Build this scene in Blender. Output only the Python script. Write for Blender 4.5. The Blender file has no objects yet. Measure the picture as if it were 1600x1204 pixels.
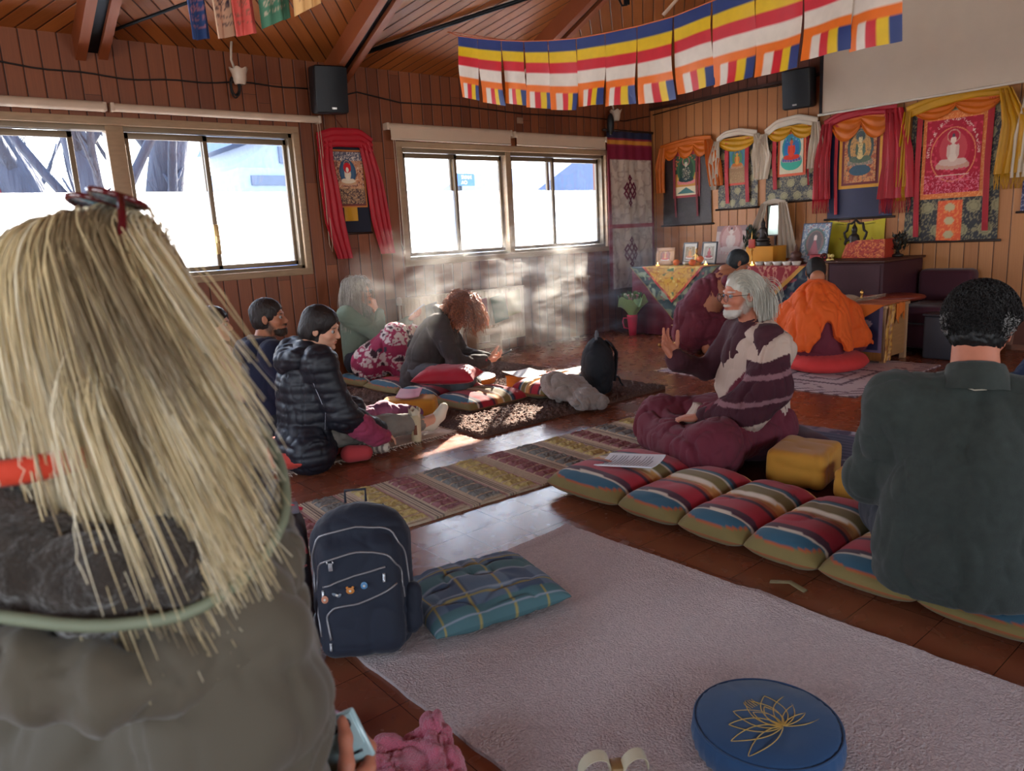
import bpy, math, random
import numpy as np
from mathutils import Vector, Matrix, Euler
R = math.radians
random.seed(7); RNG = np.random.default_rng(11)
scene = bpy.context.scene
C = scene.collection
# ---------------------------------------------------------------- camera
F_PX, YAW, PITCH, ROLL, EYE = 1150.0, R(50.764), R(11.457), R(-3.095), 1.2
_f = Vector((math.cos(YAW)*math.cos(PITCH), math.sin(YAW)*math.cos(PITCH), -math.sin(PITCH)))
_r = _f.cross(Vector((0, 0, 1))).normalized(); _u = _r.cross(_f)
_r2 = _r*math.cos(ROLL) + _u*math.sin(ROLL); _u2 = -_r*math.sin(ROLL) + _u*math.cos(ROLL)
cam = bpy.data.cameras.new('camera'); cam_o = bpy.data.objects.new('camera', cam); C.objects.link(cam_o)
cam.sensor_width = 36.0; cam.lens = 36.0*F_PX/1600.0; cam.clip_start = 0.02; cam.clip_end = 300
cam_o.matrix_world = Matrix(((_r2.x, _u2.x, -_f.x, 0), (_r2.y, _u2.y, -_f.y, 0), (_r2.z, _u2.z, -_f.z, EYE), (0, 0, 0, 1)))
cam.dof.use_dof = True; cam.dof.focus_distance = 3.6; cam.dof.aperture_fstop = 6.0
scene.camera = cam_o
# ---------------------------------------------------------------- sky, sun, exposure
WORLD_STRENGTH, SUN_STRENGTH, EXPOSURE = 1.0, 30.0, 0.95
wd = bpy.data.worlds.new('world'); scene.world = wd; wd.use_nodes = True
nt = wd.node_tree; bg = nt.nodes['Background']
geo = nt.nodes.new('ShaderNodeTexCoord'); sep = nt.nodes.new('ShaderNodeSeparateXYZ'); rmp = nt.nodes.new('ShaderNodeValToRGB')
nt.links.new(geo.outputs['Generated'], sep.inputs[0]); nt.links.new(sep.outputs['Z'], rmp.inputs[0]); nt.links.new(rmp.outputs[0], bg.inputs[0])
e = rmp.color_ramp.elements
e[0].position = 0.0; e[0].color = (1.0, 0.97, 0.92, 1); e[1].position = 0.5; e[1].color = (0.42, 0.62, 0.95, 1)
e2 = rmp.color_ramp.elements.new(0.12); e2.color = (0.85, 0.93, 1.0, 1)
bg.inputs[1].default_value = 6.0*WORLD_STRENGTH
sun_d = bpy.data.lights.new('sun', 'SUN'); sun_d.energy = SUN_STRENGTH; sun_d.angle = R(0.6); sun_d.color = (1.0, 0.86, 0.68)
SUN_DIR = Vector((-0.75, -0.66, -math.tan(R(25)))).normalized()
sun_o = bpy.data.objects.new('sun', sun_d); C.objects.link(sun_o); sun_o.location = (12, 14, 10)
sun_o.rotation_euler = SUN_DIR.to_track_quat('-Z', 'Y').to_euler()
scene.view_settings.view_transform = 'Standard'; scene.view_settings.look = 'None'
scene.view_settings.exposure = EXPOSURE; scene.view_settings.gamma = 1.0; scene.view_settings.use_curve_mapping = False
cy = scene.cycles; cy.use_denoising = True; cy.max_bounces = 7; cy.diffuse_bounces = 4; cy.glossy_bounces = 3
cy.transparent_max_bounces = 24; cy.transmission_bounces = 4; cy.volume_bounces = 0; cy.sample_clamp_indirect = 6.0
cy.caustics_reflective = False; cy.caustics_refractive = False

# ---------------------------------------------------------------- numpy mesh kit
def V(*a): return np.array(a, float)
def nrm(v): v = np.asarray(v, float); return v/(np.linalg.norm(v, axis=-1, keepdims=True)+1e-12)
def rotz(a): c, s = math.cos(a), math.sin(a); return np.array([[c, -s, 0], [s, c, 0], [0, 0, 1.]])
def roty(a): c, s = math.cos(a), math.sin(a); return np.array([[c, 0, s], [0, 1, 0], [-s, 0, c]])
def rotx(a): c, s = math.cos(a), math.sin(a); return np.array([[1, 0, 0], [0, c, -s], [0, s, c]])
def _hash(ix, iy, iz):
    n = (ix*374761393 + iy*668265263 + iz*2147483647 + 1013904223) & 0xFFFFFFFF
    n = ((n ^ (n >> 13))*1274126177) & 0xFFFFFFFF
    n = ((n ^ (n >> 16))*2246822519) & 0xFFFFFFFF
    return ((n ^ (n >> 15)) & 0xFFFFFF)/float(0xFFFFFF)
def vnoise(P, s=1.0, seed=0):
    """smooth value noise in -1..1"""
    Q = np.asarray(P, float)*s + seed*17.37
    I = np.floor(Q).astype(np.int64); f = Q - I; f = f*f*(3 - 2*f)
    x, y, z = I[..., 0], I[..., 1], I[..., 2]; r = 0
    for dx in (0, 1):
        wx = f[..., 0] if dx else 1 - f[..., 0]
        for dy in (0, 1):
            wy = f[..., 1] if dy else 1 - f[..., 1]
            for dz in (0, 1):
                wz = f[..., 2] if dz else 1 - f[..., 2]
                r = r + wx*wy*wz*_hash(x+dx, y+dy, z+dz)
    return r*2 - 1
def fbm(P, s=1.0, o=3, seed=0):
    a, t, r = 1.0, 0, 0
    for k in range(o): r = r + a*vnoise(P, s*2**k, seed+k); t += a; a *= .5
    return r/t
def ridges(P, s, seed=0, stretch=(1, 1, 1)):
    """soft cloth creases: 0 in the flats, -1 in thin valleys"""
    Q = np.asarray(P)*np.array(stretch)
    Q = Q + 0.35/s*np.stack([vnoise(Q, s*.7, seed+5), vnoise(Q, s*.7, seed+6), vnoise(Q, s*.7, seed+7)], -1)
    return -(1-np.minimum(1, np.abs(vnoise(Q, s, seed))*3.2))**2

class M:
    def __init__(s): s.v = []; s.f = []; s.c = []; s.n = 0; s.m = []
    def add(s, v, f, col=None, mi=0):
        v = np.asarray(v, float).reshape(-1, 3); s.v.append(v)
        for q in f: s.f.append(tuple(int(i)+s.n for i in q))
        s.m += [mi]*len(f)
        if col is None: col = (1, 1, 1)
        col = np.asarray(col, float)
        if col.ndim == 1: col = np.tile(col, (len(v), 1))
        s.c.append(col.reshape(-1, 3)); s.n += len(v); return s
    def merge(s, o, T=None, loc=(0, 0, 0)):
        if not o.v: return s
        v = np.concatenate(o.v)
        if T is not None: v = v @ np.asarray(T).T
        v = v + np.array(loc); base = s.n
        s.v.append(v); s.c.append(np.concatenate(o.c)); s.f += [tuple(i+base for i in q) for q in o.f]; s.m += o.m; s.n += len(v); return s
    def xf(s, T=None, loc=(0, 0, 0)):
        v = np.concatenate(s.v)
        if T is not None: v = v @ np.asarray(T).T
        s.v = [v+np.array(loc)]; s.c = [np.concatenate(s.c)]; return s
    def box(s, a, b, col=None, bev=0.0, mi=0):
        a = np.minimum(a, b)*1.0; b2 = np.maximum(a, b)*1.0
        if bev <= 0:
            v = [(x, y, z) for x in (a[0], b2[0]) for y in (a[1], b2[1]) for z in (a[2], b2[2])]
            return s.add(v, [(0, 1, 3, 2), (4, 6, 7, 5), (0, 4, 5, 1), (2, 3, 7, 6), (0, 2, 6, 4), (1, 5, 7, 3)], col, mi)
        c = (a+b2)/2; h = (b2-a)/2; bev = min(bev, h.min()*.95); n = 3
        xs = []
        for k in range(3):
            t = np.array([-h[k], -h[k]+bev*.3, -h[k]+bev, h[k]-bev, h[k]-bev*.3, h[k]]); xs.append(t)
        return s._boxgrid(xs, h, bev, c, col, mi)
    def _boxgrid(s, xs, h, bev, c, col, mi=0):
        for ax in range(3):
            u, w = [k for k in range(3) if k != ax]
            for sg in (-1, 1):
                U, W = np.meshgrid(xs[u], xs[w], indexing='ij'); Pn = np.zeros(U.shape+(3,))
                Pn[..., u] = U; Pn[..., w] = W; Pn[..., ax] = sg*h[ax]
                core = np.clip(Pn, -(h-bev), h-bev); d = Pn-core; L = np.linalg.norm(d, axis=-1, keepdims=True)
                Pn = core + d/np.maximum(L, 1e-9)*np.minimum(bev, L)
                fl = (sg > 0) == (ax != 1)
                s.grid(Pn+c, col, flip=not fl, mi=mi)
        return s
    def grid(s, Pn, col=None, cu=False, cv=False, flip=False, mi=0):
        a, b = Pn.shape[:2]; idx = np.arange(a*b).reshape(a, b)
        ii = idx if not cu else np.vstack([idx, idx[:1]])
        if cv: ii = np.hstack([ii, ii[:, :1]])
        q = np.stack([ii[:-1, :-1], ii[1:, :-1], ii[1:, 1:], ii[:-1, 1:]], -1).reshape(-1, 4)
        if flip: q = q[:, ::-1]
        if col is not None:
            col = np.asarray(col, float)
            if col.ndim == 3: col = col.reshape(-1, 3)
        return s.add(Pn.reshape(-1, 3), q.tolist(), col, mi)
    def sheet(s, Pn, th=.003, col=None, cu=False, mi=0):
        """a cloth: two faces and a closed rim, thickness th"""
        du = np.gradient(Pn, axis=0); dv = np.gradient(Pn, axis=1); n = nrm(np.cross(du, dv))
        A = Pn+n*th/2; B = Pn-n*th/2
        s.grid(A, col, cu=cu, mi=mi); s.grid(B, col, cu=cu, flip=True, mi=mi)
        cc = None if col is None else np.asarray(col, float)
        def rim(ea, eb, ce, fl):
            s.grid(np.stack([ea, eb], 0), None if cc is None else (cc if cc.ndim == 1 else np.stack([ce, ce], 0)), flip=fl, mi=mi)
        g = (lambda a: None) if cc is None or cc.ndim == 1 else (lambda a: cc[a])
        rim(A[:, 0], B[:, 0], g((slice(None), 0)), False); rim(A[:, -1], B[:, -1], g((slice(None), -1)), True)
        if not cu:
            rim(A[0], B[0], g((0,)), True); rim(A[-1], B[-1], g((-1,)), False)
        return s
    def tube(s, pts, r, n=8, col=None, closed=False, flat=1.0, up=None, mi=0):
        p = np.asarray(pts, float); k = len(p); r = np.broadcast_to(np.asarray(r, float), (k,))
        t = nrm(np.gradient(p, axis=0)) if not closed else nrm(np.roll(p, -1, 0)-np.roll(p, 1, 0))
        ref = np.array(up, float) if up is not None else np.array([0, 0, 1.]) if abs(t[0][2]) < .9 else np.array([1., 0, 0])
        N = np.zeros_like(p); cur = ref
        for i in range(k):
            cur = cur - (cur@t[i])*t[i]; l = np.linalg.norm(cur)
            cur = (cur/l) if l > 1e-6 else nrm(np.cross(t[i], [1, .3, .2])); N[i] = cur
        B = np.cross(t, N); a = np.linspace(0, 2*math.pi, n, endpoint=False)
        Pn = p[:, None]+r[:, None, None]*(np.cos(a)[None, :, None]*N[:, None]*flat+np.sin(a)[None, :, None]*B[:, None])
        s.grid(Pn, None if col is None else (np.repeat(np.asarray(col, float)[:, None], n, 1) if np.ndim(col) == 2 else col), cu=closed, cv=True, mi=mi)
        if not closed and n > 3:
            b = s.n-k*n; s.f.append(tuple(b+i for i in range(n))); s.f.append(tuple(b+(k-1)*n+i for i in reversed(range(n)))); s.m += [mi, mi]
        return s
    def lathe(s, prof, n=24, c=(0, 0, 0), col=None, sq=1.0, mi=0):
        pr = np.asarray(prof, float); a = np.linspace(0, 2*math.pi, n, endpoint=False)
        Pn = np.stack([pr[:, 0][:, None]*np.cos(a), pr[:, 0][:, None]*np.sin(a)*sq, np.repeat(pr[:, 1][:, None], n, 1)], -1)+np.array(c)
        cc = None if col is None else (col if np.ndim(col) == 1 else np.repeat(np.asarray(col, float)[:, None], n, 1))
        s.grid(Pn, cc, cv=True, mi=mi, flip=True)
        b = s.n-len(pr)*n
        if pr[0, 0] > 1e-5: s.f.append(tuple(b+i for i in reversed(range(n)))); s.m.append(mi)
        if pr[-1, 0] > 1e-5: s.f.append(tuple(b+(len(pr)-1)*n+i for i in range(n))); s.m.append(mi)
        return s
    def ball(s, c, r, n=12, col=None, T=None, mi=0):
        r = np.broadcast_to(np.asarray(r, float), (3,)); th = np.linspace(0.001, math.pi-.001, n); ph = np.linspace(0, 2*math.pi, 2*n, endpoint=False)
        Pn = np.stack([np.sin(th)[:, None]*np.cos(ph), np.sin(th)[:, None]*np.sin(ph), np.repeat(np.cos(th)[:, None], 2*n, 1)], -1)*r
        if T is not None: Pn = Pn@np.asarray(T).T
        return s.grid(Pn+np.array(c), col, cv=True, mi=mi)
    def disp(s, fn):
        v = np.concatenate(s.v); s.v = [v+fn(v)]; s.c = [np.concatenate(s.c)]; return s
    def prism(s, poly, a, b, axis=2, col=None, mi=0):
        """polygon extruded along an axis from a to b"""
        k = len(poly); o = [i for i in range(3) if i != axis]; v = np.zeros((2*k, 3))
        for i, q in enumerate(poly):
            for j, z in ((i, a), (i+k, b)): v[j, o[0]], v[j, o[1]], v[j, axis] = q[0], q[1], z
        f = [tuple(range(k))[::-1], tuple(range(k, 2*k))]+[(i, (i+1) % k, (i+1) % k+k, i+k) for i in range(k)]
        return s.add(v, f, col, mi)
    def build(s, name, mat, parent=None, smooth=True, col=False, loc=None, angle=None):
        me = bpy.data.meshes.new(name)
        v = np.concatenate(s.v) if s.v else np.zeros((0, 3))
        nf = len(s.f); tot = np.fromiter((len(q) for q in s.f), np.int32, nf)
        li = np.fromiter((i for q in s.f for i in q), np.int32, int(tot.sum()))
        me.vertices.add(len(v)); me.vertices.foreach_set('co', v.ravel().astype(np.float32))
        me.loops.add(len(li)); me.loops.foreach_set('vertex_index', li)
        st = np.zeros(nf, np.int32); st[1:] = np.cumsum(tot)[:-1]
        me.polygons.add(nf); me.polygons.foreach_set('loop_start', st)
        me.update(calc_edges=True)
        me.polygons.foreach_set('use_smooth', np.full(nf, bool(smooth)))
        mats = mat if isinstance(mat, (list, tuple)) else [mat]
        for q in mats: me.materials.append(q)
        if len(mats) > 1: me.polygons.foreach_set('material_index', np.array(s.m, np.int32))
        if col:
            at = me.color_attributes.new('Col', 'FLOAT_COLOR', 'POINT'); cc = np.concatenate(s.c)
            cc = np.hstack([np.clip(cc, 0, 1), np.ones((len(cc), 1))]).astype(np.float32); at.data.foreach_set('color', cc.ravel())
        me.update(); me.validate()
        if smooth and angle: me.set_sharp_from_angle(angle=R(angle))
        ob = bpy.data.objects.new(name, me); C.objects.link(ob)
        if parent is not None: ob.parent = parent
        if loc is not None: ob.location = loc
        return ob

def tag(o, label=None, cat=None, group=None, kind=None):
    if label: o['label'] = label
    if cat: o['category'] = cat
    if group: o['group'] = group
    if kind: o['kind'] = kind
    return o
def thing(name, label, cat, loc=(0, 0, 0), rz=0.0, group=None):
    o = bpy.data.objects.new(name, None); C.objects.link(o); o.location = loc; o.rotation_euler = (0, 0, rz); o.empty_display_size = .1
    return tag(o, label, cat, group)
def struct(o, label=None):
    o['kind'] = 'structure'
    if label: o['label'] = label
    return o
def copy_tree(o, parent=None):
    c = o.copy(); C.objects.link(c)
    if parent is not None: c.parent = parent
    for ch in list(o.children): copy_tree(ch, c)
    return c

# ---------------------------------------------------------------- signed distance modelling (smooth bodies and draped cloth)
class SDF:
    def __init__(s, k=.02): s.p = []; s.k = k
    def cap(s, a, b, ra, rb=None, k=None, flat=None, cut=False):
        s.p.append(('c', V(*a), V(*b), ra, ra if rb is None else rb, s.k if k is None else k, flat, cut)); return s
    def chain(s, pts, k=None, flat=None):
        for (a, ra), (b, rb) in zip(pts[:-1], pts[1:]): s.cap(a, b, ra, rb, k, flat)
        return s
    def ell(s, c, r, T=None, k=None, cut=False):
        s.p.append(('e', V(*c), V(*r), T, None, s.k if k is None else k, None, cut)); return s
    def box(s, c, h, r=.01, T=None, k=None, cut=False):
        s.p.append(('b', V(*c), V(*h), T, r, s.k if k is None else k, None, cut)); return s
    def bounds(s):
        lo = np.full(3, 1e9); hi = -lo
        for p in s.p:
            if p[7]: continue
            if p[0] == 'c': a = np.minimum(p[1]-p[3], p[2]-p[4]); b = np.maximum(p[1]+p[3], p[2]+p[4])
            else: r = np.linalg.norm(p[2]) if p[3] is not None or p[0] == 'b' else p[2]; a = p[1]-r; b = p[1]+r
            lo = np.minimum(lo, a); hi = np.maximum(hi, b)
        return lo, hi
    @staticmethod
    def dist(p, X):
        if p[0] == 'c':
            a, b, ra, rb = p[1], p[2], p[3], p[4]
            if p[6] is not None:
                ax, fac = p[6]; ax = nrm(ax); m = np.eye(3)+(1/fac-1)*np.outer(ax, ax)
                ctr = a; X = (X-ctr)@m.T+ctr; b = (b-ctr)@m.T+ctr
            ab = b-a; L = max(ab@ab, 1e-12); t = np.clip(((X-a)@ab)/L, 0, 1)
            d = np.linalg.norm(X-a-t[..., None]*ab, axis=-1)-(ra+(rb-ra)*t)
            return d*(p[6][1] if p[6] is not None and p[6][1] < 1 else 1)
        Q = X-p[1]
        if p[3] is not None: Q = Q@p[3]
        if p[0] == 'e':
            k0 = np.linalg.norm(Q/p[2], axis=-1); k1 = np.linalg.norm(Q/(p[2]**2), axis=-1)+1e-9
            return k0*(k0-1)/k1
        q = np.abs(Q)-(p[2]-p[4]); return np.linalg.norm(np.maximum(q, 0), axis=-1)+np.minimum(q.max(-1), 0)-p[4]
    def mesh(s, res, smooth=2, fn=None, clip=None):
        lo, hi = s.bounds(); lo = lo-res*3; hi = hi+res*3
        if clip is not None: lo = np.maximum(lo, clip[0]); hi = np.minimum(hi, clip[1])
        n = np.ceil((hi-lo)/res).astype(int)+1
        D = np.full(tuple(n), .5, np.float32)
        ax = [lo[i]+res*np.arange(n[i]) for i in range(3)]
        for p in s.p:
            k = p[5]; pad = k*2+res*3
            if p[0] == 'c':
                rr = max(p[3], p[4]); a = np.minimum(p[1], p[2])-rr-pad; b = np.maximum(p[1], p[2])+rr+pad
                if p[6] is not None and p[6][1] > 1: a = a-rr*(p[6][1]-1); b = b+rr*(p[6][1]-1)
            else: r = np.linalg.norm(p[2]); a = p[1]-r-pad; b = p[1]+r+pad
            i0 = np.clip(np.floor((a-lo)/res).astype(int), 0, n-1); i1 = np.clip(np.ceil((b-lo)/res).astype(int)+1, 1, n)
            if (i1 <= i0).any(): continue
            sl = tuple(slice(i0[i], i1[i]) for i in range(3))
            X = np.stack(np.meshgrid(*[ax[i][sl[i]] for i in range(3)], indexing='ij'), -1)
            d = s.dist(p, X).astype(np.float32); o = D[sl]
            if p[7]: d = -d; h = np.clip(.5-.5*(o-d)/max(k, 1e-5), 0, 1); D[sl] = o*(1-h)+d*h+k*h*(1-h)
            else: h = np.clip(.5+.5*(o-d)/max(k, 1e-5), 0, 1); D[sl] = o*(1-h)+d*h-k*h*(1-h)
        if clip is not None:
            pass
        D[0] = D[-1] = .5; D[:, 0] = D[:, -1] = .5; D[:, :, 0] = D[:, :, -1] = .5
        if fn is not None:
            X = np.stack(np.meshgrid(*ax, indexing='ij'), -1); D = D+fn(X)
        return nets(D, lo, res, smooth)

def nets(D, lo, res, smooth=2):
    S = D < 0; n = D.shape
    cs = np.zeros(tuple(k-1 for k in n), int)
    for i in (0, 1):
        for j in (0, 1):
            for k in (0, 1): cs += S[i:n[0]-1+i, j:n[1]-1+j, k:n[2]-1+k]
    act = (cs > 0) & (cs < 8); idx = -np.ones(act.shape, np.int64); I = np.argwhere(act); idx[act] = np.arange(len(I))
    acc = np.zeros((len(I), 3)); cnt = np.zeros(len(I)); cor = [(i, j, k) for i in (0, 1) for j in (0, 1) for k in (0, 1)]
    for a in cor:
        for ax in range(3):
            if a[ax]: continue
            b = list(a); b[ax] = 1
            da = D[I[:, 0]+a[0], I[:, 1]+a[1], I[:, 2]+a[2]]; db = D[I[:, 0]+b[0], I[:, 1]+b[1], I[:, 2]+b[2]]
            m = (da < 0) != (db < 0); t = np.zeros(len(I)); t[m] = da[m]/(da[m]-db[m])
            q = np.tile(np.array(a, float), (len(I), 1)); q[:, ax] += t; acc[m] += q[m]; cnt[m] += 1
    P = (I+acc/np.maximum(cnt, 1)[:, None])*res+lo
    F = []
    for ax in range(3):
        u, w = [(1, 2), (2, 0), (0, 1)][ax]
        s0 = [slice(None)]*3; s1 = [slice(None)]*3; s0[ax] = slice(0, -1); s1[ax] = slice(1, None)
        A = S[tuple(s0)]; B = S[tuple(s1)]; E = np.argwhere(A != B); inside = A[tuple(E.T)]
        ok = (E[:, u] > 0) & (E[:, w] > 0) & (E[:, u] < n[u]-1) & (E[:, w] < n[w]-1); E = E[ok]; inside = inside[ok]
        def at(du, dw): e = E.copy(); e[:, u] += du; e[:, w] += dw; return idx[tuple(e.T)]
        q = np.stack([at(-1, -1), at(0, -1), at(0, 0), at(-1, 0)], -1); q[~inside] = q[~inside][:, ::-1]; F.append(q)
    F = np.concatenate(F); F = F[(F >= 0).all(1)]
    E = np.concatenate([F[:, [0, 1]], F[:, [1, 2]], F[:, [2, 3]], F[:, [3, 0]]])
    for _ in range(smooth):
        a = np.zeros_like(P); c = np.bincount(E[:, 0], minlength=len(P))+np.bincount(E[:, 1], minlength=len(P))
        for k in range(3): a[:, k] = np.bincount(E[:, 0], P[E[:, 1], k], len(P))+np.bincount(E[:, 1], P[E[:, 0], k], len(P))
        P = P*.4+.6*a/np.maximum(c, 1)[:, None]
    return P, F
def vnormals(P, F):
    n = np.cross(P[F[:, 2]]-P[F[:, 0]], P[F[:, 3]]-P[F[:, 1]]); N = np.zeros_like(P)
    for k in range(4):
        for a in range(3): N[:, a] += np.bincount(F[:, k], n[:, a], len(P))
    return nrm(N)
def cloth(sdf, res, amp=.006, s=9, seed=0, stretch=(1, 1, 1), smooth=2, col=None, fine=.3, extra=None):
    P, F = sdf.mesh(res, smooth); N = vnormals(P, F)
    d = amp*(ridges(P, s, seed, stretch)+.5*ridges(P, s*1.9, seed+9, stretch)+.28*ridges(P, s*3.6, seed+5, stretch)+fine*fbm(P, s*1.5, 3, seed+3))
    if extra is not None: d = d+extra(P, N)
    P = P+N*d[:, None]; m = M(); m.add(P, F.tolist(), None if col is None else (col(P) if callable(col) else col)); return m

# ---------------------------------------------------------------- materials
def _new(name):
    m = bpy.data.materials.new(name); m.use_nodes = True; t = m.node_tree
    b = t.nodes['Principled BSDF']; return m, t, b
def srgb(r, g, b):
    f = lambda c: (c/255/12.92 if c <= 10 else ((c/255+.055)/1.055)**2.4)
    return (f(r), f(g), f(b))
_cache = {}
def mat(name, c=(.5, .5, .5), rough=.8, metal=0.0, var=.12, vs=6, bump=.2, bs=60, bd=.004, sheen=0.0, attr=False, spec=.5, emit=None, weave=None, coat=0.0, sss=0.0, stretch=(1, 1, 1)):
    """plain surface: base colour (or the mesh's own colours) varied by a soft noise, with a fine bump"""
    key = (name,)
    if key in _cache: return _cache[key]
    m, t, b = _new(name); L = t.links.new; N = t.nodes.new
    tc = N('ShaderNodeTexCoord'); mp = N('ShaderNodeMapping'); L(tc.outputs['Object'], mp.inputs[0]); mp.inputs['Scale'].default_value = stretch
    if attr:
        a = N('ShaderNodeVertexColor'); a.layer_name = 'Col'; src = a.outputs[0]
    else:
        a = N('ShaderNodeRGB'); a.outputs[0].default_value = (*c, 1); src = a.outputs[0]
    if var:
        n = N('ShaderNodeTexNoise'); n.inputs['Scale'].default_value = vs; n.inputs['Detail'].default_value = 4; L(mp.outputs[0], n.inputs[0])
        r = N('ShaderNodeMapRange'); r.inputs[1].default_value = .25; r.inputs[2].default_value = .75; r.inputs[3].default_value = 1-var; r.inputs[4].default_value = 1+var
        L(n.outputs[0], r.inputs[0]); mx = N('ShaderNodeVectorMath'); mx.operation = 'SCALE'; L(src, mx.inputs[0]); L(r.outputs[0], mx.inputs['Scale']); src = mx.outputs[0]
    L(src, b.inputs['Base Color'])
    if emit: b.inputs['Emission Color'].default_value = (*emit[0], 1); b.inputs['Emission Strength'].default_value = emit[1]
    b.inputs['Roughness'].default_value = rough; b.inputs['Metallic'].default_value = metal; b.inputs['Specular IOR Level'].default_value = spec
    b.inputs['Sheen Weight'].default_value = sheen; b.inputs['Coat Weight'].default_value = coat
    if sss: b.inputs['Subsurface Weight'].default_value = sss; b.inputs['Subsurface Scale'].default_value = .02; b.inputs['Subsurface Radius'].default_value = (1, .35, .2)
    if bump:
        if weave:
            w1 = N('ShaderNodeTexWave'); w2 = N('ShaderNodeTexWave'); w1.bands_direction = weave[1]; w2.bands_direction = weave[2]
            for w in (w1, w2): w.inputs['Scale'].default_value = weave[0]; w.inputs['Distortion'].default_value = 1.0; L(mp.outputs[0], w.inputs[0])
            h = N('ShaderNodeMath'); h.operation = 'MULTIPLY'; L(w1.outputs['Fac'], h.inputs[0]); L(w2.outputs['Fac'], h.inputs[1]); hs = h.outputs[0]
        else:
            nb = N('ShaderNodeTexNoise'); nb.inputs['Scale'].default_value = bs; nb.inputs['Detail'].default_value = 3; L(mp.outputs[0], nb.inputs[0]); hs = nb.outputs[0]
        bp = N('ShaderNodeBump'); bp.inputs['Strength'].default_value = bump; bp.inputs['Distance'].default_value = bd; L(hs, bp.inputs['Height']); L(bp.outputs[0], b.inputs['Normal'])
    _cache[key] = m; return m
def planks(name, along, width, c1, c2, rough=.45, gap=.035, grain=1.0, joint=None):
    """boards: `along` is the board direction (world axes), width across; colour differs from board to board"""
    m, t, b = _new(name); L = t.links.new; N = t.nodes.new
    al = nrm(along); tc = N('ShaderNodeTexCoord')
    # across = component of position orthogonal to al within the plane the mesh lies in; supplied as 'acr'
    def dot(vec):
        d = N('ShaderNodeVectorMath'); d.operation = 'DOT_PRODUCT'; L(tc.outputs['Object'], d.inputs[0]); d.inputs[1].default_value = vec; return d.outputs['Value']
    def mth(op, a, bb=None, c=None):
        q = N('ShaderNodeMath'); q.operation = op
        for i, x in enumerate((a, bb, c)):
            if x is None: continue
            if isinstance(x, (int, float)): q.inputs[i].default_value = x
            else: L(x, q.inputs[i])
        return q.outputs[0]
    ac = nrm(joint['across']); u = mth('DIVIDE', dot(tuple(ac)), width); w = dot(tuple(al))
    cell = mth('FLOOR', u); fr = mth('FRACT', u)
    if joint.get('len'):
        wn = N('ShaderNodeTexWhiteNoise'); wn.noise_dimensions = '1D'; L(cell, wn.inputs['W'])
        w2 = mth('ADD', mth('DIVIDE', w, joint['len']), wn.outputs['Value']); cw = mth('FLOOR', w2); fw = mth('FRACT', w2)
    else: cw = mth('MULTIPLY', cell, 0.0); fw = None
    cb = N('ShaderNodeCombineXYZ'); L(cell, cb.inputs[0]); L(cw, cb.inputs[1])
    wn2 = N('ShaderNodeTexWhiteNoise'); wn2.noise_dimensions = '3D'; L(cb.outputs[0], wn2.inputs['Vector'])
    gv = N('ShaderNodeCombineXYZ'); L(mth('MULTIPLY', u, 4.5), gv.inputs[0]); L(mth('MULTIPLY', w, 1.1*grain), gv.inputs[1]); L(mth('ADD', mth('MULTIPLY', cell, 3.7), mth('MULTIPLY', cw, 1.3)), gv.inputs[2])
    gn = N('ShaderNodeTexNoise'); gn.inputs['Scale'].default_value = 2.0; gn.inputs['Detail'].default_value = 5; gn.inputs['Distortion'].default_value = .6; L(gv.outputs[0], gn.inputs[0])
    f = mth('ADD', mth('MULTIPLY', wn2.outputs['Value'], .6), mth('MULTIPLY', gn.outputs[0], .55)); 
    mx = N('ShaderNodeMix'); mx.data_type = 'RGBA'; L(mth('SUBTRACT', f, .07), mx.inputs[0]); mx.inputs[6].default_value = (*c1, 1); mx.inputs[7].default_value = (*c2, 1)
    edge = mth('MINIMUM', fr, mth('SUBTRACT', 1.0, fr)); g = mth('LESS_THAN', edge, gap)
    if fw is not None:
        e2 = mth('MINIMUM', fw, mth('SUBTRACT', 1.0, fw)); g = mth('MAXIMUM', g, mth('LESS_THAN', e2, .0015/joint['len']))
    mg = N('ShaderNodeMix'); mg.data_type = 'RGBA'; L(g, mg.inputs[0]); L(mx.outputs[2], mg.inputs[6]); mg.inputs[7].default_value = (c1[0]*.25, c1[1]*.2, c1[2]*.2, 1)
    L(mg.outputs[2], b.inputs['Base Color']); b.inputs['Roughness'].default_value = rough
    hh = mth('SUBTRACT', mth('MINIMUM', mth('MULTIPLY', edge, 12.0), 1.0), mth('MULTIPLY', gn.outputs[0], .08))
    bp = N('ShaderNodeBump'); bp.inputs['Strength'].default_value = .6; bp.inputs['Distance'].default_value = .006; L(hh, bp.inputs['Height']); L(bp.outputs[0], b.inputs['Normal'])
    return m
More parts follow.
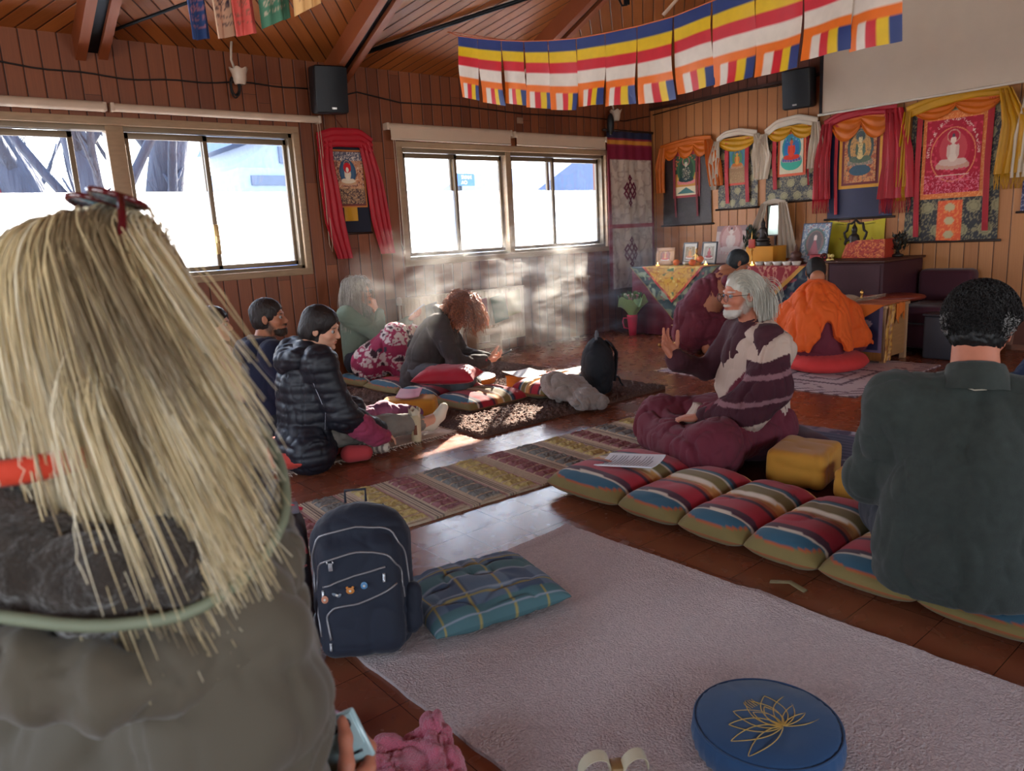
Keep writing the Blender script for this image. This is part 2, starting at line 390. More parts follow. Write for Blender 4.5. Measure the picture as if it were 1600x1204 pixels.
def cushion(hx, hy, hz, n=(28, 28), puff=.5, base=.35, col=None, seed=0, wr=.004, corner=.0):
    """a stuffed cushion lying on z=0: closed, rounded, seam at mid height"""
    m = M(); u = np.linspace(-1, 1, n[0]); w = np.linspace(-1, 1, n[1]); U, W = np.meshgrid(u, w, indexing='ij')
    pu = np.sign(U)*(1-(1-np.abs(U))**1.25); pw = np.sign(W)*(1-(1-np.abs(W))**1.25)
    prof = ((1-np.abs(pu)**3.2)*(1-np.abs(pw)**3.2)).clip(0)**puff
    x = hx*pu*(1-corner*(1-np.abs(pw)**2)*np.abs(pu)**4); y = hy*pw*(1-corner*(1-np.abs(pu)**2)*np.abs(pw)**4)
    for sg in (1, -1):
        Z = hz*base*(1+0*x)+sg*prof*(hz*(1-base) if sg > 0 else hz*base)
        Pn = np.stack([x, y, Z], -1)
        if wr: Pn[..., 2] += sg*wr*prof*(fbm(Pn, 9, 3, seed)+ridges(Pn, 11, seed+2)*1.2)
        Pn[..., 2] = np.maximum(Pn[..., 2], 0.0015)
        c = None
        if col is not None: c = col(Pn, sg) if callable(col) else col
        m.grid(Pn, c, flip=sg < 0)
    return m
# ---------------------------------------------------------------- room shell
YA, XC, XW, YN = 6.2, 7.5, -3.0, -3.6      # window wall, altar wall, far left wall, wall behind
EAVE, SLOPE, YR = 2.75, .42, 1.2
def roof_z(y): return EAVE+SLOPE*(YA-y) if y > YR else EAVE+SLOPE*(YA-YR)-SLOPE*(YR-y)
W1 = (-1.3, 2.81, 1.01, 2.16); W2 = (3.86, 6.66, 1.01, 2.08)
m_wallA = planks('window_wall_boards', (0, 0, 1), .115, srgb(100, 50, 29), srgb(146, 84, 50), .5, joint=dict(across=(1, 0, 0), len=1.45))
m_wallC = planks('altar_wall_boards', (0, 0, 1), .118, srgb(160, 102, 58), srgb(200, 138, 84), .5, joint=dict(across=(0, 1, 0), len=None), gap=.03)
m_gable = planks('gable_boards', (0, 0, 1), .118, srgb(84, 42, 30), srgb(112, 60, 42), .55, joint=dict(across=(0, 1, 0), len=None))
def wall_with_hole(axis_const, c0, c1, span, ztop, holes, name, mt):
    m = M(); xs = [span[0]]
    def bx(a, b, z0, z1):
        if axis_const == 1: m.box((a, c0, z0), (b, c1, z1))
        else: m.box((c0, a, z0), (c1, b, z1))
    cur = span[0]
    for h in holes:
        bx(cur, h[0], 0, ztop); bx(h[0], h[1], 0, h[2]); bx(h[0], h[1], h[3], ztop); cur = h[1]
    bx(cur, span[1], 0, ztop); return struct(m.build(name, mt, smooth=False))
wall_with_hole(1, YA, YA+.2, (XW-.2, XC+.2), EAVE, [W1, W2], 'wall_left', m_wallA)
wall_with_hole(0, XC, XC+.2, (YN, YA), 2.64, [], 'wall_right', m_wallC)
WB = (-2.2, 1.2, .9, 2.1)       # openings in the unseen walls, added to let in fill daylight
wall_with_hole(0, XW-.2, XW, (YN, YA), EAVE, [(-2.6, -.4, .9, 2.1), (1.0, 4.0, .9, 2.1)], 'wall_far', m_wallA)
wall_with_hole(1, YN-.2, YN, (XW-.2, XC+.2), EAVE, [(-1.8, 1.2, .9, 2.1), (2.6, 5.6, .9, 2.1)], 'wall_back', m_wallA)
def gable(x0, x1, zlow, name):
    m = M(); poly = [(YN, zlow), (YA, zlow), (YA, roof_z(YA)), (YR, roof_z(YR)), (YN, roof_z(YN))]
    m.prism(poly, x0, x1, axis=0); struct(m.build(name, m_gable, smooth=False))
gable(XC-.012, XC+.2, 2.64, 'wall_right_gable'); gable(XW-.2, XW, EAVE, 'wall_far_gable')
m = M(); m.box((XC-.03, YN, 2.615), (XC, YA, 2.645)); struct(m.build('trim_1', mat('dark_ledge', srgb(60, 34, 26), .6), smooth=False))
# floor: small square vinyl tiles of wood look
m_floor, t, b = _new('floor_tiles'); L = t.links.new; N = t.nodes.new
tc = N('ShaderNodeTexCoord'); br = N('ShaderNodeTexBrick'); br.offset = 0; br.inputs['Scale'].default_value = 1.0
mp = N('ShaderNodeMapping'); mp.inputs['Location'].default_value = (-.04, .03, 0); L(tc.outputs['Object'], mp.inputs[0]); L(mp.outputs[0], br.inputs[0])
br.inputs['Brick Width'].default_value = .2; br.inputs['Row Height'].default_value = .2; br.inputs['Mortar Size'].default_value = .0012
br.inputs['Color1'].default_value = (*srgb(124, 68, 44), 1); br.inputs['Color2'].default_value = (*srgb(140, 80, 54), 1); br.inputs['Mortar'].default_value = (*srgb(60, 26, 16), 1)
gn = N('ShaderNodeTexNoise'); gn.inputs['Scale'].default_value = 1.2; gn.inputs['Detail'].default_value = 3; mp2 = N('ShaderNodeMapping'); mp2.inputs['Scale'].default_value = (2, 14, 1)
L(tc.outputs['Object'], mp2.inputs[0]); L(mp2.outputs[0], gn.inputs[0])
mx = N('ShaderNodeMix'); mx.data_type = 'RGBA'; mx.blend_type = 'MULTIPLY'; mx.inputs[0].default_value = .14; L(br.outputs['Color'], mx.inputs[6]); L(gn.outputs['Color'], mx.inputs[7])
hs = N('ShaderNodeMix'); hs.data_type = 'RGBA'; hs.blend_type = 'ADD'; hs.inputs[0].default_value = .0; L(mx.outputs[2], hs.inputs[6]); L(hs.outputs[2], b.inputs['Base Color'])
rn = N('ShaderNodeMapRange'); rn.inputs[1].default_value = .3; rn.inputs[2].default_value = .7; rn.inputs[3].default_value = .22; rn.inputs[4].default_value = .28
g2 = N('ShaderNodeTexNoise'); g2.inputs['Scale'].default_value = 14; g2.inputs['Detail'].default_value = 1; L(tc.outputs['Object'], g2.inputs[0])
ad = N('ShaderNodeMath'); ad.operation = 'MULTIPLY_ADD'; sp = N('ShaderNodeSeparateColor'); L(br.outputs['Color'], sp.inputs[0]); L(sp.outputs[0], ad.inputs[0]); ad.inputs[1].default_value = 1.2
L(g2.outputs[0], ad.inputs[2]); ad2 = N('ShaderNodeMath'); ad2.operation = 'SUBTRACT'; L(ad.outputs[0], ad2.inputs[0]); ad2.inputs[1].default_value = .22; L(ad2.outputs[0], rn.inputs[0]); L(rn.outputs[0], b.inputs['Roughness'])
bp = N('ShaderNodeBump'); bp.inputs['Strength'].default_value = .10; bp.inputs['Distance'].default_value = .001
fb = N('ShaderNodeMath'); fb.operation = 'MULTIPLY_ADD'; L(br.outputs['Fac'], fb.inputs[0]); fb.inputs[1].default_value = -1.0; fb.inputs[2].default_value = 1.0; L(fb.outputs[0], bp.inputs['Height']); L(bp.outputs[0], b.inputs['Normal'])
b.inputs['Specular IOR Level'].default_value = .55
m = M(); m.box((XW-.2, YN-.2, -.12), (XC+.2, YA+.2, 0)); struct(m.build('floor', m_floor, smooth=False))
# ceiling: boards laid in a herringbone between the rafters
RAF = [-2.5, -.57, 1.35, 3.27, 5.15, 7.3]
def ceil_sec(x0, x1, ang, nm, near=False):
    y0, y1 = (YR, YA+.3) if not near else (YN-.3, YR)
    z0, z1 = (EAVE+SLOPE*(YA-y0), EAVE+SLOPE*(YA-y1)) if not near else (roof_z(YR)-SLOPE*(YR-y0), roof_z(YR))
    d = V(math.cos(ang), math.sin(ang), 0); ac = V(-math.sin(ang), math.cos(ang), 0)
    mt = planks('ceiling_boards_%s' % nm, tuple(d), .1, srgb(116, 62, 26), srgb(166, 98, 46), .45, gap=.045, joint=dict(across=tuple(ac), len=None))
    m = M(); v = [(x0, y0, z0), (x1, y0, z0), (x1, y1, z1), (x0, y1, z1)]; m.add(v+[(a, b2, c+.08) for a, b2, c in v], [(0, 3, 2, 1), (4, 5, 6, 7), (0, 1, 5, 4), (1, 2, 6, 5), (2, 3, 7, 6), (3, 0, 4, 7)])
    struct(m.build('ceiling', mt, smooth=False))
angs = [R(46), R(-55), R(-55), R(46), R(-60), R(46)]
xs = [XW-.2, -.57, 1.35, 3.27, 5.15, XC+.2]
for i in range(5):
    ceil_sec(xs[i], xs[i+1], [R(46), R(-55), R(46), R(-60), R(40)][i], 'bay%d' % i)
    ceil_sec(xs[i], xs[i+1], [R(-46), R(55), R(-46), R(60), R(-46)][i], 'nearbay%d' % i, True)
m_raf = planks('rafter_wood', (0, 1, 0), .5, srgb(120, 60, 32), srgb(160, 88, 50), .5, gap=.0, joint=dict(across=(1, 0, 0), len=None))
m_steel = mat('dark_steel', srgb(22, 28, 34), .4, .6, bump=.1)
for i, x in enumerate([-.57, 1.35, 3.27, 5.15]):
    for nr in (0, 1):
        m = M()
        for (a, b2, dz) in ((-.105, -.04, .17), (.045, .105, .15)):
            pts = [(YA if not nr else YN, -.0), (YR, 0)]
            ya = YA if not nr else YN; za = roof_z(ya); zr = roof_z(YR)
            v = [(x+a, ya, za-dz), (x+b2, ya, za-dz), (x+b2, YR, zr-dz), (x+a, YR, zr-dz), (x+a, ya, za), (x+b2, ya, za), (x+b2, YR, zr), (x+a, YR, zr)]
            m.add(v, [(0, 1, 2, 3), (4, 7, 6, 5), (0, 4, 5, 1), (1, 5, 6, 2), (2, 6, 7, 3), (3, 7, 4, 0)])
        r = struct(m.build('rafter', m_raf, smooth=False))
        m = M(); v = [(x-.04, ya, za-.11), (x+.045, ya, za-.11), (x+.045, YR, zr-.11), (x-.04, YR, zr-.11), (x-.04, ya, za), (x+.045, ya, za), (x+.045, YR, zr), (x-.04, YR, zr)]
        m.add(v, [(0, 1, 2, 3), (4, 7, 6, 5), (0, 4, 5, 1), (1, 5, 6, 2), (2, 6, 7, 3), (3, 7, 4, 0)])
        struct(m.build('rafter_plate', m_steel, r, smooth=False))
# thin dark tie rods under the ceiling
def on_roof(x, y, d=.0): return (x, y, roof_z(y)-d)
m = M(); m.tube([on_roof(1.42, 6.0, .10), on_roof(2.35, 5.3, .05)], .012, 6); struct(m.build('trim_2', m_steel))
m = M(); m.tube([on_roof(3.35, 6.05, .03), on_roof(5.05, 4.7, .03)], .02, 6); struct(m.build('trim_3', m_steel))
# window frames ---------------------------------------------------------------
m_frame = mat('pale_oak_frame', srgb(158, 132, 104), .5, bump=.08, vs=14, stretch=(1, 1, 4))
m_alu = mat('bronze_aluminium', srgb(120, 104, 84), .4, .3, bump=.05)
m_glass, t, b = _new('window_glass'); t.nodes.remove(b); o = t.nodes['Material Output']
tr = t.nodes.new('ShaderNodeBsdfTransparent'); gl = t.nodes.new('ShaderNodeBsdfGlossy'); gl.inputs['Roughness'].default_value = .03; mxs = t.nodes.new('ShaderNodeMixShader'); mxs.inputs[0].default_value = .05
tr.inputs[0].default_value = (.95, .97, 1, 1); t.links.new(tr.outputs[0], mxs.inputs[1]); t.links.new(gl.outputs[0], mxs.inputs[2]); t.links.new(mxs.outputs[0], o.inputs[0])
m_film, t, b = _new('frosted_film'); t.nodes.remove(b); o = t.nodes['Material Output']
tr = t.nodes.new('ShaderNodeBsdfTransparent'); tl = t.nodes.new('ShaderNodeBsdfTranslucent'); mxs = t.nodes.new('ShaderNodeMixShader'); mxs.inputs[0].default_value = .38
tl.inputs[0].default_value = (.95, .95, .95, 1); t.links.new(tr.outputs[0], mxs.inputs[1]); t.links.new(tl.outputs[0], mxs.inputs[2]); t.links.new(mxs.outputs[0], o.inputs[0])
def window(name, W, mulls, sashes, slide, film):
    x0, x1, z0, z1 = W; m = M(); f = .045
    for a, b2 in (((x0-f, z1-.01), (x1+f, z1+f)), ((x0-f, z0-f), (x1+f, z0+.01)), ((x0-f, z0), (x0+.01, z1)), ((x1-.01, z0), (x1+f, z1))):
        m.box((a[0], YA-.02, a[1]), (b2[0], YA+.16, b2[1]), bev=.004)
    w = struct(m.build(name, m_frame, angle=40))
    m = M()
    for a, b2 in (((x0, z1-.045), (x1, z1)), ((x0, z0), (x1, z0+.04)), ((x0, z0), (x0+.04, z1)), ((x1-.04, z0), (x1, z1))):
        m.box((a[0], YA+.02, a[1]), (b2[0], YA+.12, b2[1]), bev=.003)
    struct(m.build('window_track', m_alu, w, angle=40))
    for x, wd in mulls:
        m = M(); m.box((x-wd/2, YA+.015, z0+.01), (x+wd/2, YA+.13, z1-.01), bev=.004); struct(m.build('mullion', m_frame, w, angle=40))
    for (a, b2, dy) in sashes:
        m = M(); s = .035; zt, zb = z1-.05, z0+.045
        for p, q in (((a, zt-s*1.3), (b2, zt)), ((a, zb), (b2, zb+s)), ((a, zb), (a+s, zt)), ((b2-s, zb), (b2, zt))):
            m.box((p[0], YA+dy, p[1]), (q[0], YA+dy+.03, q[1]), bev=.003)
        sa = struct(m.build('window_sash', m_alu, w, angle=40))
        m = M(); m.box((a+s*.8, YA+dy+.012, zb+s*.8), (b2-s*.8, YA+dy+.016, zt-s)); struct(m.build('pane', m_glass, sa, smooth=False))
        if film: m = M(); m.box((a+s, YA+dy+.019, zb+s), (b2-s, YA+dy+.020, film)); struct(m.build('frosted_film', m_film, sa, smooth=False))
    return w
window('window_1', W1, [(-.35, .1), (1.43, .12)], [(-1.27, -.4, .05), (-.30, .6, .05), (.56, 1.16, .085), (1.49, 2.10, .05), (2.06, 2.78, .085)], None, 1.68)
window('window_2', W2, [(5.19, .07)], [(3.9, 4.54, .05), (4.48, 5.15, .085), (5.23, 5.88, .05), (5.80, 6.63, .085)], None, 1.68)
m = M(); m.box((2.06, YA+.03, 1.18), (2.10, YA+.05, 1.42), bev=.006); m.box((2.065, YA+.012, 1.27), (2.095, YA+.03, 1.33), bev=.006)
struct(m.build('window_latch', mat('brass_latch', srgb(190, 160, 110), .35, .8)))
for nm, W, ax, c in (('unseen_window_3', (-2.6, -.4, .9, 2.1), 0, XW), ('unseen_window_4', (1.0, 4.0, .9, 2.1), 0, XW), ('unseen_window_5', (-1.8, 1.2, .9, 2.1), 1, YN), ('unseen_window_6', (2.6, 5.6, .9, 2.1), 1, YN)):  # frames of the unseen windows, added as a source of fill light
    m = M(); f = .06
    for (a0, z0, a1, z1) in ((W[0], W[3]-f, W[1], W[3]), (W[0], W[2], W[1], W[2]+f), (W[0], W[2], W[0]+f, W[3]), (W[1]-f, W[2], W[1], W[3]), ((W[0]+W[1])/2-f/2, W[2], (W[0]+W[1])/2+f/2, W[3])):
        m.box(*(((c-.16, a0, z0), (c+.02, a1, z1)) if ax == 0 else ((a0, c-.16, z0), (a1, c+.02, z1))))
    struct(m.build(nm, m_frame, smooth=False))
# daylight portals: only sampling hints for the sky seen through the openings
def portal(cx, cyy, cz, sx, sz, rz, nm):
    l = bpy.data.lights.new(nm, 'AREA'); l.shape = 'RECTANGLE'; l.size = sx; l.size_y = sz; l.cycles.is_portal = True
    o = bpy.data.objects.new(nm, l); C.objects.link(o); o.location = (cx, cyy, cz); o.rotation_euler = (R(90), 0, rz+math.pi)
for W in (W1, W2): portal((W[0]+W[1])/2, YA+.17, (W[2]+W[3])/2, W[1]-W[0], W[3]-W[2], 0, 'daylight_portal')
for a, b2 in ((-2.6, -.4), (1.0, 4.0)): portal(XW-.17, (a+b2)/2, 1.5, b2-a, 1.2, R(90), 'daylight_portal')
for a, b2 in ((-1.8, 1.2), (2.6, 5.6)): portal((a+b2)/2, YN-.17, 1.5, b2-a, 1.2, R(180), 'daylight_portal')
# ---------------------------------------------------------------- outside, seen through the panes
m = M(); m.box((-40, YA+.4, -.3), (60, 80, -.25)); struct(m.build('ground_outside', mat('pale_paving', srgb(200, 196, 188), .8, vs=1), smooth=False))
def far(x, y, ax_y, h=EYE):   # a point seen through the window at picture position (x, y), on the plane Y = ax_y
    d = _f+_r2*((x-800)/F_PX)-_u2*((y-602)/F_PX); t = ax_y/d.y; return V(d.x*t, ax_y, h+d.z*t)
m_bark = mat('grey_bark', srgb(50, 52, 62), .9, bump=1, bs=14, bd=.05, var=.35, vs=5, stretch=(1, 1, .15))
def bare_tree(base, h, r, seed, lean=(0, 0)):
    rg = random.Random(seed); m = M()
    def limb(p, d, L0, r0, dep):
        n = 7; pts = [np.array(p, float)]; d = nrm(d)
        for i in range(n):
            d = nrm(d+V(rg.uniform(-.12, .12), rg.uniform(-.12, .12), rg.uniform(-.02, .10)*(1 if dep else .2))); pts.append(pts[-1]+d*L0/n)
        rr = np.linspace(r0, r0*(.55 if dep < 3 else .3), n+1); m.tube(pts, rr, 12 if dep == 0 else 6 if dep < 3 else 4)
        if dep < 4:
            for k in range([9, 6, 5, 4][dep]):
                i = rg.randint(1 if dep == 0 else 2, n); a = rg.uniform(0, 6.28); nd = nrm(d*.9+V(math.cos(a), math.sin(a), rg.uniform(-.1, .7))*.95)
                limb(pts[i], nd, L0*rg.uniform(.3, .5), rr[i]*rg.uniform(.28, .42), dep+1)
    limb(base, (lean[0], lean[1], 1), h, r, 0)
    return m.build('bare_tree', m_bark)
p = far(108, 300, 11.5); tag(bare_tree((p[0], 11.5, -.3), 6, .30, 3, (-.12, 0)), 'thick bare trunk seen through the left pane beside the open gap', 'tree', 'bare trees outside the window')
p = far(160, 300, 9.6); tag(bare_tree((p[0], 9.0, -.3), 6, .17, 5, (-.16, 0)), 'bare trunk seen through the open gap of the left window', 'tree', 'bare trees outside the window')
p = far(235, 300, 10.5); tag(bare_tree((p[0], 10.5, -.3), 6, .27, 9, (-.03, 0)), 'broad bare trunk seen through the second sliding pane', 'tree', 'bare trees outside the window')
p = far(60, 300, 15); tag(bare_tree((p[0], 15, -.3), 7, .10, 12, (-.2, 0)), 'slender branching bare tree seen at the far left pane', 'tree', 'bare trees outside the window')
# building seen through the third pane of the left window
m_bw = mat('pale_render', srgb(112, 122, 138), .9); m_slate = mat('slate_roof', srgb(46, 60, 84), .7, bump=.6, bs=30); m_bgl = mat('dark_panes', srgb(40, 56, 78), .2)
a = far(350, 290, 26); b1 = far(455, 235, 26); bl = thing('apartment_building', 'pale apartment block with grey gabled roof seen through the left window', 'building', (a[0], 26, 0))
w1 = b1[0]-a[0]
m = M(); m.box((0, 0, 0), (w1*.7, 5, a[2]+.3)); m.box((w1*.65, -.5, 0), (w1*1.6, 6, b1[2]+.4)); m.build('wall', m_bw, bl, smooth=False)
m = M(); z = b1[2]+.4; m.prism([(w1*.45, z), (w1*1.8, z), (w1*1.25, z+2.2), (w1*.9, z+2.0)], -.8, 6, axis=1); m.build('roof', m_slate, bl, smooth=False)
for k in range(3): m = M(); m.box((w1*.72, -.56, z-.9-k*1.1), (w1*1.1, -.5, z-.35-k*1.1)); m.build('window', m_bgl, bl, smooth=False)
a = far(375, 283, 20); m = M(); m.box((0, 0, 0), (2.6, .2, 1.2)); m.box((.2, -.03, .35), (1.9, 0, .75)); bb = thing('roof_parapet', 'low pale flat-roofed annex seen in front of the apartment block', 'building', (a[0], 20, 0))
m = M(); m.box((0, 0, 0), (2.8, 3, a[2]+.35)); m.build('wall', m_bw, bb, smooth=False); m = M(); m.box((.3, -.05, a[2]-.1), (2.0, 0, a[2]+.15)); m.build('window', m_bgl, bb, smooth=False)
# grey roof and post seen through the right window, blue sign in mirror writing
a = far(835, 300, 16); c = far(905, 246, 16); m = M(); w = c[0]-a[0]
m.prism([(0, 0), (w*1.0, (c[2]-a[2])), (w*2.6, (c[2]-a[2])), (w*3.6, 0)], 0, 6, axis=1)
h = thing('grey_roofed_house', 'grey sloping roof over a white wall seen through the right window', 'building', (a[0], 16, a[2])); m.build('roof', m_slate, h, smooth=False)
m = M(); m.box((w*.1, .3, -a[2]-.2), (w*3.4, 5.8, 0)); m.build('wall', m_bw, h, smooth=False)
a = far(721, 283, 13); c = far(742, 271, 13); m = M(); wS = c[0]-a[0]; hS = c[2]-far(742, 290, 13)[2]
sg = thing('blue_sign', 'small blue sign with white reversed lettering seen through the right window', 'sign', (a[0]-.02, 13, c[2]-hS))
m = M(); m.box((-.12, 0, 0), (wS, .04, hS)); m.build('sign_board', mat('sign_blue', srgb(30, 74, 140), .5), sg, smooth=False)
m = M(); m.box((0, .05, -c[2]+hS), (.06, .11, hS)); m.build('post', m_steel, sg, smooth=False)
def text_mesh(s, size, name, mt, parent, loc, rot, mirror=False, depth=.001):
    cu = bpy.data.curves.new(name, 'FONT'); cu.body = s; cu.size = size; cu.extrude = depth; cu.align_x = 'CENTER'
    o = bpy.data.objects.new(name, cu); C.objects.link(o); bpy.context.view_layer.update()
    me = bpy.data.meshes.new_from_object(o.evaluated_get(bpy.context.evaluated_depsgraph_get())); C.objects.unlink(o); bpy.data.objects.remove(o)
    if mirror:
        for v in me.vertices: v.co.x *= -1
        me.flip_normals()
    me.materials.clear(); me.materials.append(mt); ob = bpy.data.objects.new(name, me); C.objects.link(ob); ob.parent = parent; ob.location = loc; ob.rotation_euler = rot; return ob
m_white = mat('white_paint', srgb(235, 235, 232), .6, bump=.05)
text_mesh('NAVE', hS*.42, 'lettering', m_white, sg, (wS*.42, -.002, hS*.55), (R(90), 0, 0), True)
text_mesh('OA', hS*.42, 'lettering', m_white, sg, (wS*.25, -.002, hS*.12), (R(90), 0, 0), True)
a = far(783, 310, 8.2); m = M(); m.box((a[0], 8.2, 0), (a[0]+.13, 8.5, a[2])); m.disp(lambda v: v*0)
tag(m.build('corrugated_post', mat('blue_corrugated', srgb(24, 40, 74), .5, bump=1, bs=5, stretch=(1, 1, 12)), smooth=False), 'dark blue corrugated post seen through the second pane of the right window', 'post')
a = far(345, 345, 9.0); c = far(482, 345, 9.0); m = M(); n = 60
xs_ = np.linspace(a[0], c[0]+.4, 2); zs_ = np.linspace(-.2, a[2], 240); Pn = np.stack([np.repeat(xs_[:, None], 240, 1), 9.0+.02*np.sin(zs_*2*math.pi/.07)[None, :]+0*xs_[:, None], np.repeat(zs_[None, :], 2, 0)], -1)
m.sheet(Pn, .01); tag(m.build('corrugated_fence', mat('pale_blue_metal', srgb(84, 116, 160), .4)), 'pale blue corrugated metal fence seen through the third pane', 'fence')
a = far(0, 280, 12); m = M(); m.box((a[0]-.6, 12, 0), (a[0]+.12, 12.4, a[2])); tag(m.build('red_wall_panel', mat('red_panel', srgb(110, 30, 44), .7), smooth=False), 'red panel seen outside at the far left pane', 'panel')
FAB = dict(bump=.35, bs=260, bd=.0015, var=.08, vs=5, sheen=.05)
# ---------------------------------------------------------------- people kit (local frame: facing +Y, right hand +X, up +Z)
def Rm(yaw=0, pitch=0, roll=0):
    """yaw about z, then pitch (positive = nod down), then roll (positive = tilt to the right)"""
    return rotz(yaw)@rotx(-pitch)@roty(roll)
def head_mesh(skin, T, pos, female=False, beard=None, lips=None, neck=.055, neck_to=None, res=.0042, old=False, nw=None):
    if nw is not None: neck_to = tuple(T.T@(V(*nw)-np.array(pos)))
    s = SDF(.012)
    s.ell((0, -.014, .036), (.073, .093, .080)); s.ell((0, .030, -.02), (.060, .060, .072)); s.ell((0, .026, -.066), (.050, .052, .036), k=.02)
    s.ell((0, .076, -.096), (.018, .015, .014), k=.02); s.ell((0, .074, .022), (.050, .014, .010), k=.012)
    for q in (-1, 1):
        s.ell((q*.044, .058, -.026), (.018, .020, .018), k=.02)
        s.ell((q*.031, .097, .002), (.016, .014, .0095), k=.008, cut=True)
        s.ell((q*.0755, -.006, -.006), (.0065, .018, .029), T=rotx(.15)@rotz(q*.35), k=.006); s.ell((q*.081, .000, -.002), (.004, .009, .016), T=rotz(q*.35), k=.004, cut=True)
        s.ell((q*.009, .096, -.034), (.007, .008, .006), k=.005)
    s.cap((0, .086, .004), (0, .104, -.026), .0065, .0095, k=.009); s.ell((0, .104, -.031), (.008, .008, .007), k=.006)
    s.ell((0, .0865, -.056), (.021, .008, .0045), k=.005); s.ell((0, .085, -.067), (.018, .008, .0055), k=.005); s.ell((0, .0945, -.0615), (.020, .006, .0013), k=.002, cut=True)
    if beard is not None: s.ell((0, .062, -.088), (.046, .032, .028), k=.015); s.ell((0, .090, -.048), (.024, .007, .006), k=.006)
    if neck_to is None: neck_to = (0, -.055, -.17)
    s.cap((0, -.030, -.06), neck_to, neck*.93, neck*1.05, k=.03)
    P, F = s.mesh(res, 1)
    col = np.tile(np.array(skin), (len(P), 1)); lp = np.array(lips if lips is not None else (skin[0]*.8, skin[1]*.5, skin[2]*.5))
    w = np.exp(-(((P[:, 0])/.019)**2+((P[:, 2]+.062)/.0075)**2)**2)*(P[:, 1] > .078); col = col*(1-w[:, None])+lp*w[:, None]
    for q in (-1, 1):
        w = .35*np.exp(-(((P[:, 0]-q*.045)/.02)**2+((P[:, 2]+.03)/.02)**2))*(P[:, 1] > .03); col = col*(1-w[:, None])+np.array((skin[0]*1.02, skin[1]*.72, skin[2]*.66))*w[:, None]
        eb = np.exp(-(((P[:, 0]-q*.032)/.02)**2+((P[:, 2]-.022)/.0045)**2)**2)*(P[:, 1] > .06); ec = np.array((.05, .035, .03) if not old else (.5, .48, .45)); col = col*(1-.85*eb[:, None])+ec*.85*eb[:, None]
    if beard is not None:
        w = np.clip((-.030-P[:, 2]-.35*np.clip(-.05+np.abs(P[:, 0]), 0, 1))/.012, 0, 1)*np.clip((P[:, 1]-.015)/.02, 0, 1)*np.clip((P[:, 2]+.135)/.02, 0, 1)
        w = np.maximum(w*(P[:, 2] < -.068), np.exp(-(((P[:, 0])/.03)**2+((P[:, 2]+.047)/.008)**2)**2)*(P[:, 1] > .06)); w = np.maximum(w, np.clip((.060-np.abs(P[:, 1]-.01)*1.4-np.abs(P[:, 2]+.06))/.03, 0, 1)*(np.abs(P[:, 0]) > .04)*.8)
        col = col*(1-w[:, None])+np.array(beard)*w[:, None]; N = vnormals(P, F); P = P+N*(w*(.0025+.003*vnoise(P, 260)))[:, None]
    m = M(); m.add(P@T.T+np.array(pos), F.tolist(), col); return m
def add_eyes(parent, T, pos, iris=(.12, .07, .04), closed=False):
    for q in (-1, 1):
        m = M(); th = np.linspace(0, math.pi, 14); 
        n = 14; ph = np.linspace(0, 2*math.pi, 20, endpoint=False); r = .0112
        Pn = np.stack([r*np.sin(th)[:, None]*np.cos(ph), r*np.repeat(np.cos(th)[:, None], 20, 1), r*np.sin(th)[:, None]*np.sin(ph)], -1)
        cc = np.where(th[:, None] < .42, np.array([.01, .01, .01]), np.where(th[:, None] < .85, np.array(iris), np.array([.34, .31, .29])))
        m.grid(Pn+np.array([q*.031, .0762, .001]), np.repeat(cc[:, None], 20, 1), cv=True, flip=True); m.xf(T, pos); m.build('eye', m_eye, parent, col=True)
def hand_mesh(skin, wrist, fdir, pnorm, side=1, curl=(.3, .3, .35, .4, .45), spread=1.0, thumb=0.0, size=1.0, res=.0032):
    """fdir: where the fingers point; pnorm: the way the palm faces; side +1 right hand, -1 left hand"""
    s = SDF(.007)
    s.cap((0, -.05, 0), (0, .008, 0), .023, .024, k=.012, flat=((0, 0, 1), .75))
    for x in (-.028, -.010, .010, .028): s.cap((x*.7, .01, 0), (x, .078, .002), .0135, .0115, k=.012)
    s.ell((.024, .034, .010), (.017, .03, .013), k=.012); s.ell((-.026, .035, .008), (.012, .03, .011), k=.012)
    L = [.068, .078, .072, .057]; xs_ = [.030, .0105, -.0105, -.030]
    for i in range(4):
        p = V(xs_[i], .084-(.006 if i in (0, 2) else .0 if i == 1 else .014), .001); a = 0; sp = (xs_[i]*4.5)*spread; c = curl[i+1]
        for j, (f, ca) in enumerate(zip((.46, .30, .24), (.75, 1.15, .8))):
            a += c*ca; d = V(math.sin(sp)*math.cos(a), math.cos(sp)*math.cos(a), math.sin(a)); q = p+d*L[i]*f
            s.cap(p, q, .0088-.001*j, .0080-.001*j, k=.004); p = q
    a = thumb; p = V(.026, .018, .006)
    for j, (l, ang) in enumerate(((.042, .75), (.034, .55), (.026, .35))):
        an = ang-a*.5; d = nrm(V(math.sin(an), math.cos(an), .25+curl[0]*(.4+.5*j)+a*.5)); q = p+d*l; s.cap(p, q, .0125-.0015*j, .0105-.0012*j, k=.007); p = q
    P, F = s.mesh(res, 1)
    if side < 0: P[:, 0] *= -1; F = F[:, ::-1]
    y = nrm(V(*fdir)); z = V(*pnorm); z = nrm(z-(z@y)*y); x = np.cross(y, z); T = np.stack([x, y, z], 1)
    col = np.tile(np.array(skin), (len(P), 1)); m = M(); m.add((P*size)@T.T+np.array(wrist), F.tolist(), col); return m
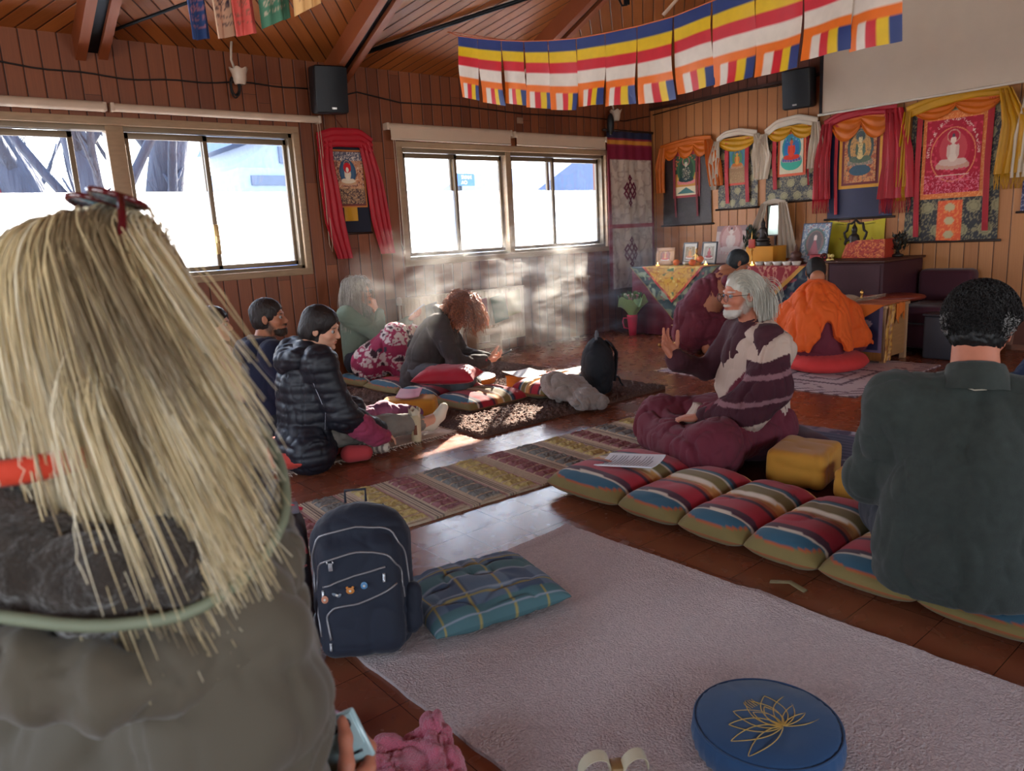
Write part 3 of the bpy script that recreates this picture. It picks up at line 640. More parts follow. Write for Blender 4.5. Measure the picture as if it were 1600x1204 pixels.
def strands(m, paths, r, col, sides=3):
    n, k = paths.shape[:2]; t = nrm(np.gradient(paths, axis=1)); ref = np.zeros_like(t); ref[..., 0] = .3; ref[..., 1] = .2; ref[..., 2] = 1
    a = nrm(np.cross(t, ref)); b2 = np.cross(t, a); rr = np.asarray(r, float); rr = rr if rr.ndim == 2 else np.broadcast_to(rr, (n, k))
    an = np.linspace(0, 2*math.pi, sides, endpoint=False)
    Pn = paths[:, :, None]+rr[:, :, None, None]*(np.cos(an)[:, None]*a[:, :, None]+np.sin(an)[:, None]*b2[:, :, None])
    idx = np.arange(n*k*sides).reshape(n, k, sides); j = (np.arange(sides)+1) % sides
    q = np.stack([idx[:, :-1], idx[:, 1:], idx[:, 1:][..., j], idx[:, :-1][..., j]], -1).reshape(-1, 4)
    c = np.asarray(col, float)
    if c.ndim == 2: c = np.repeat(np.repeat(c[:, None], k, 1)[:, :, None], sides, 2)
    elif c.ndim == 3: c = np.repeat(c[:, :, None], sides, 2)
    return m.add(Pn.reshape(-1, 3), q.tolist(), c.reshape(-1, 3) if c.ndim > 1 else c)
def scalp_points(n, rg, front=.35, low=-.02, hc=(0, -.014, .036), hr=(.078, .098, .085)):
    out = []
    while sum(map(len, out)) < n:
        d = nrm(rg.normal(size=(n*2, 3))); p = d*np.array(hr)+np.array(hc)
        hl = np.where(p[:, 1] > .0, np.interp(p[:, 1], [0, .05, .085], [-.0, .045, front*.25]), np.interp(p[:, 1], [-.1, -.02, 0], [low-.05, low-.03, -.0])); out.append(p[p[:, 2] > hl])
    return np.concatenate(out)[:n]
def hair_flow(n, seed, g, length, steps=18, part=0.0, back=.4, stiff=.82, noise=.05, off=1.04, front=.3, low=-.03, coll=(), wave=0, clump=0, hr=(.078, .098, .085), out=.35, side=1.0, vol=.10, up=.1, tuck=0.):
    rg = np.random.default_rng(seed); P = scalp_points(n, rg, front, low, hr=hr); hc = np.array([0, -.014, .036])
    g = np.array(g, float); sx = np.sign(P[:, 0]-part+rg.normal(size=n)*.004)
    nn = nrm(P-hc); d = np.stack([sx*side, -back-tuck*np.clip(P[:, 1]+.01, 0, 1)/.08, (up*np.clip(P[:, 1]/.05, 0, 1) if up > .2 else up+0*sx)], -1); d = nrm(nrm(d-(d*nn).sum(1, keepdims=True)*nn)+nn*out); path = [P.copy()]
    L = length*(1+rg.uniform(-.22, .06, n)); ds = L/steps; ph = rg.uniform(0, 6.28, n); offs = off+vol*rg.uniform(0, 1, n)
    for i in range(steps):
        nz = rg.normal(size=(n, 3))*noise; d = nrm(d*stiff+g*(1-stiff)+nz)
        P = P+d*ds[:, None]
        if wave: P = P+wave*np.sin(ph+i*.9)[:, None]*np.array([1, .6, 0])*ds[:, None]
        for (c, r) in ((hc, np.array(hr)), (V(0, .02, -.05), V(.068, .072, .08)))+tuple((V(*c), V(*r)) for c, r in coll):
            k = np.linalg.norm((P-c)/r, axis=1); m_ = k < offs
            P[m_] = c+(P[m_]-c)/k[m_][:, None]*offs[m_][:, None]
        d = nrm(P-path[-1]); path.append(P.copy())
    return np.stack(path, 1), rg
def hair_cap(T, pos, k=1.06, front=.3, low=-.03, extra=None, seed=0, amp=.004, stretch=(1, 1, .35), col=None, s=45, res=.005):
    """hair close to the skull: an SDF shell cut away over the face"""
    d = SDF(.015); d.ell((0, -.016, .038), (.076*k, .098*k, .084*k)); d.ell((0, -.03, -.02), (.070*k, .078*k, .07), k=.03)
    if extra is not None: extra(d)
    d.ell((0, .105, -.045), (.068, .085, .098+.0), k=.012, cut=True)
    for q in (-1, 1): d.ell((q*.09, .02, -.045), (.035, .038, .055), k=.01, cut=True)
    P, F = d.mesh(res, 1); N = vnormals(P, F)
    P = P+N*(amp*(fbm(P*np.array(stretch), s, 2, seed)+ridges(P, s*.7, seed+1, stretch)))[:, None]
    cc = col if col is not None else (.02, .015, .013); v = 1+.25*fbm(P*np.array(stretch), s, 2, seed+4)
    m = M(); m.add(P@T.T+np.array(pos), F.tolist(), np.array(cc)*v[:, None]); return m
class Pose:
    """seated figure; all joints in the local frame"""
    def __init__(s, seat=.10, lean=.05, side=0., twist=0., k=1.0, crossed=True, headfwd=.0, torso=1.0):
        s.k = k; s.seat = seat; T = rotz(twist)@rotx(-lean)@roty(side); s.T = T; o = V(0, 0, seat+.10)
        J = s.J = {}; g = lambda x, y, z: tuple(o+T@(V(x, y, z)*k)); s.g = g
        J['hip'] = g(0, -.0, 0); J['waist'] = g(0, .0, .16*torso); J['chest'] = g(0, .005, .30*torso); J['neck'] = g(0, -.005, .47*torso)
        for q, n in ((1, 'R'), (-1, 'L')): J['sh'+n] = g(q*.175, -.01, .41*torso); J['hj'+n] = tuple(o+V(q*.09, .02, -.01)); 
        J['head'] = tuple(V(*g(0, .03, .47*torso))+V(0, .02+headfwd, .135*k))
        for q, n in ((1, 'R'), (-1, 'L')):
            J['kn'+n] = (q*.34*k, .33*k, seat*.5+.10); J['an'+n] = (-q*.06, .37*k+q*.05, .06); J['toe'+n] = (-q*.17, .33*k+q*.05, .05)
            J['el'+n] = tuple(V(*J['sh'+n])+V(q*.06, .08, -.25)*k); J['wr'+n] = tuple(V(*J['sh'+n])+V(q*.0, .30, -.33)*k)
    def core(s, skin, res=.011, arms=True):
        J = s.J; d = SDF(.03); d.chain([(J['hip'], .115*s.k), (J['waist'], .10*s.k), (J['chest'], .115*s.k), (V(*J['neck'])-V(0, 0, .02), .05)], k=.05)
        for n in 'RL':
            d.cap(J['neck'], J['sh'+n], .04, .045); d.chain([(J['sh'+n], .05*s.k), (J['el'+n], .040*s.k), (J['wr'+n], .026*s.k)])
            d.chain([(J['hj'+n], .085*s.k), (J['kn'+n], .055*s.k), (J['an'+n], .038*s.k), (J['toe'+n], .03*s.k)])
        P, F = d.mesh(res, 1); m = M(); m.add(P, F.tolist(), skin); return m
    def top(s, t=.02, waist=.13, chest=.14, hem=None, sleeve=(.062, .052, .036), flat=.78, belly=0.0, hemr=None, collar=.075, drop=.0):
        """a garment for the trunk and arms as a distance field"""
        J = s.J; d = SDF(.035); up = s.T@V(0, 1, 0); k = s.k; fl = (up, flat)
        hp = V(*J['hip'])-V(0, 0, drop)
        d.chain([(hp, (waist+.02 if hemr is None else hemr)*k), (J['waist'], waist*k), (J['chest'], chest*k)], k=.06, flat=fl)
        d.cap(J['chest'], V(*J['neck'])-s.T@V(0, 0, .03), chest*k*.9, .07*k, k=.07)
        if belly: d.ell(V(*J['waist'])+s.T@V(0, .05, -.03), (belly, belly*.8, belly), k=.05)
        for n in 'RL':
            a = (V(*J['chest'])+V(*J['sh'+n]))/2
            d.cap(V(*J['neck'])-s.T@V(0, 0, .045), J['sh'+n], .055*k, sleeve[0]*k*1.08, k=.05)
            d.chain([(J['sh'+n], sleeve[0]*k), (J['el'+n], sleeve[1]*k), (J['wr'+n], sleeve[2]*k)], k=.03)
        return d
    def legs(s, t=(.10, .075, .05), foot=False):
        J = s.J; d = SDF(.035); k = s.k
        for n in 'RL':
            d.cap(J['hip'], J['hj'+n], .12*k, .11*k, k=.05); d.chain([(J['hj'+n], t[0]*k), (J['kn'+n], t[1]*k), (J['an'+n], t[2]*k)], k=.035)
        return d
m_skin = mat('skin', attr=True, rough=.55, var=.06, vs=30, bump=.12, bs=160, bd=.001, sss=.08, spec=.35)
m_eye = mat('eye_surface', attr=True, rough=.12, var=0, bump=0)
m_hair = mat('hair_strands', attr=True, rough=.42, var=.1, vs=60, bump=.25, bs=120, bd=.002, spec=.6, stretch=(3, 3, .3))
m_hairdark = mat('hair_shell', attr=True, rough=.55, var=.2, vs=60, bump=.8, bs=90, bd=.003, spec=.4, stretch=(3, 3, .35))
SK_LIGHT = srgb(214, 158, 130); SK_RUDDY = srgb(192, 122, 96); SK_TAN = srgb(178, 118, 88)
def round_glasses(parent, T, pos, r=.021, wire=.0012, col_m=None, tint=None, name='glasses', sq=1.0):
    m = M()
    for q in (-1, 1):
        a = np.linspace(0, 2*math.pi, 28, endpoint=False); e = 1.0
        p = np.stack([q*.033+r*np.cos(a), .108-.10*np.abs(np.abs(q*.033+r*np.cos(a))-.02)**1.3, -.006+r*sq*np.sin(a)], -1); m.tube(p, wire, 6, closed=True)
        m.tube([(q*(.033+r), .104, .002), (q*.073, .088, .006), (q*.080, .0, .004), (q*.079, -.018, -.012)], wire, 6)
    m.tube([(-.012, .108, 0), (0, .112, .004), (.012, .108, 0)], wire, 6); m.xf(T, pos)
    g = m.build(name, col_m or m_steel, parent)
    for q in (-1, 1):
        l = M(); l.lathe([(0, 0), (r*.98, 0), (r*.98, .001), (0, .001)], 24); l.xf(rotx(R(-90))@np.diag([1, 1, 1]), (q*.033, .105, -.006)); l.xf(T, pos); l.build('lens', tint or m_glass, g)
    return g
def finish_body(root, parts, name='body'):
    m = M()
    for p in parts: m.merge(p)
    return m.build(name, m_skin, root, col=True)
def person(label, loc, rz, cat='person', group=None, name='person'): return thing(name, label, cat, loc, rz-R(90), group)
# ---- blond woman in the near left foreground ---------------------------------------------
FW = V(.155, .905); FH = R(22)
root = person('blond woman in olive padded coat seen from behind, sunglasses pushed up, holding a phone', (FW[0], FW[1], 0), FH)
ps = Pose(seat=.40, lean=.06, k=1.02); J = ps.J; HT = Rm(R(-18), .06); HP = V(0, .03, 1.125)
J['neck'] = (0, -.02, .965); J['shR'] = (.168, -.03, .815); J['shL'] = (-.185, -.03, .825); J['elR'] = (.152, -.03, .60); J['wrR'] = (.13, .13, .45); J['elL'] = (-.26, .05, .62); J['wrL'] = (-.10, .16, .42)
for q, n in ((1, 'R'), (-1, 'L')): J['kn'+n] = (q*.13, .20, .11); J['an'+n] = (q*.12, -.18, .07); J['toe'+n] = (q*.12, -.30, .045)
hp = hand_mesh(SK_RUDDY, (.130, .135, .44), (-.1, .75, .05), (-.8, -.2, .5), 1, (.5, .7, .8, .8, .8), .6, .3)
hl = hand_mesh(SK_RUDDY, (-.10, .18, .40), (.5, .8, -.1), (0, 0, 1), -1)
finish_body(root, [head_mesh(srgb(214, 150, 128), HT, HP, female=True, neck=.052, neck_to=(0, -.05, -.17)), ps.core(SK_RUDDY), hp, hl]); add_eyes(root, HT, HP)
g = HT.T@V(0, 0, -1); NS = 9000
pth, rg = hair_flow(NS, 31, g, .47, 26, .0, back=.12, stiff=.80, noise=.012, off=1.04, front=.95, low=.0, side=.42, out=.05, vol=.05, up=-.35, tuck=1.6,
    coll=[((0, -.045, -.19), (.11, .085, .07)), ((.0, -.02, -.09), (.070, .078, .09))])
tt = np.arange(27)/26; lk = np.interp(pth[:, 0, 0], [-.05, .02, .06], [.37, .43, .61])[:, None]*27; ki = np.minimum(np.arange(27)[None]*lk/27, 26); k0 = np.floor(ki).astype(int); k1 = np.minimum(k0+1, 26); fr = (ki-k0)[..., None]; ar = np.arange(NS)[:, None]; pth = pth[ar, k0]*(1-fr)+pth[ar, k1]*fr; rt = np.clip((pth[:, 0, 0]+.02)/.03, 0, 1)*np.clip((pth[:, 0, 1]+.06)/.05, .25, 1)   # the locks of the right side are longer and swing forward
sw = np.clip((tt-.52)/.48, 0, 1)
pth = pth+sw[None, :, None]*rt[:, None, None]*(np.array([.125, .030, -.05])+rg.normal(size=(NS, 1, 3))*.006)
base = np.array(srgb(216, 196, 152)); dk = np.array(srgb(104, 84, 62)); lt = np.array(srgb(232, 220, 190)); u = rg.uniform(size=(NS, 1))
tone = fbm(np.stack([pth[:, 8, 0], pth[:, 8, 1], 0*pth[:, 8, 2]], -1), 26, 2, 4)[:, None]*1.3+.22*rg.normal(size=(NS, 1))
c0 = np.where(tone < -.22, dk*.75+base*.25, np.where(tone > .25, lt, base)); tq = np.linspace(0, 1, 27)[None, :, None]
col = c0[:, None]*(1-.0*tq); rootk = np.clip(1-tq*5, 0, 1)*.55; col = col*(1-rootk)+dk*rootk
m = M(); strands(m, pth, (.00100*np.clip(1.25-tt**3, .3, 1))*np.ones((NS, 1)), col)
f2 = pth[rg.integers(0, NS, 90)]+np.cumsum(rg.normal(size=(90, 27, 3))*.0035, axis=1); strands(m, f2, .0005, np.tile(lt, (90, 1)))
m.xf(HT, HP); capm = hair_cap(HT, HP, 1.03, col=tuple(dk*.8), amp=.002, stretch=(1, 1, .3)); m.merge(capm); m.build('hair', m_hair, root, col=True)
# sunglasses on the crown
G = HT@rotx(R(72)); gp = HP+HT@V(-.006, -.038, .012); gg = M()
m_tort = mat('dark_red_plastic', srgb(84, 18, 26), .2, bump=0, coat=.5)
for q in (-1, 1):
    a = np.linspace(0, 2*math.pi, 32, endpoint=False); gg.tube(np.stack([q*.036+.028*np.cos(a), .108-.25*np.abs(q*.036+.028*np.cos(a))**1.6, .022*np.sin(a)], -1), .0028, 8, closed=True)
    gg.tube([(q*.064, .105, .006), (q*.083, .080, .004), (q*.086, .02, -.002), (q*.084, -.035, -.022)], [.0032, .0036, .003, .003], 8)
gg.tube([(-.009, .112, 0), (0, .116, .003), (.009, .112, 0)], .0026, 8); gg.xf(G*1.22, gp); gs = gg.build('sunglasses', m_tort, root)
m_lens = mat('mirrored_lens', srgb(150, 190, 210), .08, .7, bump=0, var=0)
for q in (-1, 1): l = M(); l.lathe([(0, .002), (.018, .0015), (.0265, 0), (.0265, -.001), (0, 0)], 28, sq=.8); l.xf(rotx(R(-90)), (q*.036, .106, 0)); l.xf(G*1.22, gp); l.build('lens', m_lens, gs)
# coat
m_coatf = mat('olive_padded_cloth', srgb(86, 78, 64), .8, bump=.25, bs=500, bd=.0008, var=.07, vs=6, sheen=.2)
d = SDF(.05); d.chain([((0, 0, .44), .20), ((0, .0, .60), .185), ((0, -.01, .74), .20), ((0, -.02, .82), .16)], k=.08, flat=((0, 1, 0), .82))
for q, n in ((1, 'R'), (-1, 'L')):
    d.cap((0, -.03, .86), J['sh'+n], .10, .095, k=.06); d.chain([(J['sh'+n], .098), (tuple((V(*J['sh'+n])+V(*J['el'+n]))/2+V(q*.01, 0, 0)), .098), (J['el'+n], .086), (J['wr'+n], .062)], k=.035)
def puff(P, N):
    x, y, z = P.T; arm = np.clip((x-.15)/.05, 0, 1); w = z+.25*x+.02*vnoise(P, 9, 3)
    return arm*(.006*np.abs(np.sin(w*math.pi/.085))**.6-.004*np.exp(-((w % .085)/.006)**2))*np.clip((.80-z)/.08, 0, 1)-.006*np.exp(-((np.abs(x+.30*(z-.9)-.145))/.004)**2)*(y < .1)
cloth(d, .0075, .012, 5.5, 141, (1, 1, .8), extra=lambda P, N: puff(P, N)+.012*ridges(P@rotx(.6), 3.2, 77, (1, .6, 1.4))).build('coat', m_coatf, root)
d = SDF(.03); a = np.linspace(0, 2*math.pi, 15)[:-1]; pr = [(.165*math.sin(t)+.012, -.040-.120*math.cos(t), 1.0-.035*math.cos(t)-.09*math.sin(t)) for t in a]
for i in range(14): d.cap(pr[i], pr[(i+1) % 14], .048, .048, k=.02)
m_fur = mat('dark_fleece_lining', srgb(52, 44, 38), .98, bump=1.0, bs=160, bd=.006, var=.35, vs=60, sheen=.4)
cloth(d, .0065, .008, 18, 17, fine=1.2).build('hood_lining', m_fur, root)
m = M(); a = np.linspace(0, 2*math.pi, 60, endpoint=False); m.tube(np.stack([.222*np.sin(a)+.012, -.042-.178*np.cos(a), .992-.040*np.cos(a)-.09*np.sin(a)-.008*np.sin(a)**2], -1)+.004*vnoise(np.stack([a, a*0, a*0], -1), 3)[:, None], .0058, 8, closed=True); m.build('piping', mat('pale_green_piping', srgb(122, 130, 108), .6, bump=0), root)
d = SDF(.03); pr = [(.205*math.sin(t)+.01, -.045-.150*math.cos(t), .91-.03*math.cos(t)-.08*math.sin(t)) for t in np.linspace(0, 2*math.pi, 15)[:-1]]
for i in range(14): d.cap(pr[i], pr[(i+1) % 14], .040, .040, k=.02)
cloth(d, .0075, .009, 14, 23, extra=lambda P, N: .004*np.sin(np.arctan2(P[:, 0], P[:, 1]+.04)*24)).build('hood', m_coatf, root)
m = M(); a = np.linspace(0, 2*math.pi, 40, endpoint=False); m.tube(np.stack([.110*np.sin(a), -.035-.122*np.cos(a), 1.022-.012*np.cos(a)], -1), .010, 8, closed=True, flat=1.3); m.build('scarf', mat('vermilion_scarf', srgb(206, 62, 36), .8, **FAB), root)
d = SDF(.03)
for n in 'RL': d.chain([(J['hj'+n], .10), (J['kn'+n], .075), (J['an'+n], .05)]); d.cap(J['an'+n], J['toe'+n], .05, .045)
cloth(d, .013, .008, 7, 6).build('trousers', mat('dark_trousers', srgb(40, 42, 50), .9, **FAB), root)
st = thing('wooden_stool', 'low wooden stool under the blond woman in the olive coat', 'stool', (FW[0], FW[1], 0), FH-R(90)); m_stool = mat('stool_wood', srgb(140, 96, 60), .5, bump=.1, vs=20)
m = M(); m.box((-.17, -.15, .335), (.17, .15, .365), bev=.01); m.build('seat', m_stool, st, angle=40)
for q in (-1, 1):
    for w in (-1, 1): m = M(); m.tube([(q*.15, w*.13, 0), (q*.13, w*.11, .34)], .017, 10); m.build('leg', m_stool, st)
# her phone
ph = thing('mobile_phone', "pale green phone with camera bump in the blond woman's hand", 'phone'); m = M(); m.box((-.038, -.0045, -.080), (.038, .0045, .080), bev=.0042); m.build('phone_body', mat('mint_glass', srgb(176, 206, 208), .22, bump=0, var=0, coat=.6), ph)
m = M(); m.box((-.034, -.0065, .030), (.014, -.0040, .076), bev=.0012); b_ = m.build('camera_bump', mat('mint_glass'), ph)
for x, z, r in ((-.022, .063, .0085), (-.022, .041, .0085), (-.0055, .052, .0055)):
    m = M(); m.lathe([(0, .0012), (r*.55, .0012), (r*.7, .0016), (r, .0016), (r, 0), (0, 0)], 24); m.xf(rotx(R(90)), (x, -.0066, z)); m.build('lens', mat('camera_lens', srgb(20, 16, 26), .08, bump=0, var=0), b_)
m = M(); m.box((.020, -.0052, .050), (.024, -.0042, .068)); m.build('flash', mat('flash_bar', srgb(30, 30, 34), .2, bump=0), ph)
m = M(); m.box((-.035, .0044, -.076), (.035, .0050, .076)); m.build('screen', mat('dark_screen', srgb(30, 34, 44), .1, bump=0), ph, smooth=False)
PH_LOC = Matrix.Translation((FW[0], FW[1], 0)) @ Matrix.Rotation(FH-R(90), 4, 'Z')
ph.matrix_world = PH_LOC @ Matrix.Translation((.052, .20, .480)) @ Matrix.Rotation(R(62), 4, 'Y') @ Matrix.Rotation(R(-20), 4, 'X')
c_maroon = srgb(104, 32, 48); c_maroond = srgb(64, 20, 32)
m_maroon = mat('maroon_cloth', c_maroon, .85, **FAB); m_maroondk = mat('dark_maroon_cloth', c_maroond, .85, **FAB)
m_shawl = mat('shawl_wool', attr=True, rough=.9, **FAB)
# ---- the elder monk -------------------------------------------------------------
root = person('bearded elder in maroon robes and cream shawl, seated with one hand raised', (3.36, 2.13, 0), R(150))
ps = Pose(seat=.125, lean=.02, k=1.0); J = ps.J; HT = Rm(R(4), .03); HP = V(0, .06, .845)
J['elR'] = (.24, .14, .42); J['wrR'] = (.16, .345, .50); J['elL'] = (-.27, .10, .36); J['wrL'] = (-.10, .30, .25)
J['knR'] = (.33, .42, .13); J['knL'] = (-.34, .40, .13)
hand = hand_mesh(SK_RUDDY, (.160, .360, .520), (.02, .5, .85), (-.75, -.45, .3), 1, (.1, .25, .2, .3, .35), 1.3, .2, 1.08)
handL = hand_mesh(SK_RUDDY, (-.08, .33, .245), (.6, .7, -.1), (0, 0, -1), -1)
finish_body(root, [head_mesh(SK_RUDDY, HT, HP, beard=srgb(196, 188, 178), old=True, neck_to=(0, -.05, -.15)), ps.core(SK_RUDDY), hand, handL])
add_eyes(root, HT, HP, (.25, .35, .45))
round_glasses(root, HT, HP, .020)
g = HT.T@V(0, 0, -1)
m = M(); pth, rg = hair_flow(2200, 3, g, .19, 18, 0, back=1.3, stiff=.78, noise=.010, off=1.0, front=.62, side=.35, vol=.05, out=.05, up=1.1)
cc = np.array(srgb(206, 200, 186))*(1+rg.uniform(-.25, .15, (2200, 1))); strands(m, pth, .0011, cc); m.xf(HT, HP)
c2 = hair_cap(HT, HP, 1.0, col=srgb(190, 184, 170), amp=.002); m.merge(c2); m.build('hair', m_hair, root, col=True)
d = ps.top(waist=.135, chest=.15, sleeve=(.07, .062, .052)); d.cap(J['wrR'], V(*J['wrR'])+V(0, .01, .015), .056, .05)
cloth(d, .009, .008, 8, 4).build('shirt', m_maroondk, root)
# skirt-like robe over the crossed legs
d = SDF(.06); d.chain([((0, -.04, .15), .19), ((0, .12, .13), .17)], k=.08, flat=((0, 0, 1), .8))
for q, n in ((1, 'R'), (-1, 'L')): d.chain([((q*.1, .0, .17), .15), ((q*.33, .36, .145), .12), ((q*.26, .43, .10), .095), ((-q*.02, .42, .10), .10)], k=.12)
d.box((0, .0, -.30), (.9, .9, .3), .0, k=.01, cut=True)
cloth(d, .009, .022, 5.5, 8, (1, 1, .5)).build('robe', m_maroon, root)
# shawl
d = SDF(.05); fl = ((0, 1, 0), .82)
d.chain([((-.02, -.03, .16), .20), ((0, -.01, .36), .185), ((-.02, -.01, .50), .165), ((-.03, -.02, .61), .115)], k=.07, flat=fl)
d.chain([((-.06, -.03, .62), .085), ((-.20, -.02, .575), .092), ((-.28, .06, .42), .105), ((-.25, .16, .30), .10), ((-.08, .28, .25), .07)], k=.06)
d.cap((-.1, .02, .60), (.10, .085, .36), .085, .065, k=.06)
d.ell((.20, .05, .66), (.10, .16, .13), k=.03, cut=True); d.ell((0, .01, .74), (.085, .10, .12), k=.02, cut=True)
def shcol(P):
    cream = np.array(srgb(196, 172, 156)); dk = np.array(srgb(66, 20, 34)); st = np.array(srgb(140, 98, 104)); mr = np.array(c_maroon)
    x, y, z = P.T; c = np.tile(cream, (len(P), 1)); w = .010*vnoise(P, 4)
    diag = z-.58+1.1*(x+.06)+.3*w      # falls from the left shoulder to the right waist
    front = y > .02
    c[(diag > .06) & (y > .03) & (x > -.16)] = mr; c[(diag < -.20) & front & (x > -.17)] = mr
    arm = (x < -.15) & (y > -.055+.1*(z-.4)) & (z < .555-.3*(y-.05))
    c[arm] = dk
    for zc in (.49, .375): c[arm & (np.abs(z+.15*y-zc-w) < .011)] = st
    c[arm & (z+.15*y < .275) & (z+.15*y > .262)] = cream; c[arm & (z+.15*y < .262)] = cream*.9
    back = (y < -.055) & (np.abs(fbm(P*V(1, 1, .5), 14, 2, 5)) < .035); c[back] = dk*1.5
    return c
cloth(d, .0075, .018, 6.5, 21, (1.2, 1.2, .45), col=shcol).build('shawl', m_shawl, root, col=True)
m = M(); u = np.linspace(0, 1, 30)
for k, dx in enumerate((-.01, .03)):
    p = np.stack([.02+dx+.12*(u-.5), .30+.11*u, .30-.2*u**.8], -1); m.tube(p, .030-.012*u, 10, flat=.6)
m.disp(lambda v: np.stack([.006*vnoise(v, 30), .006*vnoise(v, 30, 2), .006*vnoise(v, 30, 4)], -1)); m.build('shawl_end', mat('cream_wool', srgb(196, 172, 156), .9, **FAB), root)

# ---- the nun crouching by the altar ------------------------------------------------
root = person('person in maroon robe with cropped dark hair, crouching to tend the altar', (5.86, 4.28, 0), R(-42))
HP = V(0, .36, .84); HT = Rm(0, .50)
cs = SDF(.05).chain([((0, -.05, .26), .16), ((0, .08, .50), .14), ((0, .24, .68), .12), ((0, .30, .76), .06)])
for q in (1, -1): cs.chain([((q*.17, .22, .70), .05), ((q*.22, .38, .52), .04), ((q*.10, .52, .55), .03)]); cs.chain([((q*.1, -.05, .25), .09), ((q*.16, .28, .30), .07), ((q*.14, .05, .06), .05), ((q*.14, .2, .04), .04)])
P_, F_ = cs.mesh(.013, 1); mb = M(); mb.add(P_, F_.tolist(), SK_TAN)
finish_body(root, [head_mesh(SK_TAN, HT, HP, neck_to=(0, -.08, -.12)), mb, hand_mesh(SK_TAN, (.10, .53, .55), (-.2, .9, .1), (0, .2, -1), 1), hand_mesh(SK_TAN, (-.10, .53, .55), (.2, .9, .1), (0, .2, -1), -1)])
add_eyes(root, HT, HP)
hair_cap(HT, HP, 1.035, col=srgb(38, 44, 48), amp=.0015, s=120).build('hair', m_hairdark, root, col=True)
d = SDF(.05); d.chain([((0, -.08, .20), .19), ((0, -.07, .38), .165), ((0, .06, .56), .145), ((0, .20, .67), .12), ((0, .26, .74), .075)], k=.06)
d.chain([((.1, .0, .25), .16), ((.15, .26, .28), .11), ((.14, .12, .08), .11)]); d.chain([((-.1, .0, .25), .16), ((-.15, .26, .28), .11), ((-.14, .12, .08), .11)])
d.cap((-.12, .2, .70), (-.17, .22, .68), .075, .07)
d.box((0, 0, -.2), (.6, .7, .2), 0, k=.005, cut=True)
cloth(d, .010, .020, 7, 33, (1, 1, .6)).build('robe', m_maroon, root)
m = M(); p = [(-.17, .22, .69), (-.21, .33, .56), (-.16, .45, .53)]; d = SDF(.02).chain([((.17, .22, .69), .06), ((.22, .38, .53), .05), ((.12, .50, .55), .042)]); cloth(d, .01, .004, 10, 3).build('sleeve', m_maroon, root)

# ---- the hunched person in the orange shawl ------------------------------------------
root = person('person seen from behind, bowed under a bright orange shawl over a maroon robe', (5.72, 3.02, .0), R(34))
HP = V(.0, .27, .765); HT = Rm(0, .6)
cs = SDF(.05).chain([((0, -.02, .22), .13), ((0, .03, .42), .13), ((0, .14, .57), .11), ((0, .22, .64), .055)])
for q in (1, -1): cs.chain([((q*.16, .13, .56), .05), ((q*.26, .24, .34), .04), ((q*.10, .40, .32), .03)]); cs.chain([((q*.1, .02, .2), .09), ((q*.34, .28, .17), .06), ((-q*.05, .36, .15), .04)])
P_, F_ = cs.mesh(.014, 1); mb = M(); mb.add(P_, F_.tolist(), SK_TAN); finish_body(root, [head_mesh(SK_TAN, HT, HP, neck_to=(0, -.09, -.10), res=.005), mb])
add_eyes(root, HT, HP); hair_cap(HT, HP, 1.03, col=srgb(28, 26, 26), amp=.0012, s=120).build('hair', m_hairdark, root, col=True)
d = SDF(.07); d.chain([((0, -.02, .24), .23), ((0, .0, .42), .17), ((0, .10, .56), .12)], k=.08, flat=((0, 1, 0), .85))
for q in (1, -1): d.chain([((q*.1, .05, .22), .12), ((q*.33, .24, .19), .09), ((0, .36, .18), .08)], k=.05)
cloth(d, .013, .01, 6, 41).build('robe', m_maroon, root)
d = SDF(.07); d.chain([((0, -.03, .22), .285), ((0, -.01, .40), .215), ((0, .07, .55), .150), ((0, .16, .63), .095)], k=.09, flat=((0, 1, 0), .86))
d.chain([((.08, .08, .54), .12), ((.24, .16, .42), .10), ((.32, .10, .24), .09), ((.40, .16, .17), .06)], k=.06)
d.chain([((-.08, .08, .54), .12), ((-.24, .14, .42), .10), ((-.29, .06, .26), .10)], k=.06)
d.ell((.06, -.30, .13), (.15, .22, .17), k=.03, cut=True); d.ell((.055, -.26, .30), (.045, .16, .12), k=.03, cut=True)
d.box((0, 0, .03), (.9, .9, .13), 0, k=.01, cut=True)
cloth(d, .010, .022, 6.5, 44, (1.3, 1.3, .22), fine=.5).build('orange_shawl', mat('orange_cloth', srgb(226, 92, 18), .8, **FAB), root)

# ---- the man in the green sweater (right foreground) -----------------------------------
root = person('man in dark green sweater seen from behind, short curly black hair, seated on striped mattress', (2.33, .75, 0), R(24))
ps = Pose(seat=.08, lean=.10, k=1.13, headfwd=.03); J = ps.J; HT = Rm(R(-14), .34, .02); HP = V(*J['head'])+V(.012, .0, -.005)
J['elL'] = (-.255, .15, .36); J['elR'] = (.255, .15, .36); J['knL'] = (-.19, .42, .16); J['knR'] = (.19, .42, .16); J['wrL'] = (-.22, .36, .25); J['wrR'] = (.2, .36, .25)
finish_body(root, [head_mesh(SK_RUDDY, HT, HP, neck=.064, nw=J['neck']), ps.core(SK_RUDDY), hand_mesh(SK_RUDDY, (-.20, .38, .24), (.3, .9, -.1), (0, 0, -1), -1), hand_mesh(SK_RUDDY, (.18, .38, .24), (-.3, .9, -.1), (0, 0, -1), 1)])
add_eyes(root, HT, HP)
cap = hair_cap(HT, HP, 1.07, col=(.004, .004, .004), amp=.006, s=55, stretch=(1, 1, 1), seed=5)
rg = np.random.default_rng(4); n = 4200; sc = scalp_points(n, rg, .5, -.035, hr=(.082, .103, .090)); sc = sc[~((np.abs(sc[:, 0]) > .055) & (sc[:, 2] < .035) & (sc[:, 1] > -.035))]; n = len(sc); pth = []
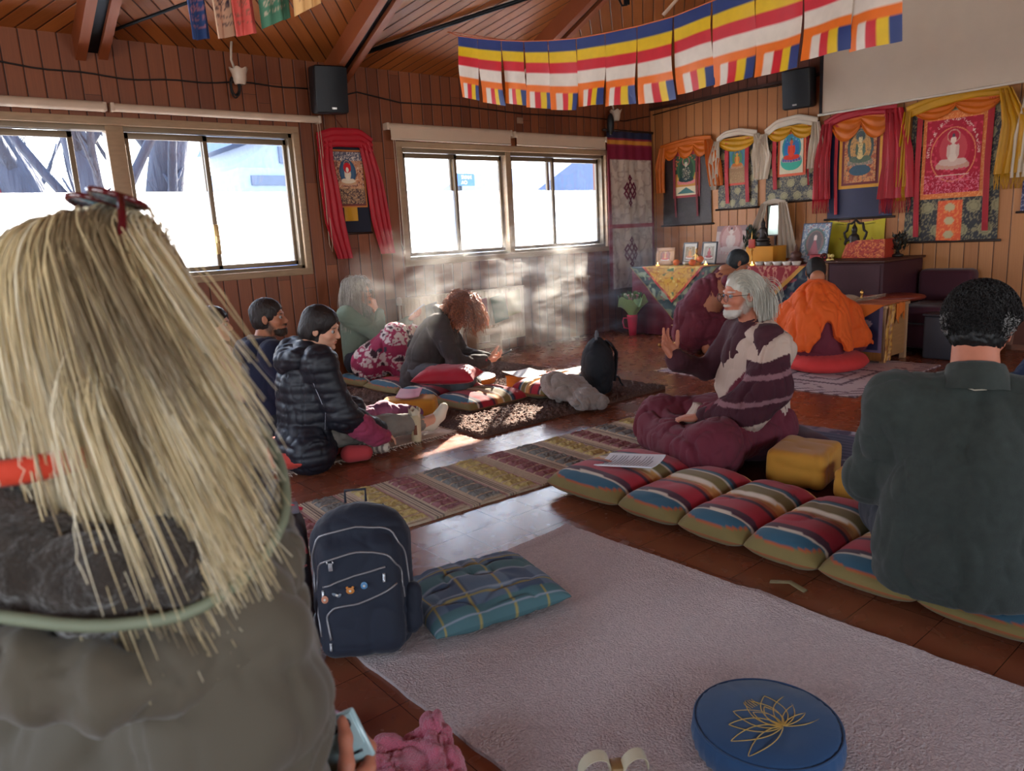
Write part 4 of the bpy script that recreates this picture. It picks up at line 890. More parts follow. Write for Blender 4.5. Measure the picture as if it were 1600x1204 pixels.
nr = nrm(sc-V(0, -.014, .036)); tn = nrm(np.cross(nr, rg.normal(size=(n, 3)))); bn = np.cross(nr, tn)
for t in np.linspace(0, 1, 10): a = t*6.5; pth.append(sc+nr*(.024*t)+(tn*math.cos(a)+bn*math.sin(a)-tn)*.0075)
m = M(); col = np.tile(np.array((.012, .010, .010)), (n, 1)); gr = (np.abs(sc[:, 0]) > .055) & (sc[:, 2] < .03) & (rg.uniform(size=n) < .45); col[gr] = (.28, .27, .26)
strands(m, np.stack(pth, 1), .0012, col); m.xf(HT, HP); m.merge(cap); m.build('hair', m_hairdark, root, col=True)
d = ps.top(waist=.175, chest=.175, hemr=.195, sleeve=(.085, .078, .05), flat=.80, drop=.0)
d.chain([((-.02, -.03, .20), .225), ((0, -.0, .34), .20)], k=.08, flat=((0, 1, 0), .75)); d.box((0, 0, -.2), (1, 1, .29), 0, k=.02, cut=True)
def gex(P, N): return 0*P[:, 0]
m_green = mat('green_knit', srgb(48, 54, 49), .95, bump=.7, bs=420, bd=.0015, var=.16, vs=40, sheen=.12)
cloth(d, .0095, .017, 4.2, 55, (1, 1, .55)).build('sweater', m_green, root)
nk = V(*J['neck']); m = M(); u = np.linspace(0, 1, 26, endpoint=True); a = np.linspace(0, 2*math.pi, 48, endpoint=False); pr = [(.092, -.045), (.086, -.02), (.079, .005), (.074, .022), (.068, .026), (.064, .018), (.068, -.01)]
Pn = np.stack([np.stack([r*1.0*np.cos(a), r*1.06*np.sin(a)-.0+z*.35, z+.030-.022*np.sin(a)+0*a], -1) for r, z in pr], 0)+nk+V(0, -.01, 0); Pn = Pn+.002*vnoise(Pn, 40)[..., None]
m.grid(Pn, cv=True); m.build('collar', m_green, root)
m = M(); m.tube([tuple(nk+V(-.03, -.093, .004)), tuple(nk+V(-.01, -.098, -.002)), tuple(nk+V(.02, -.097, .001))], .0022, 6); m.build('hanging_loop', mat('pale_thread', srgb(190, 180, 160), .8), root)
ps2 = ps.legs((.115, .09, .06)); cloth(ps2, .013, .01, 6, 5).build('trousers', mat('dark_trousers', srgb(40, 42, 50), .9, **FAB), root)

# ---- dark-sleeved person cut by the right edge -------------------------------------------
root = person('person in dark blue clothing cut off by the right edge of the picture', (4.66, .98, 0), R(140))
ps = Pose(seat=.06, lean=.15); J = ps.J; finish_body(root, [head_mesh(SK_TAN, Rm(), V(*J['head'])), ps.core(SK_TAN)]); add_eyes(root, Rm(), V(*J['head']))
hair_cap(Rm(), V(*J['head']), 1.05, col=srgb(40, 30, 26)).build('hair', m_hairdark, root, col=True)
m_navy2 = mat('dark_blue_cloth', srgb(38, 54, 84), .9, **FAB)
cloth(ps.top(waist=.15, chest=.16, sleeve=(.08, .07, .055)), .012, .01, 6, 61).build('jumper', m_navy2, root); cloth(ps.legs((.12, .1, .06)), .013, .01, 6, 6).build('trousers', m_navy2, root)
# ---- woman in the pink fleece ---------------------------------------------------------------
root = person('person in pale pink fleece seen from behind, dark hair pinned up', (1.50, 4.93, 0), R(8))
ps = Pose(seat=.045, lean=.02, k=.98); J = ps.J; HT = Rm(R(-40), .05); HP = V(*J['head'])
finish_body(root, [head_mesh(SK_LIGHT, HT, HP, female=True, neck=.05, nw=J['neck']), ps.core(SK_LIGHT), hand_mesh(SK_LIGHT, J['wrR'], (-.4, .8, -.2), (0, 0, -1), 1, size=.95)]); add_eyes(root, HT, HP)
def bun(d): d.ell((0, -.118, .0), (.042, .038, .045), k=.015)
hair_cap(HT, HP, 1.06, col=(.022, .012, .01), extra=bun, amp=.004, stretch=(.6, 1, 1), s=60).build('hair', m_hairdark, root, col=True)
m_fleece = mat('pink_fleece', srgb(226, 184, 168), .95, bump=.7, bs=220, bd=.003, var=.06, vs=20, sheen=.5)
cloth(ps.top(waist=.155, chest=.155, sleeve=(.078, .066, .05), hemr=.165), .010, .008, 5, 71, (1, 1, .6)).build('fleece_jacket', m_fleece, root)
nk = V(*J['neck']); m = M(); a = np.linspace(0, 2*math.pi, 36); m.tube(np.stack([.070*np.cos(a), .074*np.sin(a)-.005, .012-.01*np.sin(a)], -1)+nk, .020, 10); m.build('collar', m_fleece, root)
cloth(ps.legs(), .013, .008, 6, 6).build('trousers', mat('dark_trousers'), root)
# ---- man in the navy hoodie ---------------------------------------------------------------
root = person('man in navy hooded top with short dark hair and beard, seated in profile', (1.66, 4.43, 0), R(-2))
ps = Pose(seat=.06, lean=.03, k=1.04); J = ps.J; HT = Rm(R(-36), -.02); HP = V(*J['head'])
finish_body(root, [head_mesh(SK_TAN, HT, HP, beard=(.03, .018, .012), nw=J['neck']), ps.core(SK_TAN), hand_mesh(SK_TAN, J['wrR'], (-.4, .8, -.2), (0, 0, -1), 1)]); add_eyes(root, HT, HP)
hair_cap(HT, HP, 1.05, col=(.018, .011, .009), amp=.003, s=90).build('hair', m_hairdark, root, col=True)
m_navy = mat('navy_jersey', srgb(28, 32, 56), .92, **FAB)
cloth(ps.top(waist=.15, chest=.16, sleeve=(.08, .07, .055)), .010, .009, 6, 81).build('hoodie', m_navy, root)
nk = V(*J['neck']); d = SDF(.03); d.chain([(tuple(nk+V(-.09, -.0, -.01)), .05), (tuple(nk+V(-.07, -.09, -.03)), .055), (tuple(nk+V(0, -.12, -.05)), .06), (tuple(nk+V(.07, -.09, -.03)), .055), (tuple(nk+V(.09, .0, -.01)), .05)], k=.03)
cloth(d, .009, .007, 10, 4).build('hood', m_navy, root)
m = M(); a = np.linspace(0, 2*math.pi, 30); m.tube(np.stack([.066*np.cos(a), .07*np.sin(a)-.005, .02-.012*np.sin(a)], -1)+nk, .018, 8); m.build('collar', mat('grey_collar', srgb(110, 92, 84), .9, **FAB), root)
cloth(ps.legs(), .013, .008, 6, 6).build('trousers', mat('dark_trousers'), root)
# ---- woman in the black quilted jacket ------------------------------------------------------
root = person('person in black quilted hooded jacket, back turned, one leg stretched out', (1.64, 3.86, 0), R(-2))
ps = Pose(seat=.09, lean=.12, k=1.0, side=.05, headfwd=.03); J = ps.J; HT = Rm(R(-45), .25, .08); HP = V(*J['head'])+V(.02, 0, -.03)
J['knR'] = (.10, .45, .14); J['anR'] = (.02, .80, .085); J['toeR'] = (.02, .87, .12); J['knL'] = (-.25, .36, .14); J['anL'] = (.08, .30, .06); J['toeL'] = (.17, .36, .055)
J['elR'] = (.24, .12, .29); J['wrR'] = (.19, .34, .15); J['elL'] = (-.22, .15, .3); J['wrL'] = (-.05, .33, .25)
finish_body(root, [head_mesh(SK_LIGHT, HT, HP, neck=.05, nw=J['neck']), ps.core(SK_LIGHT), hand_mesh(SK_LIGHT, (.19, .355, .13), (-.1, .8, -.35), (0, 0, -1), 1, size=.9)]); add_eyes(root, HT, HP)
def bob(d): d.ell((0, -.04, -.03), (.082, .09, .075), k=.03)
hair_cap(HT, HP, 1.09, col=(.014, .008, .007), extra=bob, amp=.0025, s=60, seed=3).build('hair', m_hairdark, root, col=True)
m_blk = mat('black_nylon', srgb(24, 25, 34), .5, bump=.25, bs=60, bd=.003, var=.1, spec=.5)
d = ps.top(waist=.175, chest=.18, hemr=.20, sleeve=(.092, .085, .07), drop=.06, flat=.85); d.cap((.05, -.04, .12), (.16, -.05, .10), .15, .13, k=.06)
def quilt(P, N): return .007*(np.abs(np.sin(P[:, 2]*math.pi/.055+.5*np.sin(P[:, 0]*9)))**.5-.7)-.005*(np.abs(np.sin(P[:, 0]*math.pi/.085)) < .10)*(P[:, 1] < 0)
cloth(d, .0085, .007, 7, 91, extra=quilt).build('quilted_jacket', m_blk, root)
nk = V(*J['neck']); d = SDF(.04); d.chain([(tuple(nk+V(-.12, .02, -.03)), .05), (tuple(nk+V(-.09, -.09, -.04)), .06), (tuple(nk+V(0, -.12, -.06)), .07), (tuple(nk+V(.09, -.09, -.04)), .06), (tuple(nk+V(.12, .02, -.03)), .05)], k=.03)
cloth(d, .0085, .006, 10, 5, extra=lambda P, N: .004*np.abs(np.sin(P[:, 2]*math.pi/.04))).build('hood', m_blk, root)
m = M(); m.tube([tuple(V(*J['shR'])+V(.04, -.075, -.05)), tuple(V(*J['elR'])+V(.0, -.095, .04)), tuple(V(*J['elR'])+V(-.02, -.10, -.06))], .0022, 6); m.build('piping', mat('silver_piping', srgb(150, 150, 160), .4, bump=0), root)
d = SDF(.03).chain([(J['hjR'], .10), (J['knR'], .075), ((.03, .70, .10), .06)]); cloth(d, .010, .009, 9, 12).build('trousers', mat('grey_trousers', srgb(128, 122, 112), .9, **FAB), root)
d = SDF(.03).chain([((-.09, .05, .16), .10), ((-.23, .33, .15), .08), ((-.08, .33, .09), .06), ((.03, .28, .065), .045)]); cloth(d, .010, .006, 9, 14).build('leggings', mat('dark_leggings', srgb(36, 32, 40), .8, **FAB), root)
def sock(p, name, mt, col=None):
    d = SDF(.02); d.chain(p); P_, F_ = d.mesh(.006, 2); m = M(); m.add(P_, F_.tolist(), None if col is None else col(P_)); m.build(name, mt, root, col=col is not None)
sock([((.03, .68, .095), .045), ((.02, .80, .070), .042), ((.03, .86, .115), .036), ((.04, .89, .165), .030)], 'sock', mat('white_sock', srgb(214, 206, 184), .95, **FAB))
sock([((.05, .27, .065), .046), ((.13, .32, .055), .043), ((.20, .37, .052), .036)], 'striped_sock', m_shawl, lambda P: np.where((np.sin(P[:, 0]*190+P[:, 1]*90) > 0)[:, None], np.array(srgb(206, 190, 170)), np.array(srgb(120, 104, 96))))
sock([((.19, .16, .055), .050), ((.22, .24, .05), .044)], 'red_sock', mat('red_sock', srgb(178, 58, 60), .95, **FAB))
d = SDF(.02).chain([((.22, .14, .27), .07), ((.24, .22, .21), .075), ((.24, .30, .14), .06), ((.22, .37, .12), .045)]); cloth(d, .008, .007, 12, 6).build('pink_cuff', mat('raspberry_wool', srgb(150, 52, 82), .9, **FAB), root)
# ---- grey-haired woman with glasses --------------------------------------------------------
root = person('grey-haired woman in glasses and grey-green top, hand at her mouth, by the wall', (3.02, 5.80, 0), R(-48))
ps = Pose(seat=.12, lean=.0, k=.97); J = ps.J; HT = Rm(R(6), .08); HP = V(*J['head'])
J['elR'] = (.20, .26, .36); J['wrR'] = (.03, .235, .62); J['elR'] = (.14, .26, .42); J['elL'] = (-.22, .20, .38); J['wrL'] = (-.10, .44, .52)
J['knR'] = (.15, .40, .33); J['knL'] = (-.12, .40, .30); J['anR'] = (.14, .44, .07); J['anL'] = (-.10, .44, .07); J['toeR'] = (.15, .52, .04); J['toeL'] = (-.1, .52, .04)
hR = hand_mesh(SK_LIGHT, (.035, .205, .655), (-.1, -.25, .95), (-.2, -1, .2), 1, (.6, .7, .8, .9, .9), .6, .4, .92)
hL = hand_mesh(SK_LIGHT, (-.09, .47, .54), (.35, .85, .35), (-.1, -.3, 1), -1, (.4, .5, .5, .6, .6), .6, .2, .92)
finish_body(root, [head_mesh(SK_LIGHT, HT, HP, old=True, neck=.05, nw=J['neck']), ps.core(SK_LIGHT), hR, hL]); add_eyes(root, HT, HP)
round_glasses(root, HT, HP, .024, .0022, mat('black_plastic', srgb(26, 24, 30), .3, bump=0), sq=.85)
g = HT.T@V(0, 0, -1); m = M(); pth, rg = hair_flow(1500, 8, g, .34, 20, 0, back=.15, stiff=.72, noise=.035, off=1.06, front=.9, side=1.0, coll=[((0, -.02, -.20), (.13, .11, .10))], vol=.16)
cc = np.array(srgb(160, 150, 138))*(1+rg.uniform(-.45, .35, (1500, 1))); strands(m, pth, .0013, cc); m.xf(HT, HP); m.merge(hair_cap(HT, HP, 1.04, col=srgb(110, 102, 92), amp=.002)); m.build('hair', m_hair, root, col=True)
cloth(ps.top(waist=.155, chest=.155, sleeve=(.08, .068, .045)), .010, .009, 6, 101).build('jumper', mat('sage_wool', srgb(112, 128, 112), .95, **FAB), root)
cloth(ps.legs((.12, .09, .06)), .013, .008, 6, 6).build('trousers', mat('dark_trousers'), root)
# blanket over her raised knees: a thing of its own
d = SDF(.06).chain([((.16, .16, .20), .17), ((.16, .40, .40), .13), ((.14, .45, .26), .14), ((.16, .48, .10), .14)]); d.chain([((-.12, .18, .20), .16), ((-.12, .42, .36), .13), ((-.10, .45, .22), .14), ((-.1, .48, .10), .14)]); d.box((0, 0, -.2), (.9, .9, .2), 0, k=.005, cut=True)
def blcol(P):
    c = np.tile(np.array(srgb(168, 52, 92)), (len(P), 1)); q = P.copy(); a = fbm(q, 5.5, 2, 3); b_ = np.abs(fbm(q, 16, 2, 8))
    band = (np.abs(np.sin((P[:, 0]*.8+P[:, 1]*.3+P[:, 2]*1.1)*13)) > .55); c[band & (b_ > .10)] = srgb(222, 206, 204); c[band & (b_ > .34)] = srgb(70, 40, 52); c[(~band) & (a > .30)] = srgb(214, 108, 140); c[(~band) & (a < -.38)] = srgb(70, 62, 78)
    return c
mb = cloth(d, .009, .018, 7, 111, (1.2, 1.2, .35), col=blcol); o = tag(mb.build('knee_blanket', m_shawl, col=True), "fuchsia and white patterned blanket over the grey-haired woman's knees", 'blanket'); o.location = root.location; o.rotation_euler = root.rotation_euler
ph = thing('mobile_phone', "pale phone held up in the grey-haired woman's hand", 'phone'); m = M(); m.box((-.038, -.075, -.004), (.038, .075, .004), bev=.003); m.build('phone_body', mat('phone_white', srgb(225, 225, 228), .35, bump=0), ph)
m = M(); m.box((-.034, -.070, .004), (.034, .070, .0048)); m.build('screen', mat('dark_screen', srgb(30, 34, 44), .1, bump=0), ph, smooth=False)
ph.matrix_world = Matrix.Translation(root.location) @ Matrix.Rotation(R(-138), 4, 'Z') @ Matrix.Translation((-.05, .545, .62)) @ Matrix.Rotation(R(35), 4, 'X')
# ---- curly-haired person bent over the phone ------------------------------------------------
root = person('person with curly auburn hair in dark coat, bent low over a phone', (3.10, 4.93, 0), R(-42))
ps = Pose(seat=.10, lean=.50, k=1.0); J = ps.J; HT = Rm(R(10), 1.0); HP = V(*J['head'])+V(0, .075, -.10)
J['elR'] = (.24, .32, .26); J['wrR'] = (.10, .52, .26); J['elL'] = (-.24, .30, .26); J['wrL'] = (-.08, .52, .25)
finish_body(root, [head_mesh(SK_LIGHT, HT, HP, neck=.05, neck_to=(0, -.09, -.10)), ps.core(SK_LIGHT), hand_mesh(SK_LIGHT, (.09, .53, .255), (-.2, .9, .1), (-.4, .1, .9), 1, (.4, .5, .6, .7, .7)), hand_mesh(SK_LIGHT, (-.07, .53, .25), (.2, .9, .1), (.4, .1, .9), -1, (.4, .5, .6, .7, .7))]); add_eyes(root, HT, HP)
rg = np.random.default_rng(14); n = 1700; sc = scalp_points(n, rg, .9, -.06, hr=(.08, .10, .088)); nr = nrm(sc-V(0, -.014, .02)); g = HT.T@V(0, 0, -1); tn = nrm(np.cross(nr, rg.normal(size=(n, 3)))); bn = np.cross(nr, tn); pth = []; ou = rg.uniform(.025, .105, (n, 1)); Lh = rg.uniform(.05, .13, n)*np.where(sc[:, 1] > 0, 1.2, .8)
for t in np.linspace(0, 1, 16): a = t*9+0; pth.append(sc+(nr*(ou*math.sin(t*1.6))+g*(t**1.6)[..., None]*0)+g[None]*(Lh*t**1.5)[:, None]+(tn*math.cos(a)+bn*math.sin(a)-tn)*.015*min(1, t*2))
m = M(); cc = np.array(srgb(150, 84, 44))*(1+rg.uniform(-.5, .5, (n, 1))); strands(m, np.stack(pth, 1), .0023, cc); m.xf(HT, HP); m.merge(hair_cap(HT, HP, 1.0, col=srgb(60, 30, 18), amp=.01, stretch=(1, 1, 1))); m.build('hair', m_hair, root, col=True)
m_coat = mat('charcoal_coat', srgb(62, 54, 52), .85, **FAB)
cloth(ps.top(waist=.17, chest=.17, hemr=.20, sleeve=(.085, .075, .055), drop=.05, flat=.9), .010, .012, 6, 121).build('coat', m_coat, root)
nk = V(*J['neck']); m = M(); a = np.linspace(R(150), R(390), 26); m.tube((np.stack([.085*np.cos(a), .08*np.sin(a)-.01, .01-.02*np.sin(a)], -1)@ps.T.T)+nk, .024, 10, flat=1.2); m.build('collar', m_coat, root)
cloth(ps.legs((.11, .085, .055)), .012, .009, 6, 6).build('trousers', mat('grey_jeans', srgb(92, 96, 100), .9, **FAB), root)
for q in (1, -1): m = M(); w = V(*J['wrR' if q > 0 else 'wrL']); m.tube([tuple(w+V(q*.012, -.03, 0)), tuple(w+V(0, .015, 0))], [.043, .038], 14); m.build('cuff', mat('red_cuff', srgb(150, 40, 54), .9, **FAB), root)
ph = thing('mobile_phone', 'dark phone held by the curly-haired person', 'phone'); m = M(); m.box((-.038, -.075, -.004), (.038, .075, .004), bev=.003); m.build('phone_body', mat('black_plastic'), ph); m = M(); m.box((-.034, -.07, .004), (.034, .07, .005)); m.build('screen', mat('dark_screen'), ph, smooth=False)
ph.matrix_world = Matrix.Translation(root.location) @ Matrix.Rotation(R(-132), 4, 'Z') @ Matrix.Translation((.0, .66, .29)) @ Matrix.Rotation(R(25), 4, 'X')
# ---- hidden person in dark green at the far left -----------------------------------------------
root = person('person in dark green, half hidden behind the blond woman, with loose dark hair', (1.18, 5.30, 0), R(-10))
ps = Pose(seat=.04, lean=.05, k=.98); J = ps.J; HT = Rm(R(-20), .1); HP = V(*J['head']); finish_body(root, [head_mesh(SK_TAN, HT, HP), ps.core(SK_TAN)]); add_eyes(root, HT, HP)
hair_cap(HT, HP, 1.10, col=(.02, .013, .012), extra=lambda d: d.ell((0, -.07, -.08), (.075, .055, .13), k=.03), amp=.004).build('hair', m_hairdark, root, col=True)
m_dg = mat('dark_green_cloth', srgb(40, 62, 50), .9, **FAB); cloth(ps.top(waist=.16, chest=.16, sleeve=(.08, .07, .055)), .012, .01, 6, 131).build('jumper', m_dg, root); cloth(ps.legs(), .013, .01, 6, 6).build('trousers', m_dg, root)
# ================================================================= painted cloth helpers
m_paint = mat('painted_cloth', attr=True, rough=.75, var=.05, vs=12, bump=.15, bs=300, bd=.001)
m_silk = mat('brocade_silk', attr=True, rough=.5, var=.06, vs=20, bump=.3, bs=240, bd=.001)
m_card = mat('printed_card', attr=True, rough=.45, var=.03, bump=0)
class Paint:
    """colours of a flat textile or print, as areas in u (0..1 left to right) and v (0..1 bottom to top)"""
    def __init__(s, nu, nv, base, asp=1.0): s.U, s.V_ = np.meshgrid(np.linspace(0, 1, nu), np.linspace(0, 1, nv), indexing='ij'); s.c = np.tile(np.array(base, float), (nu, nv, 1)); s.a = asp; s.X = np.stack([s.U*10, s.V_*10*asp, 0*s.U], -1)
    def set(s, mask, col): s.c[mask] = col; return s
    def rect(s, a, b, c, d, col): return s.set((s.U >= a) & (s.U <= b) & (s.V_ >= c) & (s.V_ <= d), col)
    def ell(s, cx, cy_, rx, ry, col, rim=None):
        q = ((s.U-cx)/rx)**2+((s.V_-cy_)/ry)**2; s.set(q <= 1, col)
        if rim is not None: s.set((q <= 1) & (q > .72), rim)
        return s
    def tri(s, pts, col):
        m = np.ones(s.U.shape, bool); n = len(pts)
        for i in range(n):
            (ax, ay), (bx, by) = pts[i], pts[(i+1) % n]; m &= ((bx-ax)*(s.V_-ay)-(by-ay)*(s.U-ax)) >= 0
        return s.set(m, col)
    def noise(s, col, scale, th, seed=0, mask=None, w=1.0):
        m = np.abs(fbm(s.X, scale, 2, seed)) < th if th > 0 else fbm(s.X, scale, 2, seed) > -th
        if mask is not None: m = m & mask
        s.c[m] = s.c[m]*(1-w)+np.array(col)*w; return s
    def medallions(s, nx, ny, r, col, a=0, b=1, c=0, d=1, ox=0):
        for i in range(nx):
            for j in range(ny):
                cx = a+(b-a)*(i+.5+(ox*(j % 2)))/nx; cy_ = c+(d-c)*(j+.5)/ny
                q = ((s.U-cx)/r)**2+((s.V_-cy_)/(r/s.a))**2; t = np.arctan2((s.V_-cy_)*s.a, s.U-cx); s.set(q <= (1+.12*np.cos(8*t)), col); s.set((np.abs(q-.45) < .09), np.array(col)*.6)
        return s
def seated_figure(p, cx, cy_, k, body, robe, halo, halo2, throne=(.8, .75, .65), skin=None, asp=1.0):
    """a small seated figure on a lotus seat within an aureole, in a few painted areas"""
    h = k/asp; skin = skin if skin is not None else body
    p.ell(cx, cy_+.30*h, .62*k, .80*h, halo2).ell(cx, cy_+.28*h, .50*k, .68*h, halo).ell(cx, cy_+.78*h, .24*k, .26*h, halo2, rim=throne)
    for i in range(7): p.ell(cx+(i-3)*.17*k, cy_-.44*h+.02*abs(i-3)*h, .11*k, .12*h, throne, rim=(.6, .3, .3))
    p.ell(cx, cy_-.24*h, .52*k, .15*h, robe).ell(cx-.30*k, cy_-.22*h, .2*k, .12*h, robe).ell(cx+.30*k, cy_-.22*h, .2*k, .12*h, robe)
    p.ell(cx, cy_+.12*h, .20*k, .36*h, body).ell(cx-.17*k, cy_+.20*h, .07*k, .26*h, robe).ell(cx+.17*k, cy_+.20*h, .07*k, .26*h, robe)
    p.ell(cx, cy_+.62*h, .105*k, .15*h, skin).ell(cx, cy_+.80*h, .06*k, .07*h, (.08, .07, .1)); return p
def on_wall_right(y0, y1, z0, z1, nu, nv, off=.02, wob=.006, seed=0, taper=0.0, top=None):
    """grid hanging on the altar wall; u runs from the corner side (large y) towards the camera"""
    u, v = np.meshgrid(np.linspace(0, 1, nu), np.linspace(0, 1, nv), indexing='ij'); yc = (y0+y1)/2; w = (y1-y0)*(1+taper*(1-v)); y = yc-(u-.5)*-w
    z = z0+(z1-z0)*v; x = XC-off-wob*(1+np.sin(u*9+seed))*(1-v*.7)-.004*vnoise(np.stack([y, z, y*0], -1), 7, seed); return np.stack([x, y, z], -1)
def rod(y0, y1, z, off, r, name, mt, parent): m = M(); m.tube([(XC-off, y0, z), (XC-off, y1, z)], r, 10); m.build(name, mt, parent)
m_rod = mat('dark_rod', srgb(46, 30, 24), .4, bump=0)
def drape_strip(path, w, n=26, nu=15, fold=.02, th=.003, seed=0, cdir=(0, 1, 0), out=(-1, 0, 0), col=None, bunch=None):
    """a scarf hanging along `path`, gathered into soft folds; cdir is the way its width runs"""
    p = np.asarray(path, float); L = np.concatenate([[0], np.cumsum(np.linalg.norm(np.diff(p, axis=0), axis=1))]); t = np.linspace(0, L[-1], n)
    c = np.stack([np.interp(t, L, p[:, k]) for k in range(3)], -1)
    for _ in range(2): c[1:-1] = (c[:-2]+c[1:-1]*2+c[2:])/4
    ww = np.interp(np.linspace(0, 1, n), np.linspace(0, 1, len(w)), w) if np.ndim(w) else np.full(n, w); u = np.linspace(-.5, .5, nu); f = np.interp(np.linspace(0, 1, n), np.linspace(0, 1, len(bunch)), bunch) if bunch is not None else np.ones(n)
    cd = np.asarray(cdir, float); cd = cd if cd.ndim == 2 else np.tile(cd, (2, 1)); cdn = np.stack([np.interp(np.linspace(0, 1, n), np.linspace(0, 1, len(cd)), cd[:, k]) for k in range(3)], -1); cdn = nrm(cdn)
    ph = seed*1.7+.6*np.sin(np.linspace(0, 5, n)+seed); Pn = c[:, None]+ww[:, None, None]*u[None, :, None]*cdn[:, None]
    Pn = Pn+(fold*f[:, None]*(np.sin(u[None]*21+ph[:, None])+.5*np.sin(u[None]*39+2*ph[:, None])))[..., None]*np.array(out)
    return Pn
def scarf(name, label, pieces, mt, group=None, fringe=None, cat='scarf', th=.004, fcol=None):
    r = M()
    for Pn in pieces: r.sheet(Pn, th)
    o = r.build(name, mt); tag(o, label, cat, group)
    if fringe:
        for (a, b, ln) in fringe:
            f = M(); a = np.array(a); b = np.array(b)
            for i in range(26): q = a+(b-a)*(i+.5)/26; f.tube([q, q+V(RNG.normal()*.004, RNG.normal()*.006, -ln*.5), q+V(RNG.normal()*.006, RNG.normal()*.010, -ln)], [.0035, .003, .002], 4)
            f.build('fringe', fcol or mt, o)
    return o
m_kwhite = mat('white_silk', srgb(206, 192, 172), .5, bump=.3, bs=40, bd=.004, var=.06, sheen=.4)
m_kred = mat('red_silk', srgb(170, 10, 34), .55, bump=.3, bs=40, bd=.004, var=.15, sheen=.0)
m_kyel = mat('mustard_silk', srgb(196, 142, 12), .55, bump=.3, bs=40, bd=.004, var=.12, sheen=.0)
m_kora = mat('saffron_silk', srgb(200, 100, 14), .55, bump=.3, bs=40, bd=.004, var=.15, sheen=.0)
def thangka(label, y0, y1, z0, z1, brocade, inner, picture, ribbons=None, rodlen=.03, valance=None, ribcol=None, hanger=True, vm=None):
    """y0 camera side, y1 corner side; children: brocade, inner_border, painting, valance, ribbons, rods"""
    yc = (y0+y1)/2; r = thing('thangka', label, 'hanging scroll', (0, 0, 0), 0, None); r.location = (XC, yc, z0); off = V(-XC, -yc, -z0)
    def bld(m, nm, mt, col=False): m.xf(None, off); return m.build(nm, mt, r, col=col)
    Pn = on_wall_right(y1, y0, z0, z1, 90, 110, .012, .004, seed=y0, taper=brocade[1]); p = Paint(90, 110, (0, 0, 0), (z1-z0)/(y1-y0)); brocade[0](p)
    m = M(); m.sheet(Pn, .003, p.c); bld(m, 'brocade_border', m_silk, True)
    a, b, c, d = inner; W = y1-y0; H_ = z1-z0     # u from corner side
    def rect(u0, u1, v0, v1, off_, n=(70, 90)): return on_wall_right(y1-u0*W, y1-u1*W, z0+v0*H_, z0+v1*H_, *n, off_, .003, seed=y0)
    asp = (d-c)*H_/((b-a)*W); p = Paint(70, 90, (0, 0, 0), asp); picture[1](p); m = M(); m.sheet(rect(a, b, c, d, .020), .002, p.c); bld(m, 'inner_border', m_silk, True)
    e = picture[0]; p = Paint(80, 104, (0, 0, 0), asp*(1-2*e[1])/(1-2*e[0])); picture[2](p); w_, h_ = b-a, d-c; m = M(); m.sheet(rect(a+w_*e[0], b-w_*e[0], c+h_*e[1], d-h_*e[2], .026, (80, 104)), .002, p.c); bld(m, 'painting', m_paint, True)
    if ribbons:
        for i, (u0, ztop, zbot, w) in enumerate(ribbons):
            y = y1-u0*W; Pn = drape_strip([(XC-.034, y, z0+ztop*H_), (XC-.040, y+.004, z0+(ztop+zbot)/2*H_), (XC-.036, y-.012, z0+zbot*H_)], w, 20, 7, .004, seed=i); m = M(); m.sheet(Pn, .002); bld(m, 'ribbon', ribcol or m_kred)
    if valance: m = M(); valance(m, y0, y1, z0, z1); bld(m, 'silk_valance', vm or m_kora)
    m = M(); m.tube([(XC-.016, y0-rodlen-brocade[1]*W/2, z0), (XC-.016, y1+rodlen+brocade[1]*W/2, z0)], .011, 10); bld(m, 'bottom_rod', m_rod)
    m = M(); m.tube([(XC-.016, y0-.015, z1), (XC-.016, y1+.015, z1)], .008, 8); bld(m, 'top_rod', m_rod)
    if hanger: m = M(); m.tube([(XC-.014, y0+W*.2, z1), (XC-.006, yc, z1+.075), (XC-.014, y1-W*.2, z1)], .003, 6); bld(m, 'hanging_cord', mat('red_cord', srgb(130, 40, 34), .7))
    return r
def swag(m, y0, y1, z0, z1, drop=.12, n=3):
    for i in range(n):
        a = y0+(y1-y0)*i/n-.01; b = y0+(y1-y0)*(i+1)/n+.01; nu, nv = 20, 16; u, v = np.meshgrid(np.linspace(0, 1, nu), np.linspace(0, 1, nv), indexing='ij')
        dz = drop*(z1-z0)*v*(np.sin(u*math.pi)**.7*.8+.35); Pn = np.stack([XC-.034-.020*np.sin(u*math.pi)*v-.007*np.sin(v*16+u*5+i)*(v > .05), a+(b-a)*(u*(1-.06*v)+.03*v), z1-.005-dz], -1); m.sheet(Pn, .003)
black_gold = lambda p, g=srgb(150, 138, 96): p.noise(g, 4.2, .13, 3)
def br_dark_medal(p):
    p.c[:] = srgb(36, 38, 46); p.noise(srgb(134, 124, 92), 5.5, .12, 3); p.medallions(4, 6, .075, srgb(150, 142, 104), ox=.5)
def flames(p, base, c2): p.c[:] = base; p.noise(c2, 2.2, -.12, 5)
